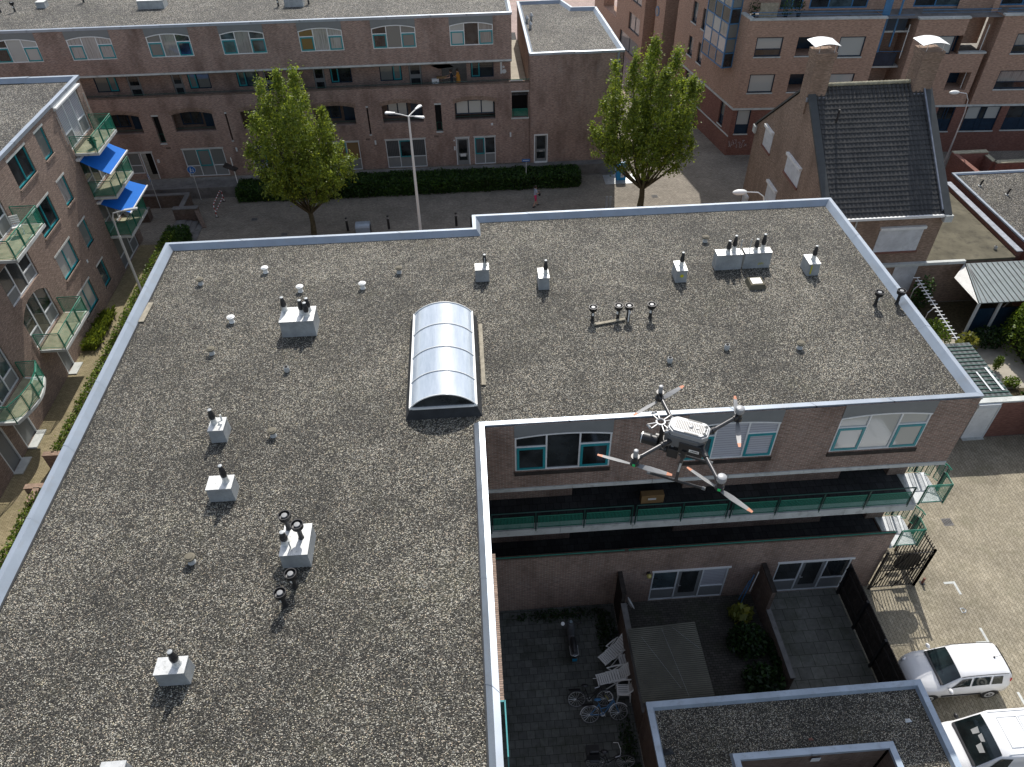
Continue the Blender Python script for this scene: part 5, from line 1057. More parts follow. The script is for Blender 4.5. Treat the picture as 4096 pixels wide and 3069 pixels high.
# graffiti scrawl on the red base, white lines
q = MB(**FR); r = random.Random(5); pts = None
for k in range(9):
    u, v = .08 + k * .17, .75 + r.uniform(0, .35); P_ = [q.p(u + r.uniform(-.05, .16), v + r.uniform(-.2, .28), .008) for _ in range(5)]; q.tube(P_, .009, 4)
q.build('graffiti', 'whited', C_)
# planting and screens on the roof terrace
q = MB(**FR); q.fbox(.7, 2.0, 10.3, 11.3, -.5, -.42); tag(q.build('timber_screen', 'wood'), 'green-grey timber screen on the corner roof terrace', 'screen')
for (u, s_, mt), l in (((.35, .45, 'leafk'), 'dark potted shrub at the corner of the roof terrace'), ((2.7, .55, 'leafd'), 'tall green plant beside the terrace screen'), ((3.6, .4, 'leafk'), 'dark bushy plant by the white terrace door')):
    p_ = MB(**FR).p(u, 10.25, -.6); potplant((p_.x, p_.y, p_.z), s_, l, mt, .9)

# ================================================================ GABLED HOUSE
H_ = thing('gabled_house', 'old brown brick house with a dark tiled roof, two capped chimneys and white roller shutters', 'building', (23, 41, 0))
x0, x1, y0, y1, ze, yr_, zr_ = 19.4, 26.35, 35.3, 47.5, 6.25, 41.4, 11.15
m = MB(); m.poly([(x0, y0, 0), (x0, y1, 0), (x0, y1, ze), (x0, yr_, zr_ - .06), (x0, y0, ze)][::-1]); m.poly([(x1, y0, 0), (x1, y1, 0), (x1, y1, ze), (x1, yr_, zr_ - .06), (x1, y0, ze)])
m.poly([(x0, y1, 0), (x1, y1, 0), (x1, y1, ze), (x0, y1, ze)][::-1])
FH = dict(O=(0, y0, 0), U=(1, 0, 0), N=(0, -1, 0), Z=(0, 0, 1), sc=1.); FHW = dict(O=(x0, 0, 0), U=(0, -1, 0), N=(-1, 0, 0), Z=(0, 0, 1), sc=1.)
m.O = Vector(FH['O']); wall(m, x0, x1, 0, ze, [(22.2, 23.4, .1, 2.75, .1), (24.6, 26.0, .9, 2.75, .1)]); m.build('wall', 'brickG', H_)
# tiled roof: wavy courses as real relief
t = NT('dark pantiles'); col = t.ramp(t.noise(1.2, 5), [(.3, (.022, .023, .023)), (.7, (.045, .045, .044))]); nb = t.new('ShaderNodeNewGeometry').outputs['Random Per Island']; col = t.mix(t.ramp(t.noise(7, 3, t.scale(t.co, (1, .3, .3))), [(.5, 0.), (.7, .35)]), col, (.11, .10, .085)); M['tiles_r'] = t.fin(col, .5, 0, .5)
def tiled(ya, za, yb, zb, nx, ny, xa, xb):
    mb = MB(); w = (xb - xa) / nx; sl = Vector((0, yb - ya, zb - za)); ln = sl.length; sl.normalize(); nr = Vector((0, -sl.z, sl.y)) if yb > ya else Vector((0, sl.z, -sl.y)); q = 5
    for j in range(ny):
        rows = []
        for (f, lift) in ((j / ny, .05), ((j + 1) / ny + .15 / ny, .012)):
            row = []
            for i in range(nx * q + 1):
                ph = (i % q) / q; hgt = .028 * math.sin(ph * 2 * math.pi) + .012; P_ = Vector((xa + i * w / q, ya, za)) + sl * (ln * min(1, f)) + nr * (lift + hgt); row.append(P_)
            rows.append(row)
        base = [Vector((p.x, p.y, p.z)) - nr * .045 for p in rows[0]]; n = nx * q + 1; mb.add(base + rows[0] + rows[1], [(k * n + i, k * n + i + 1, (k + 1) * n + i + 1, (k + 1) * n + i) for k in range(2) for i in range(n - 1)])
    return mb
tiled(y0 - .12, ze - .05, yr_, zr_, 26, 27, x0 + .42, x1 - .32).build('roof', 'tiles_r', H_)
m = MB(); m.poly([(x0, y1 + .1, ze - .05), (x0, yr_, zr_), (x1, yr_, zr_), (x1, y1 + .1, ze - .05)][::-1]); m.build('rear_roof', 'tiles_r', H_)
m = MB()
for i in range(26): xx = x0 + .75 + i * (x1 - x0 - 1.5) / 26; m.tube([(xx, yr_, zr_ + .05), (xx + .22, yr_, zr_ + .07)], [.10, .12], 8)
m.build('ridge_tiles', 'moss', H_)
for xa, xb, o_ in ((x0 - .06, x0 + .38, .1), (x1 - .25, x1 + .18, .1)):
    m = MB()
    for ya, za, yb, zb in ((y0 - .25, ze - .15, yr_, zr_), (y1 + .2, ze - .1, yr_, zr_)):
        m.add([(xa, ya, za + .0), (xb, ya, za + .0), (xb, yb, zb + .0), (xa, yb, zb + .0), (xa, ya, za + .16), (xb, ya, za + .16), (xb, yb, zb + .16), (xa, yb, zb + .16)], [(4, 5, 6, 7), (0, 1, 5, 4), (1, 2, 6, 5), (3, 0, 4, 7), (2, 3, 7, 6)])
    m.build('verge_board', 'verge', H_)
m = MB(); m.add([(x1 - .34, y0, ze + .1), (x1 - .26, y0, ze + .1), (x1 - .26, yr_ - .3, zr_ - .1), (x1 - .34, yr_ - .3, zr_ - .1), (x1 - .34, y0, ze + .2), (x1 - .26, y0, ze + .2), (x1 - .26, yr_ - .3, zr_ + .0), (x1 - .34, yr_ - .3, zr_ + .0)], [(4, 5, 6, 7), (0, 1, 5, 4), (3, 0, 4, 7)]); m.build('flashing', 'lead', H_)
m = MB(); m.box(x0 + .2, x1 + .0, y0 - .28, y0 - .05, ze - .16, ze - .02); m.build('gutter', 'white', H_)
m = MB(); m.tube([(x0 + 1.9, y0 - .07, ze - .1), (x0 + 1.9, y0 - .07, 3.1)], .05, 8); m.build('downpipe', 'greyp', H_, True)
m = MB(); m.box(x1 - .2, x1 + .25, y0 - .35, y0 + .2, ze - .45, ze - .05); m.box(x0 - .12, x0 + .25, y1 - .2, y1 + .25, ze - .5, ze - .02); m.each('kneeler_stone', 'conc', H_)
for (a, b, c, e, zt_), cx in (((19.3, 20.35, 40.9, 41.95, 13.1), 0), ((25.35, 26.45, 40.9, 41.95, 12.95), 1)):
    m = MB(); m.box(a, b, c, e, 9.8, zt_); ch = m.build('chimney', 'brickG', H_); m = MB(); m.box(a - .05, b + .05, c - .05, e + .05, zt_ - .35, zt_ + .03); m.build('chimney_collar', 'brickG', ch)
    m = MB(); n = 8; x_a, x_b = a - .28, b + .1; P0 = [(x_a + (x_b - x_a) * i / n, c - .1, zt_ + .42 + .12 * math.sin(math.pi * i / n)) for i in range(n + 1)]; P1 = [(x, e + .1, z) for x, y, z in P0]; m.add(P0 + P1, [(i, i + 1, n + 2 + i, n + 1 + i) for i in range(n)]); m.add([(x, y, z - .03) for x, y, z in P0 + P1], [(i, n + 1 + i, n + 2 + i, i + 1) for i in range(n)]); m.build('chimney_hood', 'white', ch, True)
    m = MB(); [m.cyl((x, y, zt_), (x, y, zt_ + .45), .02, n=5) for x in (a + .1, b - .1) for y in (c + .1, e - .1)]; m.each('hood_leg', 'alu', ch)
    m = MB(); m.box(a - .03, b + .08, c - .12, c + .0, zr_ - .65, zr_ - .42); m.build('flashing', 'lead', ch)
m = MB(); m.cyl((20.75, 39.6, 9.8), (20.75, 39.6, 10.5), .06, n=8); m.build('roof_pipe', 'blackp', H_)
def shutter(F, u0, u1, v0, v1, box=True, n=.04):
    q = MB(**F); q.fbox(u0, u1, v0, v1, .005, n); s_ = q.build('roller_shutter', 'shutter', H_)
    if box: q = MB(**F); q.fbox(u0 - .04, u1 + .04, v1, v1 + .16, 0, n + .14); q.build('shutter_box', 'white', s_)
    q = MB(**F); q.fbox(u0 - .06, u1 + .06, v0 - .12, v0, 0, .1); q.build('sill', 'brickR', s_)
shutter(FHW, -45.75, -44.35, 5.72, 6.95); shutter(FHW, -41.6, -39.4, 5.9, 6.98); shutter(FHW, -43.5, -41.9, 2.9, 4.2); shutter(FHW, -47.2, -46.1, .4, 1.5)
shutter(FH, 22.85, 25.4, 3.85, 5.33)
m = MB(); m.box(22.2, 23.4, y0 + .02, y0 + .06, 1.5, 2.75); m.box(24.6, 26.0, y0 - .02, y0 + .04, .9, 2.72); m.each('roller_shutter', 'shutter', H_)
m = MB(); m.box(22.2, 23.4, y0 + .08, y0 + .1, .1, 1.5); m.build('garden_door', 'glassb', H_)
m = MB(); m.box(22.0, 28.65, y0 - .22, y0 - .01, 2.86, 3.04); m.build('cornice', 'conc', H_)
m = MB(); m.box(x1 + .003, 31.7, y0 + .0, 43.3, 0, 2.86); m.build('extension_wall', 'brickG', H_); m = MB(); m.box(x1 + .004, 31.75, y0 - .03, 43.4, 2.87, 3.0); m.build('extension_roof', 'felt', H_)
for (x, y), l in (((31.0, 36.2), 'small dark vent on the mossy brown flat roof'),): place(ov, (x, y, 3.0), l, 0, None)
r = random.Random(9)
# pebble-roofed neighbour to the east
D_ = thing('low_building', 'low brick building with a pale pebble roof at the right edge', 'building', (38, 40, 0))
m = MB(); m.box(32.55, 50, 30, 44.6, 0, 3.4); m.build('wall', 'brickR', D_); m = MB(); m.box(32.8, 50, 30.2, 44.4, 3.4, 3.46); m.build('roof', 'gravel2', D_); cap([(32.5, 29.9), (50, 29.9), (50, 44.7), (32.5, 44.7)], [(0, -.1), (0, 0), (.15, 0), (.22, -.1)], 3.56, 'roof_edge', 'cap', D_)
for (x, y), l in (((34.6, 41.6), 'black pipe stub on the pale pebble roof, the taller one'), ((33.5, 42.9), 'white capped vent on the pale pebble roof')):
    t = thing('roof_pipe', l, 'roof vent', (x, y, 3.46)); m = MB(); m.cyl((x, y, 3.46), (x + .1, y, 3.9), .06, n=8); m.build('pipe', 'blackp', t); m = MB(); m.cyl((x, y, 3.46), (x, y, 3.52), .12, n=10); m.build('collar', 'greyp', t)
lowwall('garden_wall', [(31.85, 32.2, 35.5, 44.0, 3.2)], 'dark brick wall with a light edge between the brown roof and the pebble roof', 'brickR', top='lead')
lowwall('garden_wall', [(34.7, 37.2, 48.2, 48.6, 3.1), (37.2, 46, 46.9, 47.3, 2.9), (37.0, 37.3, 47.2, 48.3, 2.9)], 'brick wall with mossy stone coping behind the pebble roof', 'brickR', top='moss')
m = MB(); m.add([(34.6, 48.4, 0), (34.85, 48.55, 0), (35.0, 44.9, 0), (34.75, 44.75, 0), (34.6, 48.4, 3.15), (34.9, 48.55, 3.15), (35.1, 44.9, 3.15), (34.75, 44.75, 3.15)], [(4, 5, 6, 7), (0, 1, 5, 4), (1, 2, 6, 5), (2, 3, 7, 6), (3, 0, 4, 7)]); tag(m.build('slanting_wall', 'brickR'), 'slanting stretch of mossy wall leading to the pebble roof', 'wall')
# ---------------------------------------------------------------- garden
cp = thing('lean_to', 'grey ribbed lean-to canopy with a white side against the gabled house', 'canopy', (30, 33.5, 0))
m = MB(); m.add([(27.85, 31.75, 2.45), (32.5, 31.75, 2.45), (32.5, 35.1, 2.8), (28.7, 35.1, 2.8), (27.85, 31.75, 2.5), (32.5, 31.75, 2.5), (32.5, 35.1, 2.85), (28.7, 35.1, 2.85)], [(4, 5, 6, 7), (3, 2, 1, 0), (0, 1, 5, 4), (3, 0, 4, 7)]); cr_ = m.build('roof_sheet', 'ribs', cp)
m = MB()
for i in range(15): xx = 28.0 + i * .32; m.tube([(max(xx, 27.9) + .0, 31.76, 2.52), (max(xx, 28.75), 35.05, 2.87)], .03, 4)
m.build('rib', 'panel', cr_)
m = MB(); m.add([(27.83, 31.75, 2.42), (28.68, 35.1, 2.8), (28.68, 35.1, 2.3), (27.83, 31.75, 1.9)], [(0, 1, 2, 3)]) if 0 else m.add([(27.8, 31.72, 2.46), (28.66, 35.15, 2.82), (27.75, 34.3, 2.46)], [(0, 1, 2), (2, 1, 0)]); m.build('side_panel', 'white', cp)
for x, y in ((27.95, 31.85), (29.2, 31.85), (32.3, 31.85)): m = MB(); m.box(x - .06, x + .06, y - .06, y + .06, 0, 2.45); m.build('post', 'whited', cp)
m = MB(); m.box(28.2, 32.2, 31.98, 32.02, 0, 1.9); m.build('screen', 'dblue', cp)
sh2 = thing('garden_shed', 'dark ribbed shed roof with a rooflight in the garden right of the gravel roof corner', 'shed', (24.9, 26.5, 0))
m = MB(); m.box(24.0, 25.5, 24.4, 28.5, 0, 2.3); m.build('wall', 'brickD', sh2); m = MB(); m.box(22.6, 25.62, 24.35, 28.6, 2.34, 2.42); m.build('roof', 'ribg', sh2)
m = MB(); [m.box(22.6, 25.6, 24.5 + i * .29, 24.55 + i * .29, 2.42, 2.46) for i in range(14)]; m.build('rib', 'dgreen', sh2); m = MB(); m.box(25.3, 25.42, 24.9, 26.6, 2.46, 2.48); m.box(24.7, 24.78, 24.9, 26.3, 2.46, 2.48); m.each('rooflight', 'whited', sh2)
gw2 = thing('garden_wall', 'long brick garden wall with a white door, running right from the building corner', 'wall', (27, 24.2, 0)); m = MB(); m.box(24.95, 38, 24.15, 24.38, 0, 2.4); m.box(26.3, 26.55, 20.5, 24.15, 0, 2.2) if 0 else m.box(22, 23.75, 24.15, 24.38, 0, 2.4); m.build('wall', 'brickR', gw2); m = MB(); m.box(22, 38.02, 24.1, 24.42, 2.402, 2.5); m.build('coping', 'conc', gw2)
m = MB(); m.box(23.78, 24.92, 24.12, 24.2, .02, 2.38); d_ = m.build('door', 'white', gw2); m = MB(); m.box(23.7, 24.75, 24.0, 24.12, 2.2, 2.42); m.box(24.86, 24.92, 24.08, 24.12, 0, 2.2); m.each('door_frame', 'whited', d_); m = MB(); m.box(23.8, 24.9, 23.95, 24.12, 0, .03); m.build('doorstep', 'conc', d_)
lowwall('side_wall', [(27.2, 27.45, 17.5, 24.1, 2.3)], 'grey end wall at the right edge of the driveway', 'concd', top='concd')
an = thing('ladder_aerial', 'long white bar with many short cross-bars on two thin poles above the garden', 'aerial', (25.2, 31.5, 0)); m = MB(); a = Vector((25.45, 34.3, 2.6)); b = Vector((24.78, 28.5, 2.75)); m.tube([a, b], .03, 6); m.build('spine', 'alu', an)
m = MB()
for i in range(18): q = a.lerp(b, i / 17.5); m.tube([q - Vector((.2, 0, 0)), q + Vector((.2, 0, 0))], .028, 5)
m.each('crossbar', 'whitep', an)
for f in (.12, .5): q = a.lerp(b, f); m = MB(); m.tube([(q.x - .35, q.y, 0), (q.x - .3, q.y, 2.3), (q.x, q.y, 2.7)], .025, 6); m.build('pole', 'alu', an)
m = MB(); m.tube([(30.5, 33.4, .0), (31.7, 33.0, 3.3)], .035, 6); ms = thing('tv_mast', 'leaning grey mast with a black dish in front of the lean-to roof', 'aerial', (30.5, 33.4, 0)); m.build('mast', 'alu', ms); m = MB(); m.ball((31.75, 33, 3.4), .3, 12, 8, (1, .5, .7)); m.build('dish', 'blackp', ms); m = MB(); [m.tube([(31.0, 33, 2.9 + i * .25), (31.9, 33, 2.9 + i * .25)], .03, 5) for i in range(4)]; m.build('crossbar', 'whitep', ms)
def bush(c, rad, n, size, mat, label, name='garden_shrub', group=None):
    t = thing(name, label, 'plant', (c[0], c[1], 0), group); m = MB(); r_ = random.Random(int(c[0] * 10)); 
    for i in range(5): a = r_.uniform(0, 6.28); m.tube([(c[0], c[1], 0), (c[0] + math.cos(a) * rad[0] * .5, c[1] + math.sin(a) * rad[1] * .5, c[2])], [.025, .008], 5)
    m.build('stem', 'bark', t); leaves('leaves', c, rad, n, size, mat, t, shell=.45); return t
struct_slab = sheet('garden_slabs', [(25.0, 27.4), (29.8, 27.4), (30.4, 31.6), (25.9, 31.7)], .02, 'slab')
for c, rd, n, s_, mt, l, nm in (((27.3, 30.6, .7), (.6, .6, .6), 260, .16, 'leafy', 'spiky palm-like plant on the sandy slabs', 'palm_plant'), ((28.2, 28.9, .55), (.25, .25, .5), 420, .06, 'leafl', 'small bright green conifer on the slabs', 'small_conifer'), ((28.3, 27.6, .3), (.5, .4, .3), 420, .07, 'leafl', 'low pale green shrub beside the ribbed shed roof', 'garden_shrub'), ((25.9, 31.4, .9), (.8, 1.0, .7), 900, .08, 'leafl', 'flowering bush under the ladder aerial', 'garden_shrub'), ((26.2, 34.3, 1.4), (.7, .5, 1.3), 700, .09, 'leafd', 'dark climbing plant by the shuttered ground-floor window', 'garden_shrub'), ((28.9, 31.0, .6), (1.2, .8, .6), 900, .09, 'leafk', 'dark shrubs below the lean-to', 'garden_shrub'), ((30.6, 29.4, .8), (.9, 1.0, .8), 900, .1, 'leafd', 'leafy shrub at the right of the slabs', 'garden_shrub'), ((30.6, 27.2, .7), (.8, 1.0, .8), 800, .1, 'leafl', 'large-leaved shrub at the right edge of the garden', 'garden_shrub'), ((28.8, 26.2, .5), (.9, .6, .5), 700, .08, 'leafd', 'green shrub behind the garden wall', 'garden_shrub')):
    bush(c, rd, n, s_, mt, l, nm)
tr_ = thing('conifer_tree', 'large dark conifer at the right edge of the garden', 'tree', (30.9, 30.2, 0)); m = MB(); m.tube([(30.9, 30.2, 0), (30.9, 30.2, 5)], [.15, .03], 8); m.build('trunk', 'bark', tr_, True); r = random.Random(2); P = []
for _ in range(16000): f = r.random() ** .7; z = .3 + 5.4 * f; w_ = 1.75 * (1 - f) ** .6 * (.75 + .25 * r.random()) ; a = r.uniform(0, 6.283); P.append((30.9 + math.cos(a) * w_, 30.2 + math.sin(a) * w_ * 1.25, z))
mb = MB(); leafquads(mb, P, .08, r); mb.build('crown', 'leafl', tr_)

# ================================================================ GARAGE BLOCK in front right (low roof around a court)
G_ = thing('garage_block', 'low building with blue-grey edged gravel roof at the bottom right, beside the van', 'building', (9.6, 7, 0))
OG = [(4.88, -6), (7.5, -6), (7.5, 8.85), (12.35, 8.85), (12.35, -6), (14.2, -6), (14.38, 10.98), (4.88, 10.9)]
m = MB()
for a, b in zip(OG, OG[1:] + OG[:1]):
    d = Vector((b[0] - a[0], b[1] - a[1], 0)).normalized(); n = Vector((-d.y, d.x, 0)) * .05; vquad(m, (a[0] + n.x, a[1] + n.y), (b[0] + n.x, b[1] + n.y), 0, 2.72)
m.build('wall', 'brickD', G_)
m = MB(); g_in = [(5.1, -6), (7.28, -6), (7.28, 9.07), (12.57, 9.07), (12.57, -6), (14.0, -6), (14.16, 10.75), (5.1, 10.68)]; m.poly([(x, y, 2.66) for x, y in g_in]); m.build('roof', 'gravel', G_)
cap(OG, [(0, -.14), (0, 0), (.2, .0), (.26, -.14)], 2.8, 'roof_edge', 'capblue', G_, 3.2)
m = MB(); m.box(10.0, 10.3, 8.84, 8.86, 1.4, 1.6) if 0 else m.box(9.9, 10.2, 8.835, 8.85, 2.2, 2.45); m.build('number_plate', 'whited', G_)
for (x, y, s_, mt, l) in ((10.0, 9.35, .09, 'brickR', 'small red brick lump on the low gravel roof by its inner edge'), (13.4, 9.7, .12, 'whited', 'white scrap lying on the low gravel roof'), (4.4 + .9, 9.3, .2, 'bitumen', 'dark felt scrap at the left of the low gravel roof')):
    m = MB(); m.add([(x - s_, y - s_ * .5, 2.67), (x + s_, y - s_ * .4, 2.67), (x + s_ * .6, y + s_ * .6, 2.67), (x - s_ * .7, y + s_ * .5, 2.67), (x, y, 2.67 + s_ * .6)], [(0, 1, 4), (1, 2, 4), (2, 3, 4), (3, 0, 4)]); tag(m.build('debris', mt), l, 'debris')

# ================================================================ COURTYARD walls, canopy, fences
lowwall('garden_wall', [(4.9, 5.08, 11.0, 15.2, 1.75)], 'dark brick wall between the tiled yard and the patio', 'brickD')
lowwall('garden_screen', [(4.92, 5.06, 15.3, 16.28, 2.3)], 'tall dark screen against the house wall at the end of the yard wall', 'dwood', 'screen', top='dwood')
lowwall('garden_wall', [(10.75, 10.9, 12.2, 16.2, .9)], 'low wall between the patio and the rough slab terrace', 'brickD')
lowwall('garden_screen', [(10.7, 10.85, 15.0, 16.28, 2.2)], 'tall dark screen at the middle garden wall', 'brickD', 'screen', top='dwood')
fn = thing('timber_fence', 'dark slatted timber fence between the rough terrace and the driveway', 'fence', (14.35, 13.7, 0))
for i in range(27): z = 0; m = MB() if i == 0 else m; yy = 11.1 + i * .19; m.box(14.33, 14.37, yy, yy + .17, .05, 1.95)
m.build('boards', 'dwood', fn)
for i in range(4): m = MB(); m.box(14.24, 14.33, 11.2 + i * 1.6, 11.3 + i * 1.6, 0, 2.0); m.build('post', 'blackm', fn)
m = MB(); m.box(14.28, 14.33, 11.1, 16.2, .5, .6); m.box(14.28, 14.33, 11.1, 16.2, 1.5, 1.6); m.each('rail', 'dwood', fn)
cn = thing('patio_canopy', 'mossy corrugated flat canopy over the patio', 'canopy', (6.1, 12.6, 0))
mb = MB(); n = 150
PX = [(4.86, 11.1), (7.38, 11.1), (7.40, 13.97), (4.86, 13.86)]
pts = []; 
for i in range(n + 1):
    f = i / n; z = 2.3 + .012 * math.sin(i * math.pi / 2 * 1.0); pts += [(4.86, 11.1 + 2.76 * f, z), (7.39, 11.1 + 2.87 * f, z)]
mb.add(pts, [(2 * i, 2 * i + 1, 2 * i + 3, 2 * i + 2) for i in range(n)]); mb.build('corrugated_sheet', 'corr', cn)
for x, y in ((5.15, 13.6), (7.2, 13.7), (7.2, 11.3)): m = MB(); m.box(x - .05, x + .05, y - .05, y + .05, 0, 2.24); m.build('post', 'dwood', cn)
m = MB(); m.tube([(5.3, 13.5, 2.318), (6.3, 11.5, 2.318)], .004, 4); m.tube([(6.1, 13.8, 2.318), (6.5, 11.2, 2.318)], .004, 4); m.tube([(6.5, 13.8, 2.318), (7.3, 12.9, 2.318)], .004, 4); m.each('wire', 'galv', cn)
bush((9.85, 15.2, .45), (.5, .42, .4), 170, .16, 'leafy', 'yellow-green large-leaved bush by the patio wall'); bush((9.75, 14.0, .5), (.85, .75, .5), 900, .10, 'leafk', 'dark green shrub in the middle of the patio border'); bush((9.85, 12.4, .5), (.8, .7, .5), 900, .10, 'leafk', 'dark green shrub nearest the low gravel roof')
bush((2.6, 15.9, .1), (2.2, .3, .12), 700, .05, 'leafk', 'weeds growing along the foot of the yard wall', 'weeds'); bush((4.4, 14.9, .12), (.45, 1.2, .16), 900, .05, 'leafk', 'weeds in the corner of the tiled yard by the screen', 'weeds'); bush((4.5, 10.5, .1), (.35, 1.4, .15), 600, .05, 'leafk', 'weeds beside the two leaning bicycles', 'weeds'); bush((10.6, 13.3, .4), (.16, 1.0, .35), 300, .08, 'leafk', 'dark climber on the low middle wall', 'weeds')
t = thing('wall_lamp', 'round yellowish lamp beside the patio windows', 'lamp', (6.15, 16.2, 2.2)); m = MB(); m.ball((6.15, 16.15, 2.1), .1); m.build('globe', 'lime', t, True); m = MB(); m.box(6.1, 6.2, 16.2, 16.3, 2.0, 2.2); m.build('bracket', 'blackp', t)
t = thing('satellite_dish', 'small pale dish on the yard wall', 'dish', (5.25, 15.2, 1.6)); m = MB(); m.lathe([(.04, 0), (.18, .05), (.26, .12), (.25, .125), (.16, .06)], (5.22, 15.3, 1.55), 16, (.8, .2, .4)); m.build('dish', 'greyp', t, True); m = MB(); m.cyl((5.1, 15.3, 1.4), (5.2, 15.3, 1.55), .02, n=6); m.build('arm', 'greyp', t)
t = thing('rotary_dryer', 'folded blue clothes dryer leaning at the middle screen', 'clothes dryer', (10.3, 15.9, 0)); m = MB(); m.tube([(10.15, 15.9, 0), (10.35, 16.0, 1.9)], .025, 6); m.tube([(10.0, 15.9, .3), (10.25, 16.0, 1.5)], .02, 6); m.build('pole', 'blue', t); m = MB(); m.tube([(10.35, 15.9, .9), (10.5, 16.0, 2.1)], .02, 6); m.build('arm', 'whitep', t)
# gate of black bars below the escape decks
gt = thing('barred_gate', 'tall black steel bar cage and gate below the escape decks', 'gate', (16.6, 16.2, 0))
m = MB()
for a, b in (((15.66, 16.15), (17.6, 16.18)), ((17.6, 16.18), (17.6, 17.9))):
    for z in (.12, 1.3, 2.42): m.tube([(*a, z), (*b, z)], .025, 4)
    for q in (a, b): m.box(q[0] - .04, q[0] + .04, q[1] - .04, q[1] + .04, 0, 2.55)
m.build('frame', 'blackm', gt)
for nm, a, b, k in (('bars', (15.66, 16.15), (17.6, 16.18), 15), ('side_bars', (17.6, 16.18), (17.6, 17.9), 13)):
    m = MB()
    for i in range(1, k): x = a[0] + (b[0] - a[0]) * i / k; y = a[1] + (b[1] - a[1]) * i / k; m.box(x - .014, x + .014, y - .014, y + .014, .1, 2.62)
    m.build(nm, 'blackm', gt)
m = MB(); m.lathe([(.55, 0), (.55, .02)], (16.75, 16.24, 1.75), 24, (0, 1, 0)); m.build('round_plate', 'blackm', gt)
m = MB(); m.tube([(15.7, 16.12, .1), (16.6, 16.12, 2.4)], .022, 4); m.tube([(16.6, 16.12, .1), (17.55, 16.14, 2.4)], .022, 4); m.each('brace', 'blackm', gt)
def stair(z0, z1, y0, y1, n): 
    q = MB()
    for i in range(n): y = y0 + (y1 - y0) * i / n; z = z0 + (z1 - z0) * (i + 1) / n; q.box(17.0, 17.55, y, y + abs(y1 - y0) / n + .03, z - .03, z)
    return q
stair(0, 2.7, 19.9, 17.9, 12).build('stair_tread', 'grating', gt)
bo = thing('rusty_bollard', 'small rusty post beside the barred gate', 'bollard', (18.0, 16.2, 0)); m = MB(); m.cyl((18.0, 16.25, 0), (18.0, 16.25, .35), .05, n=8); m.build('post', 'brickR', bo); m = MB(); m.box(17.9, 18.1, 16.15, 16.35, .001, .02); m.build('foot', 'blackm', bo)
# white parking marks
def mark(pts, label): m = MB(); m.box(*pts, .006, .010); tag(m.build('parking_mark', 'conc'), label, 'road marking', 'white parking bay marks'); 
m = MB(); m.box(19.29, 19.39, 15.6, 16.22, .006, .012); m.box(18.9, 19.28, 16.12, 16.22, .006, .012); tag(m.build('parking_mark', 'conc'), 'white corner mark of the first parking bay, by the gate', 'road marking', 'white parking bay marks')
m = MB(); m.box(19.29, 19.39, 13.42, 14.08, .006, .012); m.box(18.85, 19.28, 13.42, 13.52, .006, .012); tag(m.build('parking_mark', 'conc'), 'white corner mark just behind the small white car', 'road marking', 'white parking bay marks')
m = MB(); m.box(19.31, 19.41, 10.6, 11.45, .006, .012); tag(m.build('parking_mark', 'conc'), 'white dash between the car and the van', 'road marking', 'white parking bay marks')
m = MB(); m.tube([(18.98, 14.98, .01), (18.98, 14.78, .01), (19.12, 14.8, .01), (19.18, 14.88, .01), (19.12, 14.97, .01)], .022, 4, True); tag(m.build('bay_letter', 'whited'), 'white letter D painted in the parking bay', 'road marking')

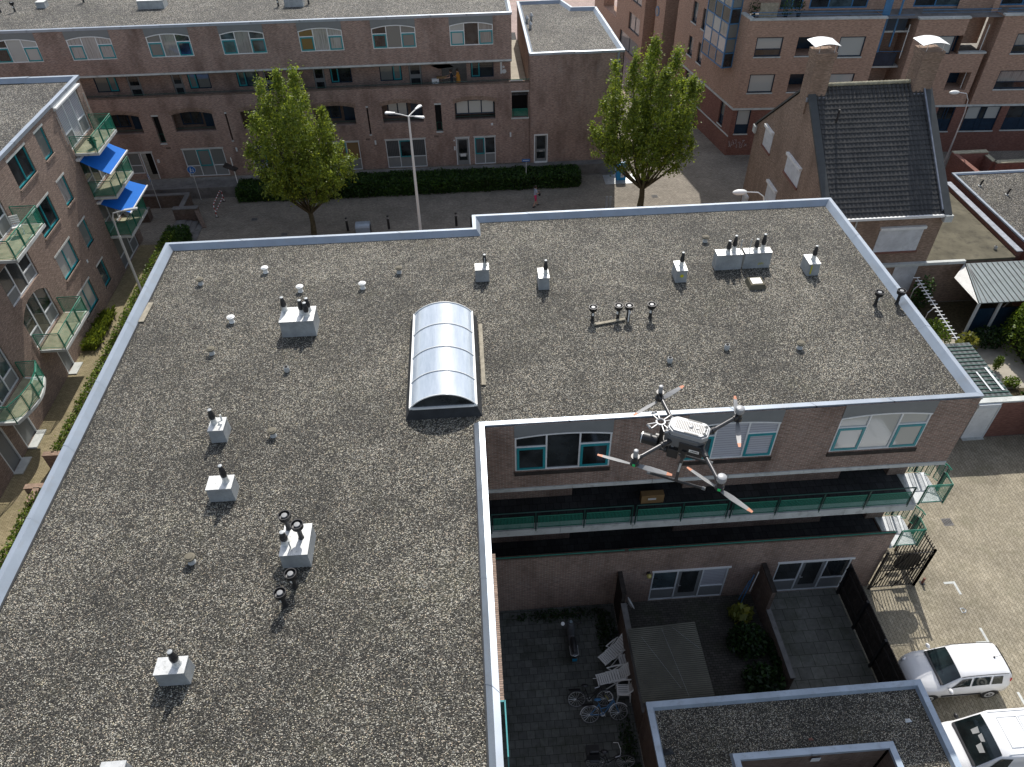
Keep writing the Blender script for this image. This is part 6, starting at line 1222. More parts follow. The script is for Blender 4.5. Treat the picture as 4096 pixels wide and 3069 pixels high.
# ================================================================ VEHICLES
def lerpf(tab, x):
    if x <= tab[0][0]: return tab[0][1]
    for (a, u), (b, v) in zip(tab, tab[1:]):
        if x <= b: return u + (v - u) * (x - a) / (b - a)
    return tab[-1][1]
def vehicle(name, label, cat, loc, rz, P):
    t = thing(name, label, cat, loc, rz=rz); Mx = Matrix.Translation(loc) @ Matrix.Rotation(rz, 4, 'Z')
    zb, zt, yb, yt, zbelt = (lambda k: (lambda x: lerpf(P[k], x)))('bot'), (lambda x: lerpf(P['top'], x)), (lambda x: lerpf(P['wb'], x)), (lambda x: lerpf(P['wt'], x)), (lambda x: lerpf(P['belt'], x))
    cr = P['crown']; xs = P['xs']; m = MB(Mx=Mx); rings = []
    for x in xs:
        b, B, T, Y, y = zb(x), zbelt(x), zt(x), yb(x), yt(x); h = []
        h += [(0, b), (Y * .86, b), (Y * .985, b + .10), (Y * 1.0, b + (B - b) * .5), (Y * .99, B - .07), (Y * .955, B)]
        g = max(.0, T - B - .06)
        h += [(Y * .955 + (y - Y * .955) * .5, B + (T - .05 - B) * .5), (y, T - .045), (y * .93, T - .008), (y * .6, T + cr * .7), (0, T + cr)]
        rings.append([(x, q[0], q[1]) for q in h] + [(x, -q[0], q[1]) for q in h[-2:0:-1]])
    n = len(rings[0]); fs = [(i * n + k, i * n + (k + 1) % n, (i + 1) * n + (k + 1) % n, (i + 1) * n + k) for i in range(len(rings) - 1) for k in range(n)]; fs += [tuple(range(n))[::-1], tuple(range((len(rings) - 1) * n, len(rings) * n))]
    m.add([p for r_ in rings for p in r_], fs); body = m.build('body', 'carw', t, True)
    try: body.data.set_sharp_from_angle(angle=math.radians(50))
    except Exception: pass
    def patch(nm, x0, x1, mat, s0=-.93, s1=.93, off=.012, k=8, par=None):
        q = MB(Mx=Mx); P_ = []
        for i in range(k + 1):
            x = x0 + (x1 - x0) * i / k
            for j in range(k + 1): s = s0 + (s1 - s0) * j / k; P_.append((x, s * yt(x) , zt(x) + cr * (1 - s * s) - (.03 * max(0, abs(s) - .85) / .15) + off))
        q.add(P_, [(i * (k + 1) + j, i * (k + 1) + j + 1, (i + 1) * (k + 1) + j + 1, (i + 1) * (k + 1) + j) for i in range(k) for j in range(k)]); return q.build(nm, mat, par or t, True)
    ws = patch('windscreen', *P['ws'], 'carg')
    if 'rw' in P: patch('rear_window', *P['rw'], 'carg')
    for sd in (1, -1):
        for (a0, a1, b0, b1) in P['side']:   # bottom x range, top x range
            q = MB(Mx=Mx); P_ = []
            for k in range(7):
                for tt in (.14, .5, .90):
                    x = (a0 + (a1 - a0) * k / 6) * (1 - tt) + (b0 + (b1 - b0) * k / 6) * tt; B, T, Y, y = zbelt(x), zt(x), yb(x) * .955, yt(x)
                    P_.append((x, sd * (Y + (y - Y) * tt + .014), B + (T - .045 - B) * tt))
            q.add(P_, [(k * 3 + j, k * 3 + j + 1, k * 3 + j + 4, k * 3 + j + 3) for k in range(6) for j in range(2)]); q.build('side_window', 'carg', t)
        x = P['mirror']; q = MB(Mx=Mx); q.ball((x, sd * (yb(x) + .075), zbelt(x) + .06), .13, 10, 6, (.55, .9, .62)); mo = q.build('wing_mirror', P.get('mc', 'carw'), t, True)
        q = MB(Mx=Mx); q.ball((P['hl'][0], sd * P['hl'][1], P['hl'][2]), .17, 10, 6, (1.1, .55, .6)); ho = q.build('headlight', 'alu', t, True)
        q = MB(Mx=Mx); q.ball((P['tlt'][0], sd * P['tlt'][1], P['tlt'][2]), .12, 8, 6, (.3, .35, 1.5)); q.build('tail_light', 'red', t, True)
        for x in P['wheels']:
            Y = yb(x); q = MB(Mx=Mx); r = P['wr']; q.lathe([(r, -.02), (r * 1.02, .03), (r * .98, .19), (r * .7, .2)], (x, sd * (Y - .19), r * 1.0), 24, (0, sd, 0)); w_ = q.build('wheel', 'tyre', t, True)
            q = MB(Mx=Mx); q.lathe([(r * .66, 0), (r * .62, .012), (r * .2, .0), (r * .12, .015)], (x, sd * (Y + .005), r), 20, (0, sd, 0)); q.build('hub_cap', 'alu', w_, True)
            q = MB(Mx=Mx); N_ = 18; A_ = [(x + (r + .05) * math.cos(math.pi * i / N_), sd * (Y + .004), r + (r + .05) * math.sin(math.pi * i / N_)) for i in range(N_ + 1)]; q.poly(A_); q.build('wheel_arch', 'blackp', t)
    q = MB(Mx=Mx); x_ = xs[-1]; q.box(x_ - .03, x_ + .02, -.45, .45, .3, .48); q.build('grille', 'blackp', t)
    q = MB(Mx=Mx); q.box(P['wheels'][1] + .4, P['wheels'][0] - .4, yb(0) + .003, yb(0) + .02, .46, .53); q.box(P['wheels'][1] + .4, P['wheels'][0] - .4, -yb(0) - .02, -yb(0) - .003, .46, .53); q.each('side_strip', 'blackp', t)
    q = MB(Mx=Mx); a, b = P['ws'][0], P['ws'][1]; 
    q.box(a - .02, a + .06, -yt(a) * .9, yt(a) * .9, zt(a) - .01, zt(a) + cr + .016); q.build('wiper_cowl', 'blackp', t)
    return t, Mx, zt, yt, cr
PAN = dict(xs=[-1.82, -1.79, -1.7, -1.55, -1.3, -.9, -.4, .1, .25, .5, .72, .86, .95, 1.2, 1.45, 1.62, 1.73, 1.8, 1.83], bot=[(-1.82, .42), (-1.75, .28), (1.7, .22), (1.83, .3)],
    top=[(-1.82, .86), (-1.79, 1.05), (-1.68, 1.38), (-1.5, 1.49), (-.9, 1.53), (-.3, 1.54), (.1, 1.50), (.25, 1.45), (.86, 1.02), (.95, .99), (1.3, .93), (1.6, .82), (1.78, .66), (1.83, .52)], belt=[(-1.82, .8), (-1.7, .96), (-1, .98), (.5, .94), (.95, .92), (1.3, .85), (1.6, .72), (1.83, .46)],
    wb=[(-1.82, .62), (-1.72, .74), (-1.4, .80), (0, .815), (1.2, .81), (1.5, .77), (1.7, .66), (1.83, .46)], wt=[(-1.82, .6), (-1.7, .60), (-1.4, .62), (0, .64), (.25, .635), (.9, .73), (1.2, .72), (1.5, .66), (1.7, .55), (1.83, .40)], crown=.035,
    ws=(.84, .27), rw=(-1.77, -1.67), side=[(.62, -.12, .17, -.12), (-.2, -.85, -.2, -.85), (-.93, -1.35, -.93, -1.28)], mirror=.62, hl=(1.55, .56, .72), tlt=(-1.68, .66, 1.05), wheels=(1.16, -1.14), wr=.29)
t, Mx, zt_, yt_, cr = vehicle('parked_car', 'small white hatchback parked nose towards the timber fence', 'car', (16.92, 12.13, 0), math.pi, PAN)
q = MB(Mx=Mx); q.cyl((-1.25, 0, 1.55), (-1.5, 0, 1.7), .008, n=5); q.ball((-1.24, 0, 1.565), .035); q.build('aerial', 'blackp', t)
for s in (-1, 1): q = MB(Mx=Mx); q.tube([(-1.5, s * .6, 1.49), (-.8, s * .615, 1.525), (0, s * .625, 1.52), (.25, s * .62, 1.46)], .012, 5); q.build('roof_seam', 'blackp', t)
for y in (-.32, .32): q = MB(Mx=Mx); q.ball((.35, y, 1.05), .2, 10, 8, (.5, .9, 1.3)); 
VAN = dict(xs=[-2.2, -2.17, -2.1, -1.8, -1.2, -.4, .3, .62, .8, 1.0, 1.2, 1.32, 1.45, 1.7, 1.95, 2.08, 2.16, 2.2], bot=[(-2.2, .35), (2.1, .25), (2.2, .35)],
    top=[(-2.2, 1.75), (-2.12, 1.86), (-1.5, 1.9), (.3, 1.9), (.6, 1.86), (1.3, 1.14), (1.45, 1.10), (1.8, 1.0), (2.05, .85), (2.2, .6)], belt=[(-2.2, 1.05), (.6, 1.05), (1.3, 1.02), (1.8, .92), (2.05, .78), (2.2, .52)],
    wb=[(-2.2, .84), (-2.1, .88), (0, .90), (1.3, .89), (1.8, .84), (2.05, .7), (2.2, .5)], wt=[(-2.2, .78), (.3, .79), (.6, .74), (1.3, .80), (1.8, .72), (2.05, .6), (2.2, .42)], crown=.03,
    ws=(1.27, .60), side=[(1.0, .25, .62, .25)], mirror=1.0, hl=(1.95, .66, .86), tlt=(-2.15, .82, 1.2), wheels=(1.35, -1.36), wr=.32, mc='blackp')
t, Mx, zt_, yt_, cr = vehicle('parked_van', 'white panel van at the bottom right corner, papers lying behind its windscreen', 'van', (16.98, 9.37, 0), math.pi, VAN)
q = MB(Mx=Mx)
for (a, b, c, e) in ((-1.9, -.1, -.62, .62),):
    for k in range(3): x_ = .18 - k * .75; q.tube([(x_, -.5, 1.935), (x_ - .68, -.5, 1.935), (x_ - .68, .5, 1.935), (x_, .5, 1.935)], .012, 4, True)
q.each('roof_rib', 'whited', t)
q = MB(Mx=Mx); q.tube([(.4, .70, 1.91), (-1.9, .70, 1.91)], .012, 4); q.tube([(.4, -.70, 1.91), (-1.9, -.70, 1.91)], .012, 4); q.each('roof_gutter', 'whited', t)
q = MB(Mx=Mx)
for (x_, y, a, b) in ((.98, .30, .07, .16), (.90, -.25, .09, .10), (1.0, -.5, .05, .12), (.85, .02, .05, .14)): z_ = zt_(x_) + cr + .022; q.add([(x_ - a, y - b, zt_(x_ - a) + cr + .017 - .035 * (abs(y) > .4)), (x_ + a, y - b * .8, zt_(x_ + a) + cr + .017 - .035 * (abs(y) > .4)), (x_ + a, y + b * .7, zt_(x_ + a) + cr + .017 - .035 * (abs(y) > .4)), (x_ - a * .7, y + b, zt_(x_ - a * .7) + cr + .017 - .035 * (abs(y) > .4))], [(0, 1, 2, 3)])
q.each('paper', 'greyp', t)

# ================================================================ DRONE
DL = (1.421, 3.508, 23.906); DR = 2.682; DM = Matrix.Translation(DL) @ Matrix.Rotation(DR, 4, 'Z')
dr = thing('drone', 'grey four-armed camera drone flying above the gravel roof', 'drone', DL, rz=DR)
def D(**k): return MB(Mx=DM)
def oct_(x0, x1, w, c=.035): return [(x0 + c, -w), (x1 - c, -w), (x1, -w + c), (x1, w - c), (x1 - c, w), (x0 + c, w), (x0, w - c), (x0, -w + c)]
q = D(); q.prism(oct_(-.135, .145, .08), .055, .095); q.prism(oct_(-.125, .135, .072), .095, .105); sh_ = q.build('top_shell', 'dgrey', dr, bevel=.006)
q = D()
for i in range(17): x_ = .095 - i * .0115; q.box(x_ - .0028, x_ + .0028, -.042, .042, .1052, .1075)
q.build('cooling_slots', 'blackp', sh_)
q = D(); q.lathe([(.014, 0), (.014, .006), (.009, .008)], (-.005, .0, .105), 14); q.lathe([(.01, 0), (.01, .005)], (-.05, .0, .105), 12); q.each('knob', 'dgrey', sh_, smooth=True)
q = D(); q.lathe([(.011, 0), (.011, .004)], (-.105, .035, .105), 14); q.lathe([(.011, 0), (.011, .004)], (-.105, -.035, .105), 14); q.lathe([(.006, 0), (.006, .004)], (-.108, .008, .105), 10); q.lathe([(.006, 0), (.006, .004)], (-.108, -.008, .105), 10); q.each('sensor_lens', 'carg', sh_, smooth=True)
q = D(); q.box(-.07, .03, .058, .068, .105, .107); q.box(-.07, .03, -.068, -.058, .105, .107); q.each('side_recess', 'blackp', sh_)
q = D(); q.prism(oct_(-.12, .16, .085, .04), -.045, .055); q.build('hull', 'dgrey2', dr, bevel=.008)
q = D(); q.box(-.125, .045, -.092, .092, -.085, .02); q.build('battery', 'blackp', dr, bevel=.006); q = D(); q.box(-.1, -.03, .0925, .0935, -.045, -.02); lb = q.build('battery_label', 'whitep', dr)
q = D(); q.box(-.092, -.038, .0937, .0942, -.037, -.033); q.box(-.092, -.05, .0937, .0942, -.031, -.028); q.build('label_text', 'blackp', lb)
# mounting plate in front: ring with spokes
q = D(); c_ = Vector((.205, .0, .075)); q.tube([c_ + Vector((.03 * math.cos(a), .03 * math.sin(a), 0)) for a in [i * math.pi / 8 for i in range(16)]], .008, 5, True)
for a in (35, 62, 118, 145, 215, 242, 298, 325): w_ = math.radians(a); q.tube([c_ + Vector((.034 * math.cos(w_), .034 * math.sin(w_), 0)), c_ + Vector((.095 * math.cos(w_), .095 * math.sin(w_), 0))], .0045, 4)
for a in (48, 132, 228, 312): w_ = math.radians(a); p_ = c_ + Vector((.098 * math.cos(w_), .098 * math.sin(w_), 0)); q.tube([p_ + Vector((.02 * math.sin(w_), -.02 * math.cos(w_), 0)), p_ - Vector((.02 * math.sin(w_), -.02 * math.cos(w_), 0))], .008, 5)
mp = q.build('mounting_plate', 'dgrey', dr)
q = D()
for a in (48, 132, 228, 312):
    for d in (-.013, .013): w_ = math.radians(a); p_ = c_ + Vector((.098 * math.cos(w_), .098 * math.sin(w_), 0)) + Vector((d * math.sin(w_), -d * math.cos(w_), 0)); q.cyl(p_, p_ + Vector((0, 0, .014)), .005, n=6)
q.each('rubber_damper', 'blackp', mp)
# gimbals and cameras
q = D(); q.cyl((.20, .045, -.075), (.315, .045, -.075), .042, n=20); q.cyl((.315, .045, -.075), (.32, .045, -.075), .036, n=20); l_ = q.build('camera', 'blackp', dr, True); q = D(); q.lathe([(.03, 0), (.028, .003)], (.32, .045, -.075), 18, (1, 0, 0)); q.build('lens', 'carg', l_); q = D(); q.lathe([(.0435, 0), (.0435, .006)], (.308, .045, -.075), 20, (1, 0, 0)); q.build('lens_rim', 'alu', l_)
q = D(); q.box(.15, .235, -.05, .01, -.16, -.09); q.box(.19, .21, .0, .1, -.12, -.1); q.box(.17, .2, -.02, .02, -.1, .06); q.build('gimbal', 'blackp', dr, bevel=.006)
q = D(); q.box(.04, .12, .0, .07, -.18, -.09); q.cyl((.12, .035, -.135), (.15, .035, -.135), .028, n=14); q.build('second_camera', 'blackp', dr, bevel=.008)
q = D(); q.cyl((.09, .035, -.09), (.09, .035, -.02), .012, n=8); q.build('gimbal_neck', 'alu', dr)
mo_ = [(.289, -.342, 59), (.289, .342, 1), (-.289, -.342, 103.5), (-.289, .342, 155)]
for (mx, my, ang) in mo_:
    sx = 1 if mx > 0 else -1; sy = 1 if my > 0 else -1; rear = mx < 0
    a = Vector((.11 * sx, .075 * sy, .0)); b = Vector((mx, my, .0)); d = (b - a).normalized()
    q = D(); q.cyl(a + d * .05, b - d * .02, .0145, n=12); ar = q.build('arm', 'carbon', dr, True)
    q = D(); q.cyl(a, a + d * .05, .02, n=10); q.cyl(a + d * .05, a + d * .085, .024, .020, n=12); q.build('arm_joint', 'blackp', ar, True)
    q = D(); q.cyl(b - d * .055, b - d * .02, .019, n=10); q.lathe([(.024, -.045), (.031, -.04), (.031, -.012), (.024, -.006), (.022, .03), (.03, .036)], b, 18); mm = q.build('motor', 'blackp', dr, True)
    q = D()
    if rear: q.lathe([(.026, .03), (.031, .04), (.033, .065), (.03, .078), (.02, .083)], b, 20)
    else: q.lathe([(.016, .03), (.017, .085), (.015, .095), (.006, .098)], b, 16)
    q.build('antenna_cap', 'dgrey', mm, True)
    if my > 0: q = D(); q.box(b.x - .012, b.x + .008, b.y + .0305, b.y + .0325, -.035, -.012); q.build('status_light', 'ledgreen' if 'ledgreen' in M else 'green', mm)
    for k in range(2):
        w_ = math.radians(ang + 180 * k); e = Vector((math.cos(w_), math.sin(w_), 0)); s_ = Vector((-e.y, e.x, 0)); base = b + Vector((0, 0, -.052)); prof = [(.012, .009), (.05, .015), (.10, .019), (.16, .017), (.225, .013), (.262, .008)]
        P_ = []
        for r_, w2 in prof:
            tw = .35 * (1 - r_ / .3) + .08; c = base + e * r_
            for sg, th in ((-1, .0), (1, .0), (1, .003), (-1, .003)): P_.append(c + s_ * (w2 * sg * math.cos(tw)) + Vector((0, 0, w2 * sg * math.sin(tw) + th)))
        nn = len(prof); fs = [(i * 4 + j, i * 4 + (j + 1) % 4, (i + 1) * 4 + (j + 1) % 4, (i + 1) * 4 + j) for i in range(nn - 2) for j in range(4)] + [(3, 2, 1, 0)]
        q = D(); q.add(P_[:-4], fs); bl = q.build('propeller_blade', 'blade' if 'blade' in M else 'greyp', dr)
        q = D(); q.add(P_[-8:], [(j, (j + 1) % 4, 4 + (j + 1) % 4, 4 + j) for j in range(4)] + [(4, 5, 6, 7)]); q.build('blade_tip', 'orange', bl)
for sy in (1, -1):
    q = D(); q.cyl((.0, .085 * sy, -.06), (.012, .13 * sy, -.325), .0125, n=10); lg = q.build('landing_leg', 'carbon', dr, True)
    q = D(); q.cyl((.0, .083 * sy, -.05), (.002, .093 * sy, -.11), .021, n=12); q.build('leg_joint', 'blackp', lg, True)
    q = D(); q.cyl((-.19, .13 * sy, -.33), (.215, .13 * sy, -.33), .010, n=8); q.build('skid', 'blackp', lg, True); q = D(); q.cyl((-.2, .13 * sy, -.33), (-.175, .13 * sy, -.33), .013, n=8); q.cyl((.2, .13 * sy, -.33), (.225, .13 * sy, -.33), .013, n=8); q.each('skid_cap', 'dgrey2', lg, smooth=True)
q = D(); q.box(-.002, .008, .113, .116, -.25, -.16) if 0 else q.add([(-.006, .104, -.15), (.012, .104, -.15), (.018, .122, -.235), (.0, .122, -.235), ], [(0, 1, 2, 3), (3, 2, 1, 0)]); q.add([(-.004, .1045 + .012, -.155), (.010, .1045 + .012, -.155), (.016, .1225 + .012, -.23), (.002, .1225 + .012, -.23)], [(0, 1, 2, 3), (3, 2, 1, 0)]); q.build('leg_label', 'whitep', dr)

# ================================================================ PEOPLE
def skin_mesh(name, V, E_, rad, mats, pick, parent, sub=1):
    me = bpy.data.meshes.new(name); me.from_pydata(V, E_, []); o = bpy.data.objects.new(name, me); S.collection.objects.link(o)
    m = o.modifiers.new('s', 'SKIN'); sv = me.skin_vertices[0].data
    for i, r in enumerate(rad): sv[i].radius = r if isinstance(r, tuple) else (r, r)
    sv[0].use_root = True; o.modifiers.new('u', 'SUBSURF').levels = sub; o.modifiers['u'].render_levels = sub
    dg = bpy.context.evaluated_depsgraph_get(); ev = bpy.data.meshes.new_from_object(o.evaluated_get(dg)); o.modifiers.clear(); o.data = ev; bpy.data.meshes.remove(me); ev.name = name
    ev.materials.clear()
    for k in mats: ev.materials.append(M[k])
    for p in ev.polygons: p.material_index = pick(p.center); p.use_smooth = True
    o.parent = parent; o.matrix_parent_inverse = Matrix.LocRotScale(parent.location, parent.rotation_euler, None).inverted(); return o
def person(loc, rz, label, top, legs, legz, arms, stride=.18, h=1.7, dress=False, hairc='hair', pony=False, shortsleeve=True, skinlegs=True):
    t = thing('person', label, 'person', loc, rz=rz); T = Matrix.Translation(loc) @ Matrix.Rotation(rz, 4, 'Z'); k = h / 1.7
    J = {'pel': (0, 0, .93), 'wai': (0, 0, 1.08), 'che': (.02, 0, 1.27), 'nec': (.03, 0, 1.44), 'hea': (.06, 0, 1.55), 'top': (.055, 0, 1.66), 'jaw': (.11, 0, 1.52)}
    for s, n in ((1, 'l'), (-1, 'r')):
        J['hip' + n] = (0, .09 * s, .88); J['kne' + n] = (.06 + stride * .4 * s, .09 * s, .48); J['ank' + n] = (stride * s, .09 * s, .09); J['toe' + n] = (stride * s + .17, .10 * s, .03); J['sho' + n] = (.01, .17 * s, 1.38)
        J['elb' + n], J['wri' + n] = arms[n]; w_ = Vector(J['wri' + n]); dd = (w_ - Vector(J['elb' + n])).normalized(); J['han' + n] = tuple(w_ + dd * .08)
        for fi in range(4): J['f%d%s' % (fi, n)] = tuple(w_ + dd * .15 + Vector((0, (fi - 1.5) * .018, -.01 * fi)))
        J['th' + n] = tuple(w_ + dd * .07 + Vector((0, .045 * -s, .02)))
    names = list(J); V = [T @ (Vector(J[n]) * k) for n in names]; I = {n: i for i, n in enumerate(names)}
    Ed = [('pel', 'wai'), ('wai', 'che'), ('che', 'nec'), ('nec', 'hea'), ('hea', 'top'), ('hea', 'jaw')]
    for n in 'lr': Ed += [('pel', 'hip' + n), ('hip' + n, 'kne' + n), ('kne' + n, 'ank' + n), ('ank' + n, 'toe' + n), ('che', 'sho' + n), ('sho' + n, 'elb' + n), ('elb' + n, 'wri' + n), ('wri' + n, 'han' + n), ('han' + n, 'th' + n)] + [('han' + n, 'f%d%s' % (fi, n)) for fi in range(4)]
    R = dict(pel=(.13, .15), wai=(.11, .12), che=(.12, .14), nec=.055, hea=.085, top=.07, jaw=.05)
    for n in 'lr': R.update({'hip' + n: .095, 'kne' + n: .058, 'ank' + n: .038, 'toe' + n: .035, 'sho' + n: .065, 'elb' + n: .042, 'wri' + n: .028, 'han' + n: .03, 'th' + n: .009}); R.update({'f%d%s' % (fi, n): .009 for fi in range(4)})
    Ti = T.inverted()
    def pick(c):
        p = (Ti @ c) / k
        if p.z < .11: return 3
        if p.z > 1.45: return 0
        el = min((Vector(J[a]) - p).length for a in ('wril', 'wrir', 'hanl', 'hanr')); eb = min((Vector(J[a]) - p).length for a in ('elbl', 'elbr'))
        if el < .14 or (shortsleeve and eb < .09): return 0
        if p.z > .98: return 1
        if p.z > legz: return 2
        return 0
    b = skin_mesh('body', V, [(I[a], I[c]) for a, c in Ed], [(r[0] * k, r[1] * k) if isinstance(r, tuple) else r * k for r in [R[n] for n in names]], ['skin', top, legs, 'blackp'], pick, t)
    q = MB(Mx=T @ Matrix.Scale(k, 4)); q.ball((.035, 0, 1.60), .115, 12, 9, (.95, .82, 1.0))
    if pony: q.tube([(-.07, 0, 1.63), (-.14, 0, 1.56), (-.15, 0, 1.40)], [.035, .04, .015], 8)
    q.build('hair', hairc, t, True)
    if dress: q = MB(Mx=T @ Matrix.Scale(k, 4)); q.lathe([(.23, .3), (.19, .7), (.14, 1.05), (.15, 1.25)], (0, 0, 0), 16); q.build('dress', legs, t, True)
    q = MB(Mx=T @ Matrix.Scale(k, 4)); [q.ball((.148, s * .032, 1.575), .012, 6, 4) for s in (1, -1)]; q.each('eye', 'blackp', t)
    q = MB(Mx=T @ Matrix.Scale(k, 4)); [q.ball((stride * s + .07, .095 * s, .045), .075, 10, 6, (1.9, .65, .6)) for s in (1, -1)]; q.each('shoe', 'blackp', t, smooth=True)
    return t
AR = {'l': ((.05, .22, 1.14), (.26, .14, 1.16)), 'r': ((.06, -.22, 1.13), (.26, -.12, 1.12))}
person((4.66, 49.12, 0), .35, 'woman walking along the dark street in grey top and pink shorts, carrying a dark bag', 'greyc', 'magenta', .52, AR, stride=.2, pony=True)
q = MB(Mx=Matrix.Translation((4.66, 49.12, 0)) @ Matrix.Rotation(.35, 4, 'Z')); q.ball((.30, -.08, 1.0), .15, 10, 8, (.6, .9, 1.1)); q.tube([(.28, -.1, 1.14), (.2, -.12, 1.22), (.3, -.06, 1.16)], .012, 5); tag(q.build('handbag', 'blackp', None, True), 'dark bag carried by the walking woman in pink shorts', 'bag')
zgal = .935 + 5.55 * k_
person((-.92, 55.0, zgal), math.pi, 'person in a dark navy shirt on the far gallery, holding out a wooden board', 'navy', 'navy', .1, {'l': ((.15, .2, 1.2), (.36, .16, 1.15)), 'r': ((.15, -.2, 1.2), (.38, -.14, 1.18))}, stride=.08, h=1.75)
person((-.45, 55.25, zgal), 2.9, 'person in an orange dress on the far gallery, behind the one in navy', 'ochre', 'ochre', .3, {'l': ((.1, .22, 1.12), (.26, .14, 1.16)), 'r': ((.1, -.22, 1.12), (.28, -.12, 1.1))}, stride=.05, h=1.68, dress=True)
q = MB(); q.box(-2.0, -1.25, 54.85, 55.15, zgal + 1.16, zgal + 1.22); tag(q.build('wooden_board', 'crate'), 'wooden board held by the person in navy on the far gallery', 'board')
q = MB(); q.box(-2.35, -1.85, 54.75, 55.0, zgal, zgal + 1.15); bx = tag(q.build('patterned_screen', 'whited'), 'white panel with dark speckles standing on the far gallery', 'panel')
q = MB(); r = random.Random(3); [q.ball((-2.35 + r.random() * .48, 54.745, zgal + .1 + r.random() * .95), .03, 6, 4, (1, .2, .8)) for _ in range(26)]; q.build('speckles', 'blackp', bx)
q = MB(); q.add([(-2.4, 55.4, zgal + 1.9), (-1.2, 55.4, zgal + 2.05), (-.7, 55.4, zgal + 1.75), (-1.8, 55.4, zgal + 1.65)], [(0, 1, 2, 3), (3, 2, 1, 0)]); tag(q.build('green_cloth', 'dgreen'), 'dark green cloth hanging above the people on the far gallery', 'cloth')

# ================================================================ YARD OBJECTS
def slat_chair(loc, rz, label, recline=True, name='plastic_lounger', tip=0.):
    t = thing(name, label, 'chair', loc, 'white plastic garden chairs', rz=rz); T = Matrix.Translation(loc) @ Matrix.Rotation(rz, 4, 'Z') @ Matrix.Rotation(tip, 4, 'Y')
    def slats(a, b, w, n, nm):
        q = MB(Mx=T); a = Vector(a); b = Vector(b); d = (b - a).normalized(); nr = Vector((-d.z, 0, d.x)); 
        for i in range(n): c = a.lerp(b, (i + .5) / n); h = (b - a).length / n * .40; cc = nr * .018 ; 
        for j in range(n):
            c = a.lerp(b, (j + .5) / n); h = (b - a).length / n * .40; q.add([c - d * h + Vector((0, -w, 0)), c + d * h + Vector((0, -w, 0)), c + d * h + Vector((0, w, 0)), c - d * h + Vector((0, w, 0)), c - d * h + Vector((0, -w, 0)) + nr * .018, c + d * h + Vector((0, -w, 0)) + nr * .018, c + d * h + Vector((0, w, 0)) + nr * .018, c - d * h + Vector((0, w, 0)) + nr * .018], [(0, 3, 2, 1), (4, 5, 6, 7), (0, 1, 5, 4), (1, 2, 6, 5), (2, 3, 7, 6), (3, 0, 4, 7)])
        for s in (-1, 1): q.tube([a + Vector((0, s * w, 0)), b + Vector((0, s * w, 0))], .022, 6)
        return q.build(nm, 'whitep', t)
    slats((-.28, 0, .44), (.22, 0, .40), .22, 5, 'seat'); slats((-.28, 0, .44), (-.72, 0, .98) if recline else (-.42, 0, .92), .21, 7, 'backrest')
    if recline: slats((.22, 0, .40), (.62, 0, .36), .2, 5, 'leg_rest')
    for s in (-1, 1):
        q = MB(Mx=T); q.tube([(-.48, s * .27, .66), (-.2, s * .28, .66), (.18, s * .27, .63)], [.02, .028, .02], 6); q.build('armrest', 'whitep', t, True)
        q = MB(Mx=T); q.tube([(-.32, s * .25, 0), (.15, s * .26, .62)], .022, 6); q.build('leg', 'whitep', t, True); q = MB(Mx=T); q.tube([(.3, s * .25, 0), (-.35, s * .26, .64)], .022, 6); q.build('leg', 'whitep', t, True)
    return t
slat_chair((4.30, 13.0, 0), math.pi + .12, 'white reclining garden chair laid open, middle of the pile, across the others'); slat_chair((4.45, 13.95, 0), math.pi + .6, 'white reclining garden chair at the back of the pile', tip=-.1); slat_chair((4.72, 13.55, .12), math.pi + .1, 'white reclining chair half hidden against the wall, behind the open one', False, tip=-.25)
t = thing('plastic_armchair', 'white plastic monobloc armchair nearest the bicycles', 'chair', (4.62, 12.45, 0), rz=math.pi); T = Matrix.Translation((4.62, 12.45, 0)) @ Matrix.Rotation(math.pi - .08, 4, 'Z')
q = MB(Mx=T); q.box(-.22, .26, -.22, .22, .40, .43); q.build('seat', 'whitep', t, bevel=.01); q = MB(Mx=T); q.tube([(.2, -.27, .62), (-.1, -.28, .66), (-.3, -.2, .84), (-.33, 0, .88), (-.3, .2, .84), (-.1, .28, .66), (.2, .27, .62)], .03, 6); 
for y in (-.14, -.07, 0, .07, .14): q.tube([(-.22, y, .42), (-.31, y, .86)], .02, 5)
q.build('backrest', 'whitep', t, True)
for x in (-.22, .22):
    for y in (-.24, .24): q = MB(Mx=T); q.tube([(x, y, .42), (x * 1.15, y * 1.1, 0)], [.035, .025], 6); q.tube([(x, y, .42), (x * .95, y * 1.12, .63)], .025, 6); q.build('leg', 'whitep', t, True)
q = MB(Mx=T)
for i in range(5): q.box(-.15, .2, -.17 + i * .08, -.155 + i * .08, .431, .4325)
q.build('seat_slots', 'dark', t)
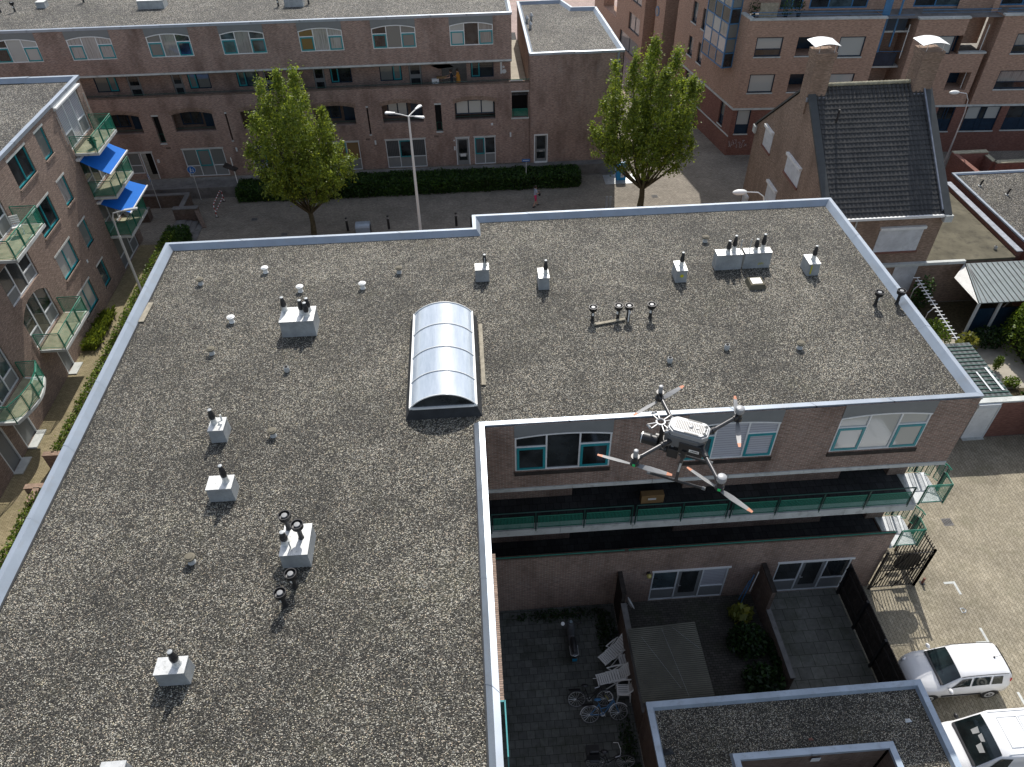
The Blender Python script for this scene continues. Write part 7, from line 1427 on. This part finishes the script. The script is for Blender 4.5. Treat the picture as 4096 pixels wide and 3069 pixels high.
def bicycle(loc, rz, label, col, lean=.2, sad='blackp', bars='alu', basket=False, guard=None, wheelmat='tyreg'):
    t = thing('bicycle', label, 'bicycle', loc, 'bicycles in the tiled yard', rz=rz); T = Matrix.Translation(loc) @ Matrix.Rotation(rz, 4, 'Z') @ Matrix.Rotation(lean, 4, 'X'); R_ = .33
    for x in (-.52, .54):
        q = MB(Mx=T); q.tube([(x + R_ * math.cos(a), 0, R_ + .02 + R_ * math.sin(a)) for a in [i * math.pi / 14 for i in range(28)]], .02, 6, True); w_ = q.build('wheel', wheelmat, t, True)
        q = MB(Mx=T); [q.tube([(x, 0, R_ + .02), (x + R_ * .95 * math.cos(a), 0, R_ + .02 + R_ * .95 * math.sin(a))], .005, 3) for a in [i * math.pi / 8 for i in range(16)]]; q.tube([(x + (R_ - .02) * math.cos(a), 0, R_ + .02 + (R_ - .02) * math.sin(a)) for a in [i * math.pi / 14 for i in range(28)]], .008, 4, True); q.build('spokes', 'alu', w_)
        q = MB(Mx=T); q.tube([(x + (R_ + .035) * math.cos(a), 0, R_ + .02 + (R_ + .035) * math.sin(a)) for a in [math.radians(d) for d in range(30, 190, 16)]], .016, 5); q.build('mudguard', guard or col, t, True)
    q = MB(Mx=T)
    for p in ([(-.52, 0, .35), (-.05, 0, .30)], [(-.05, 0, .30), (-.2, 0, .80)], [(-.52, 0, .35), (-.17, 0, .72)], [(-.05, 0, .30), (.36, 0, .78)], [(-.12, 0, .55), (.1, 0, .58), (.35, 0, .84)], [(.34, 0, .92), (.54, 0, .35)]): q.tube(p, .018, 6)
    q.build('frame', col, t, True)
    q = MB(Mx=T); q.ball((-.22, 0, .92), .12, 10, 6, (1.15, .75, .4)); q.build('saddle', sad, t, True)
    q = MB(Mx=T); q.tube([(.12, -.28, 1.0), (.28, -.25, 1.03), (.33, -.06, 1.0), (.33, .06, 1.0), (.28, .25, 1.03), (.12, .28, 1.0)], .014, 6); q.tube([(.33, 0, 1.0), (.35, 0, .85)], .014, 6); q.build('handlebar', bars, t, True)
    q = MB(Mx=T); q.lathe([(.09, 0), (.09, .02)], (-.05, .03, .30), 16, (0, 1, 0)); q.tube([(-.05, .06, .30), (.06, .08, .18)], .01, 5); q.tube([(-.05, -.06, .30), (-.16, -.08, .42)], .01, 5); q.build('crank', 'alu', t)
    q = MB(Mx=T); q.box(-.05, .04, -.05, .05, 0, .0) if 0 else q.box(-.82, -.38, -.06, .06, .74, .76); q.build('luggage_rack', 'blackm', t)
    if basket: q = MB(Mx=T); q.box(-.85, -.4, -.2, .2, .76, 1.02); q.build('crate', 'blackp', t)
    return t
bicycle((3.78, 11.5, 0), .02, 'blue and white bicycle lying over towards the wall, front wheel turned', 'blue', -.6, 'blue', 'white', guard='white')
bicycle((3.35, 12.1, 0), -.04, 'black bicycle behind the blue one, with a yellow lock', 'blackm', -.5); q = MB(); q.tube([(3.85, 12.15, .75), (3.95, 12.12, .6), (4.0, 12.08, .42)], .02, 5); tag(q.build('cable_lock', 'lime', None, True), 'yellow-green cable lock on the black bicycle', 'lock')
bicycle((3.7, 9.9, 0), -.05, 'bicycle with a black child seat and bags at the bottom edge of the yard', 'blackm', -.25, basket=True)
q = MB(Mx=Matrix.Translation((3.12, 10.1, .75)) @ Matrix.Rotation(.15, 4, 'X')); q.prism([(-.17, -.02), (.17, -.02), (.15, .05), (-.15, .05)], 0, .45); q.box(-.17, .17, -.25, 0, 0, .06); tag(q.build('child_seat', 'blackp', bevel=.02), 'black child seat on the rack of the bicycle at the bottom edge', 'seat')
sc = thing('scooter', 'dark motor scooter with a blue number plate, standing on the tiled yard', 'scooter', (2.95, 14.6, 0), rz=math.pi / 2); T = Matrix.Translation((2.95, 14.6, 0)) @ Matrix.Rotation(math.pi / 2, 4, 'Z')
for x in (-.55, .6): q = MB(Mx=T); q.lathe([(.15, -.05), (.21, -.045), (.21, .045), (.15, .05)], (x, 0, .21), 18, (0, 1, 0)); q.build('wheel', 'tyre', sc, True)
q = MB(Mx=T); q.tube([(-.78, 0, .62), (-.55, 0, .66), (-.2, 0, .6), (-.08, 0, .4)], [.1, .17, .15, .1], 10); q.tube([(-.1, 0, .3), (.28, 0, .3)], [.13, .13], 8); q.tube([(.3, 0, .3), (.42, 0, .65), (.42, 0, .92)], [.15, .16, .1], 10); q.tube([(.45, 0, .75), (.6, 0, .2)], .035, 6); q.build('body', 'dgrey2', sc, True)
q = MB(Mx=T); q.tube([(-.75, 0, .78), (-.4, 0, .80), (-.12, 0, .77)], [.08, .13, .1], 10); q.build('seat', 'blackp', sc, True); q = MB(Mx=T); q.tube([(.3, -.3, .98), (.42, -.12, 1.0), (.42, .12, 1.0), (.3, .3, .98)], .02, 6); q.build('handlebar', 'blackp', sc, True)
q = MB(Mx=T); q.lathe([(.07, 0), (.075, .02)], (.32, .34, 1.12), 14, (-.6, 0, .8)); q.build('mirror', 'whitep', sc, True); q = MB(Mx=T); q.tube([(.3, -.25, 1.0), (.27, -.36, 1.2)], .01, 5); q.ball((.27, -.36, 1.2), .05); q.build('mirror', 'blackp', sc, True)
q = MB(Mx=T); q.lathe([(.06, 0), (.06, .01)], (.42, 0, 1.05), 14, (-.5, 0, .86)); q.build('gauge', 'glassb', sc); q = MB(Mx=T); q.add([(-.84, -.09, .52), (-.84, .09, .52), (-.88, .09, .38), (-.88, -.09, .38)], [(0, 1, 2, 3), (3, 2, 1, 0)]); q.build('number_plate', 'cyan', sc); q = MB(Mx=T); q.tube([(-.4, -.16, .7), (-.8, -.15, .74), (-.85, 0, .74), (-.8, .15, .74), (-.4, .16, .7)], .012, 5); q.build('rack', 'alu', sc, True)
q = MB(); q.box(5.65, 6.5, 17.1, 17.35, 5.5, 5.95); cr2 = tag(q.build('wooden_crate', 'crate', bevel=.01), 'wooden crate on the upper gallery below the drone', 'crate'); q = MB(); q.box(5.9, 6.2, 17.09, 17.099, 5.7, 5.8); q.build('crate_label', 'whitep', cr2)
potplant((5.25, 14.6, 0), .18, 'red-flowered pot plant by the yard wall, at the back of the canopy', 'leafk', .3)
for o in bpy.data.objects:
    if o.parent is None and 'label' in o and 'kind' not in o: o['kind'] = 'thing'
    if o.parent is not None and 'category' in o: del o['category']
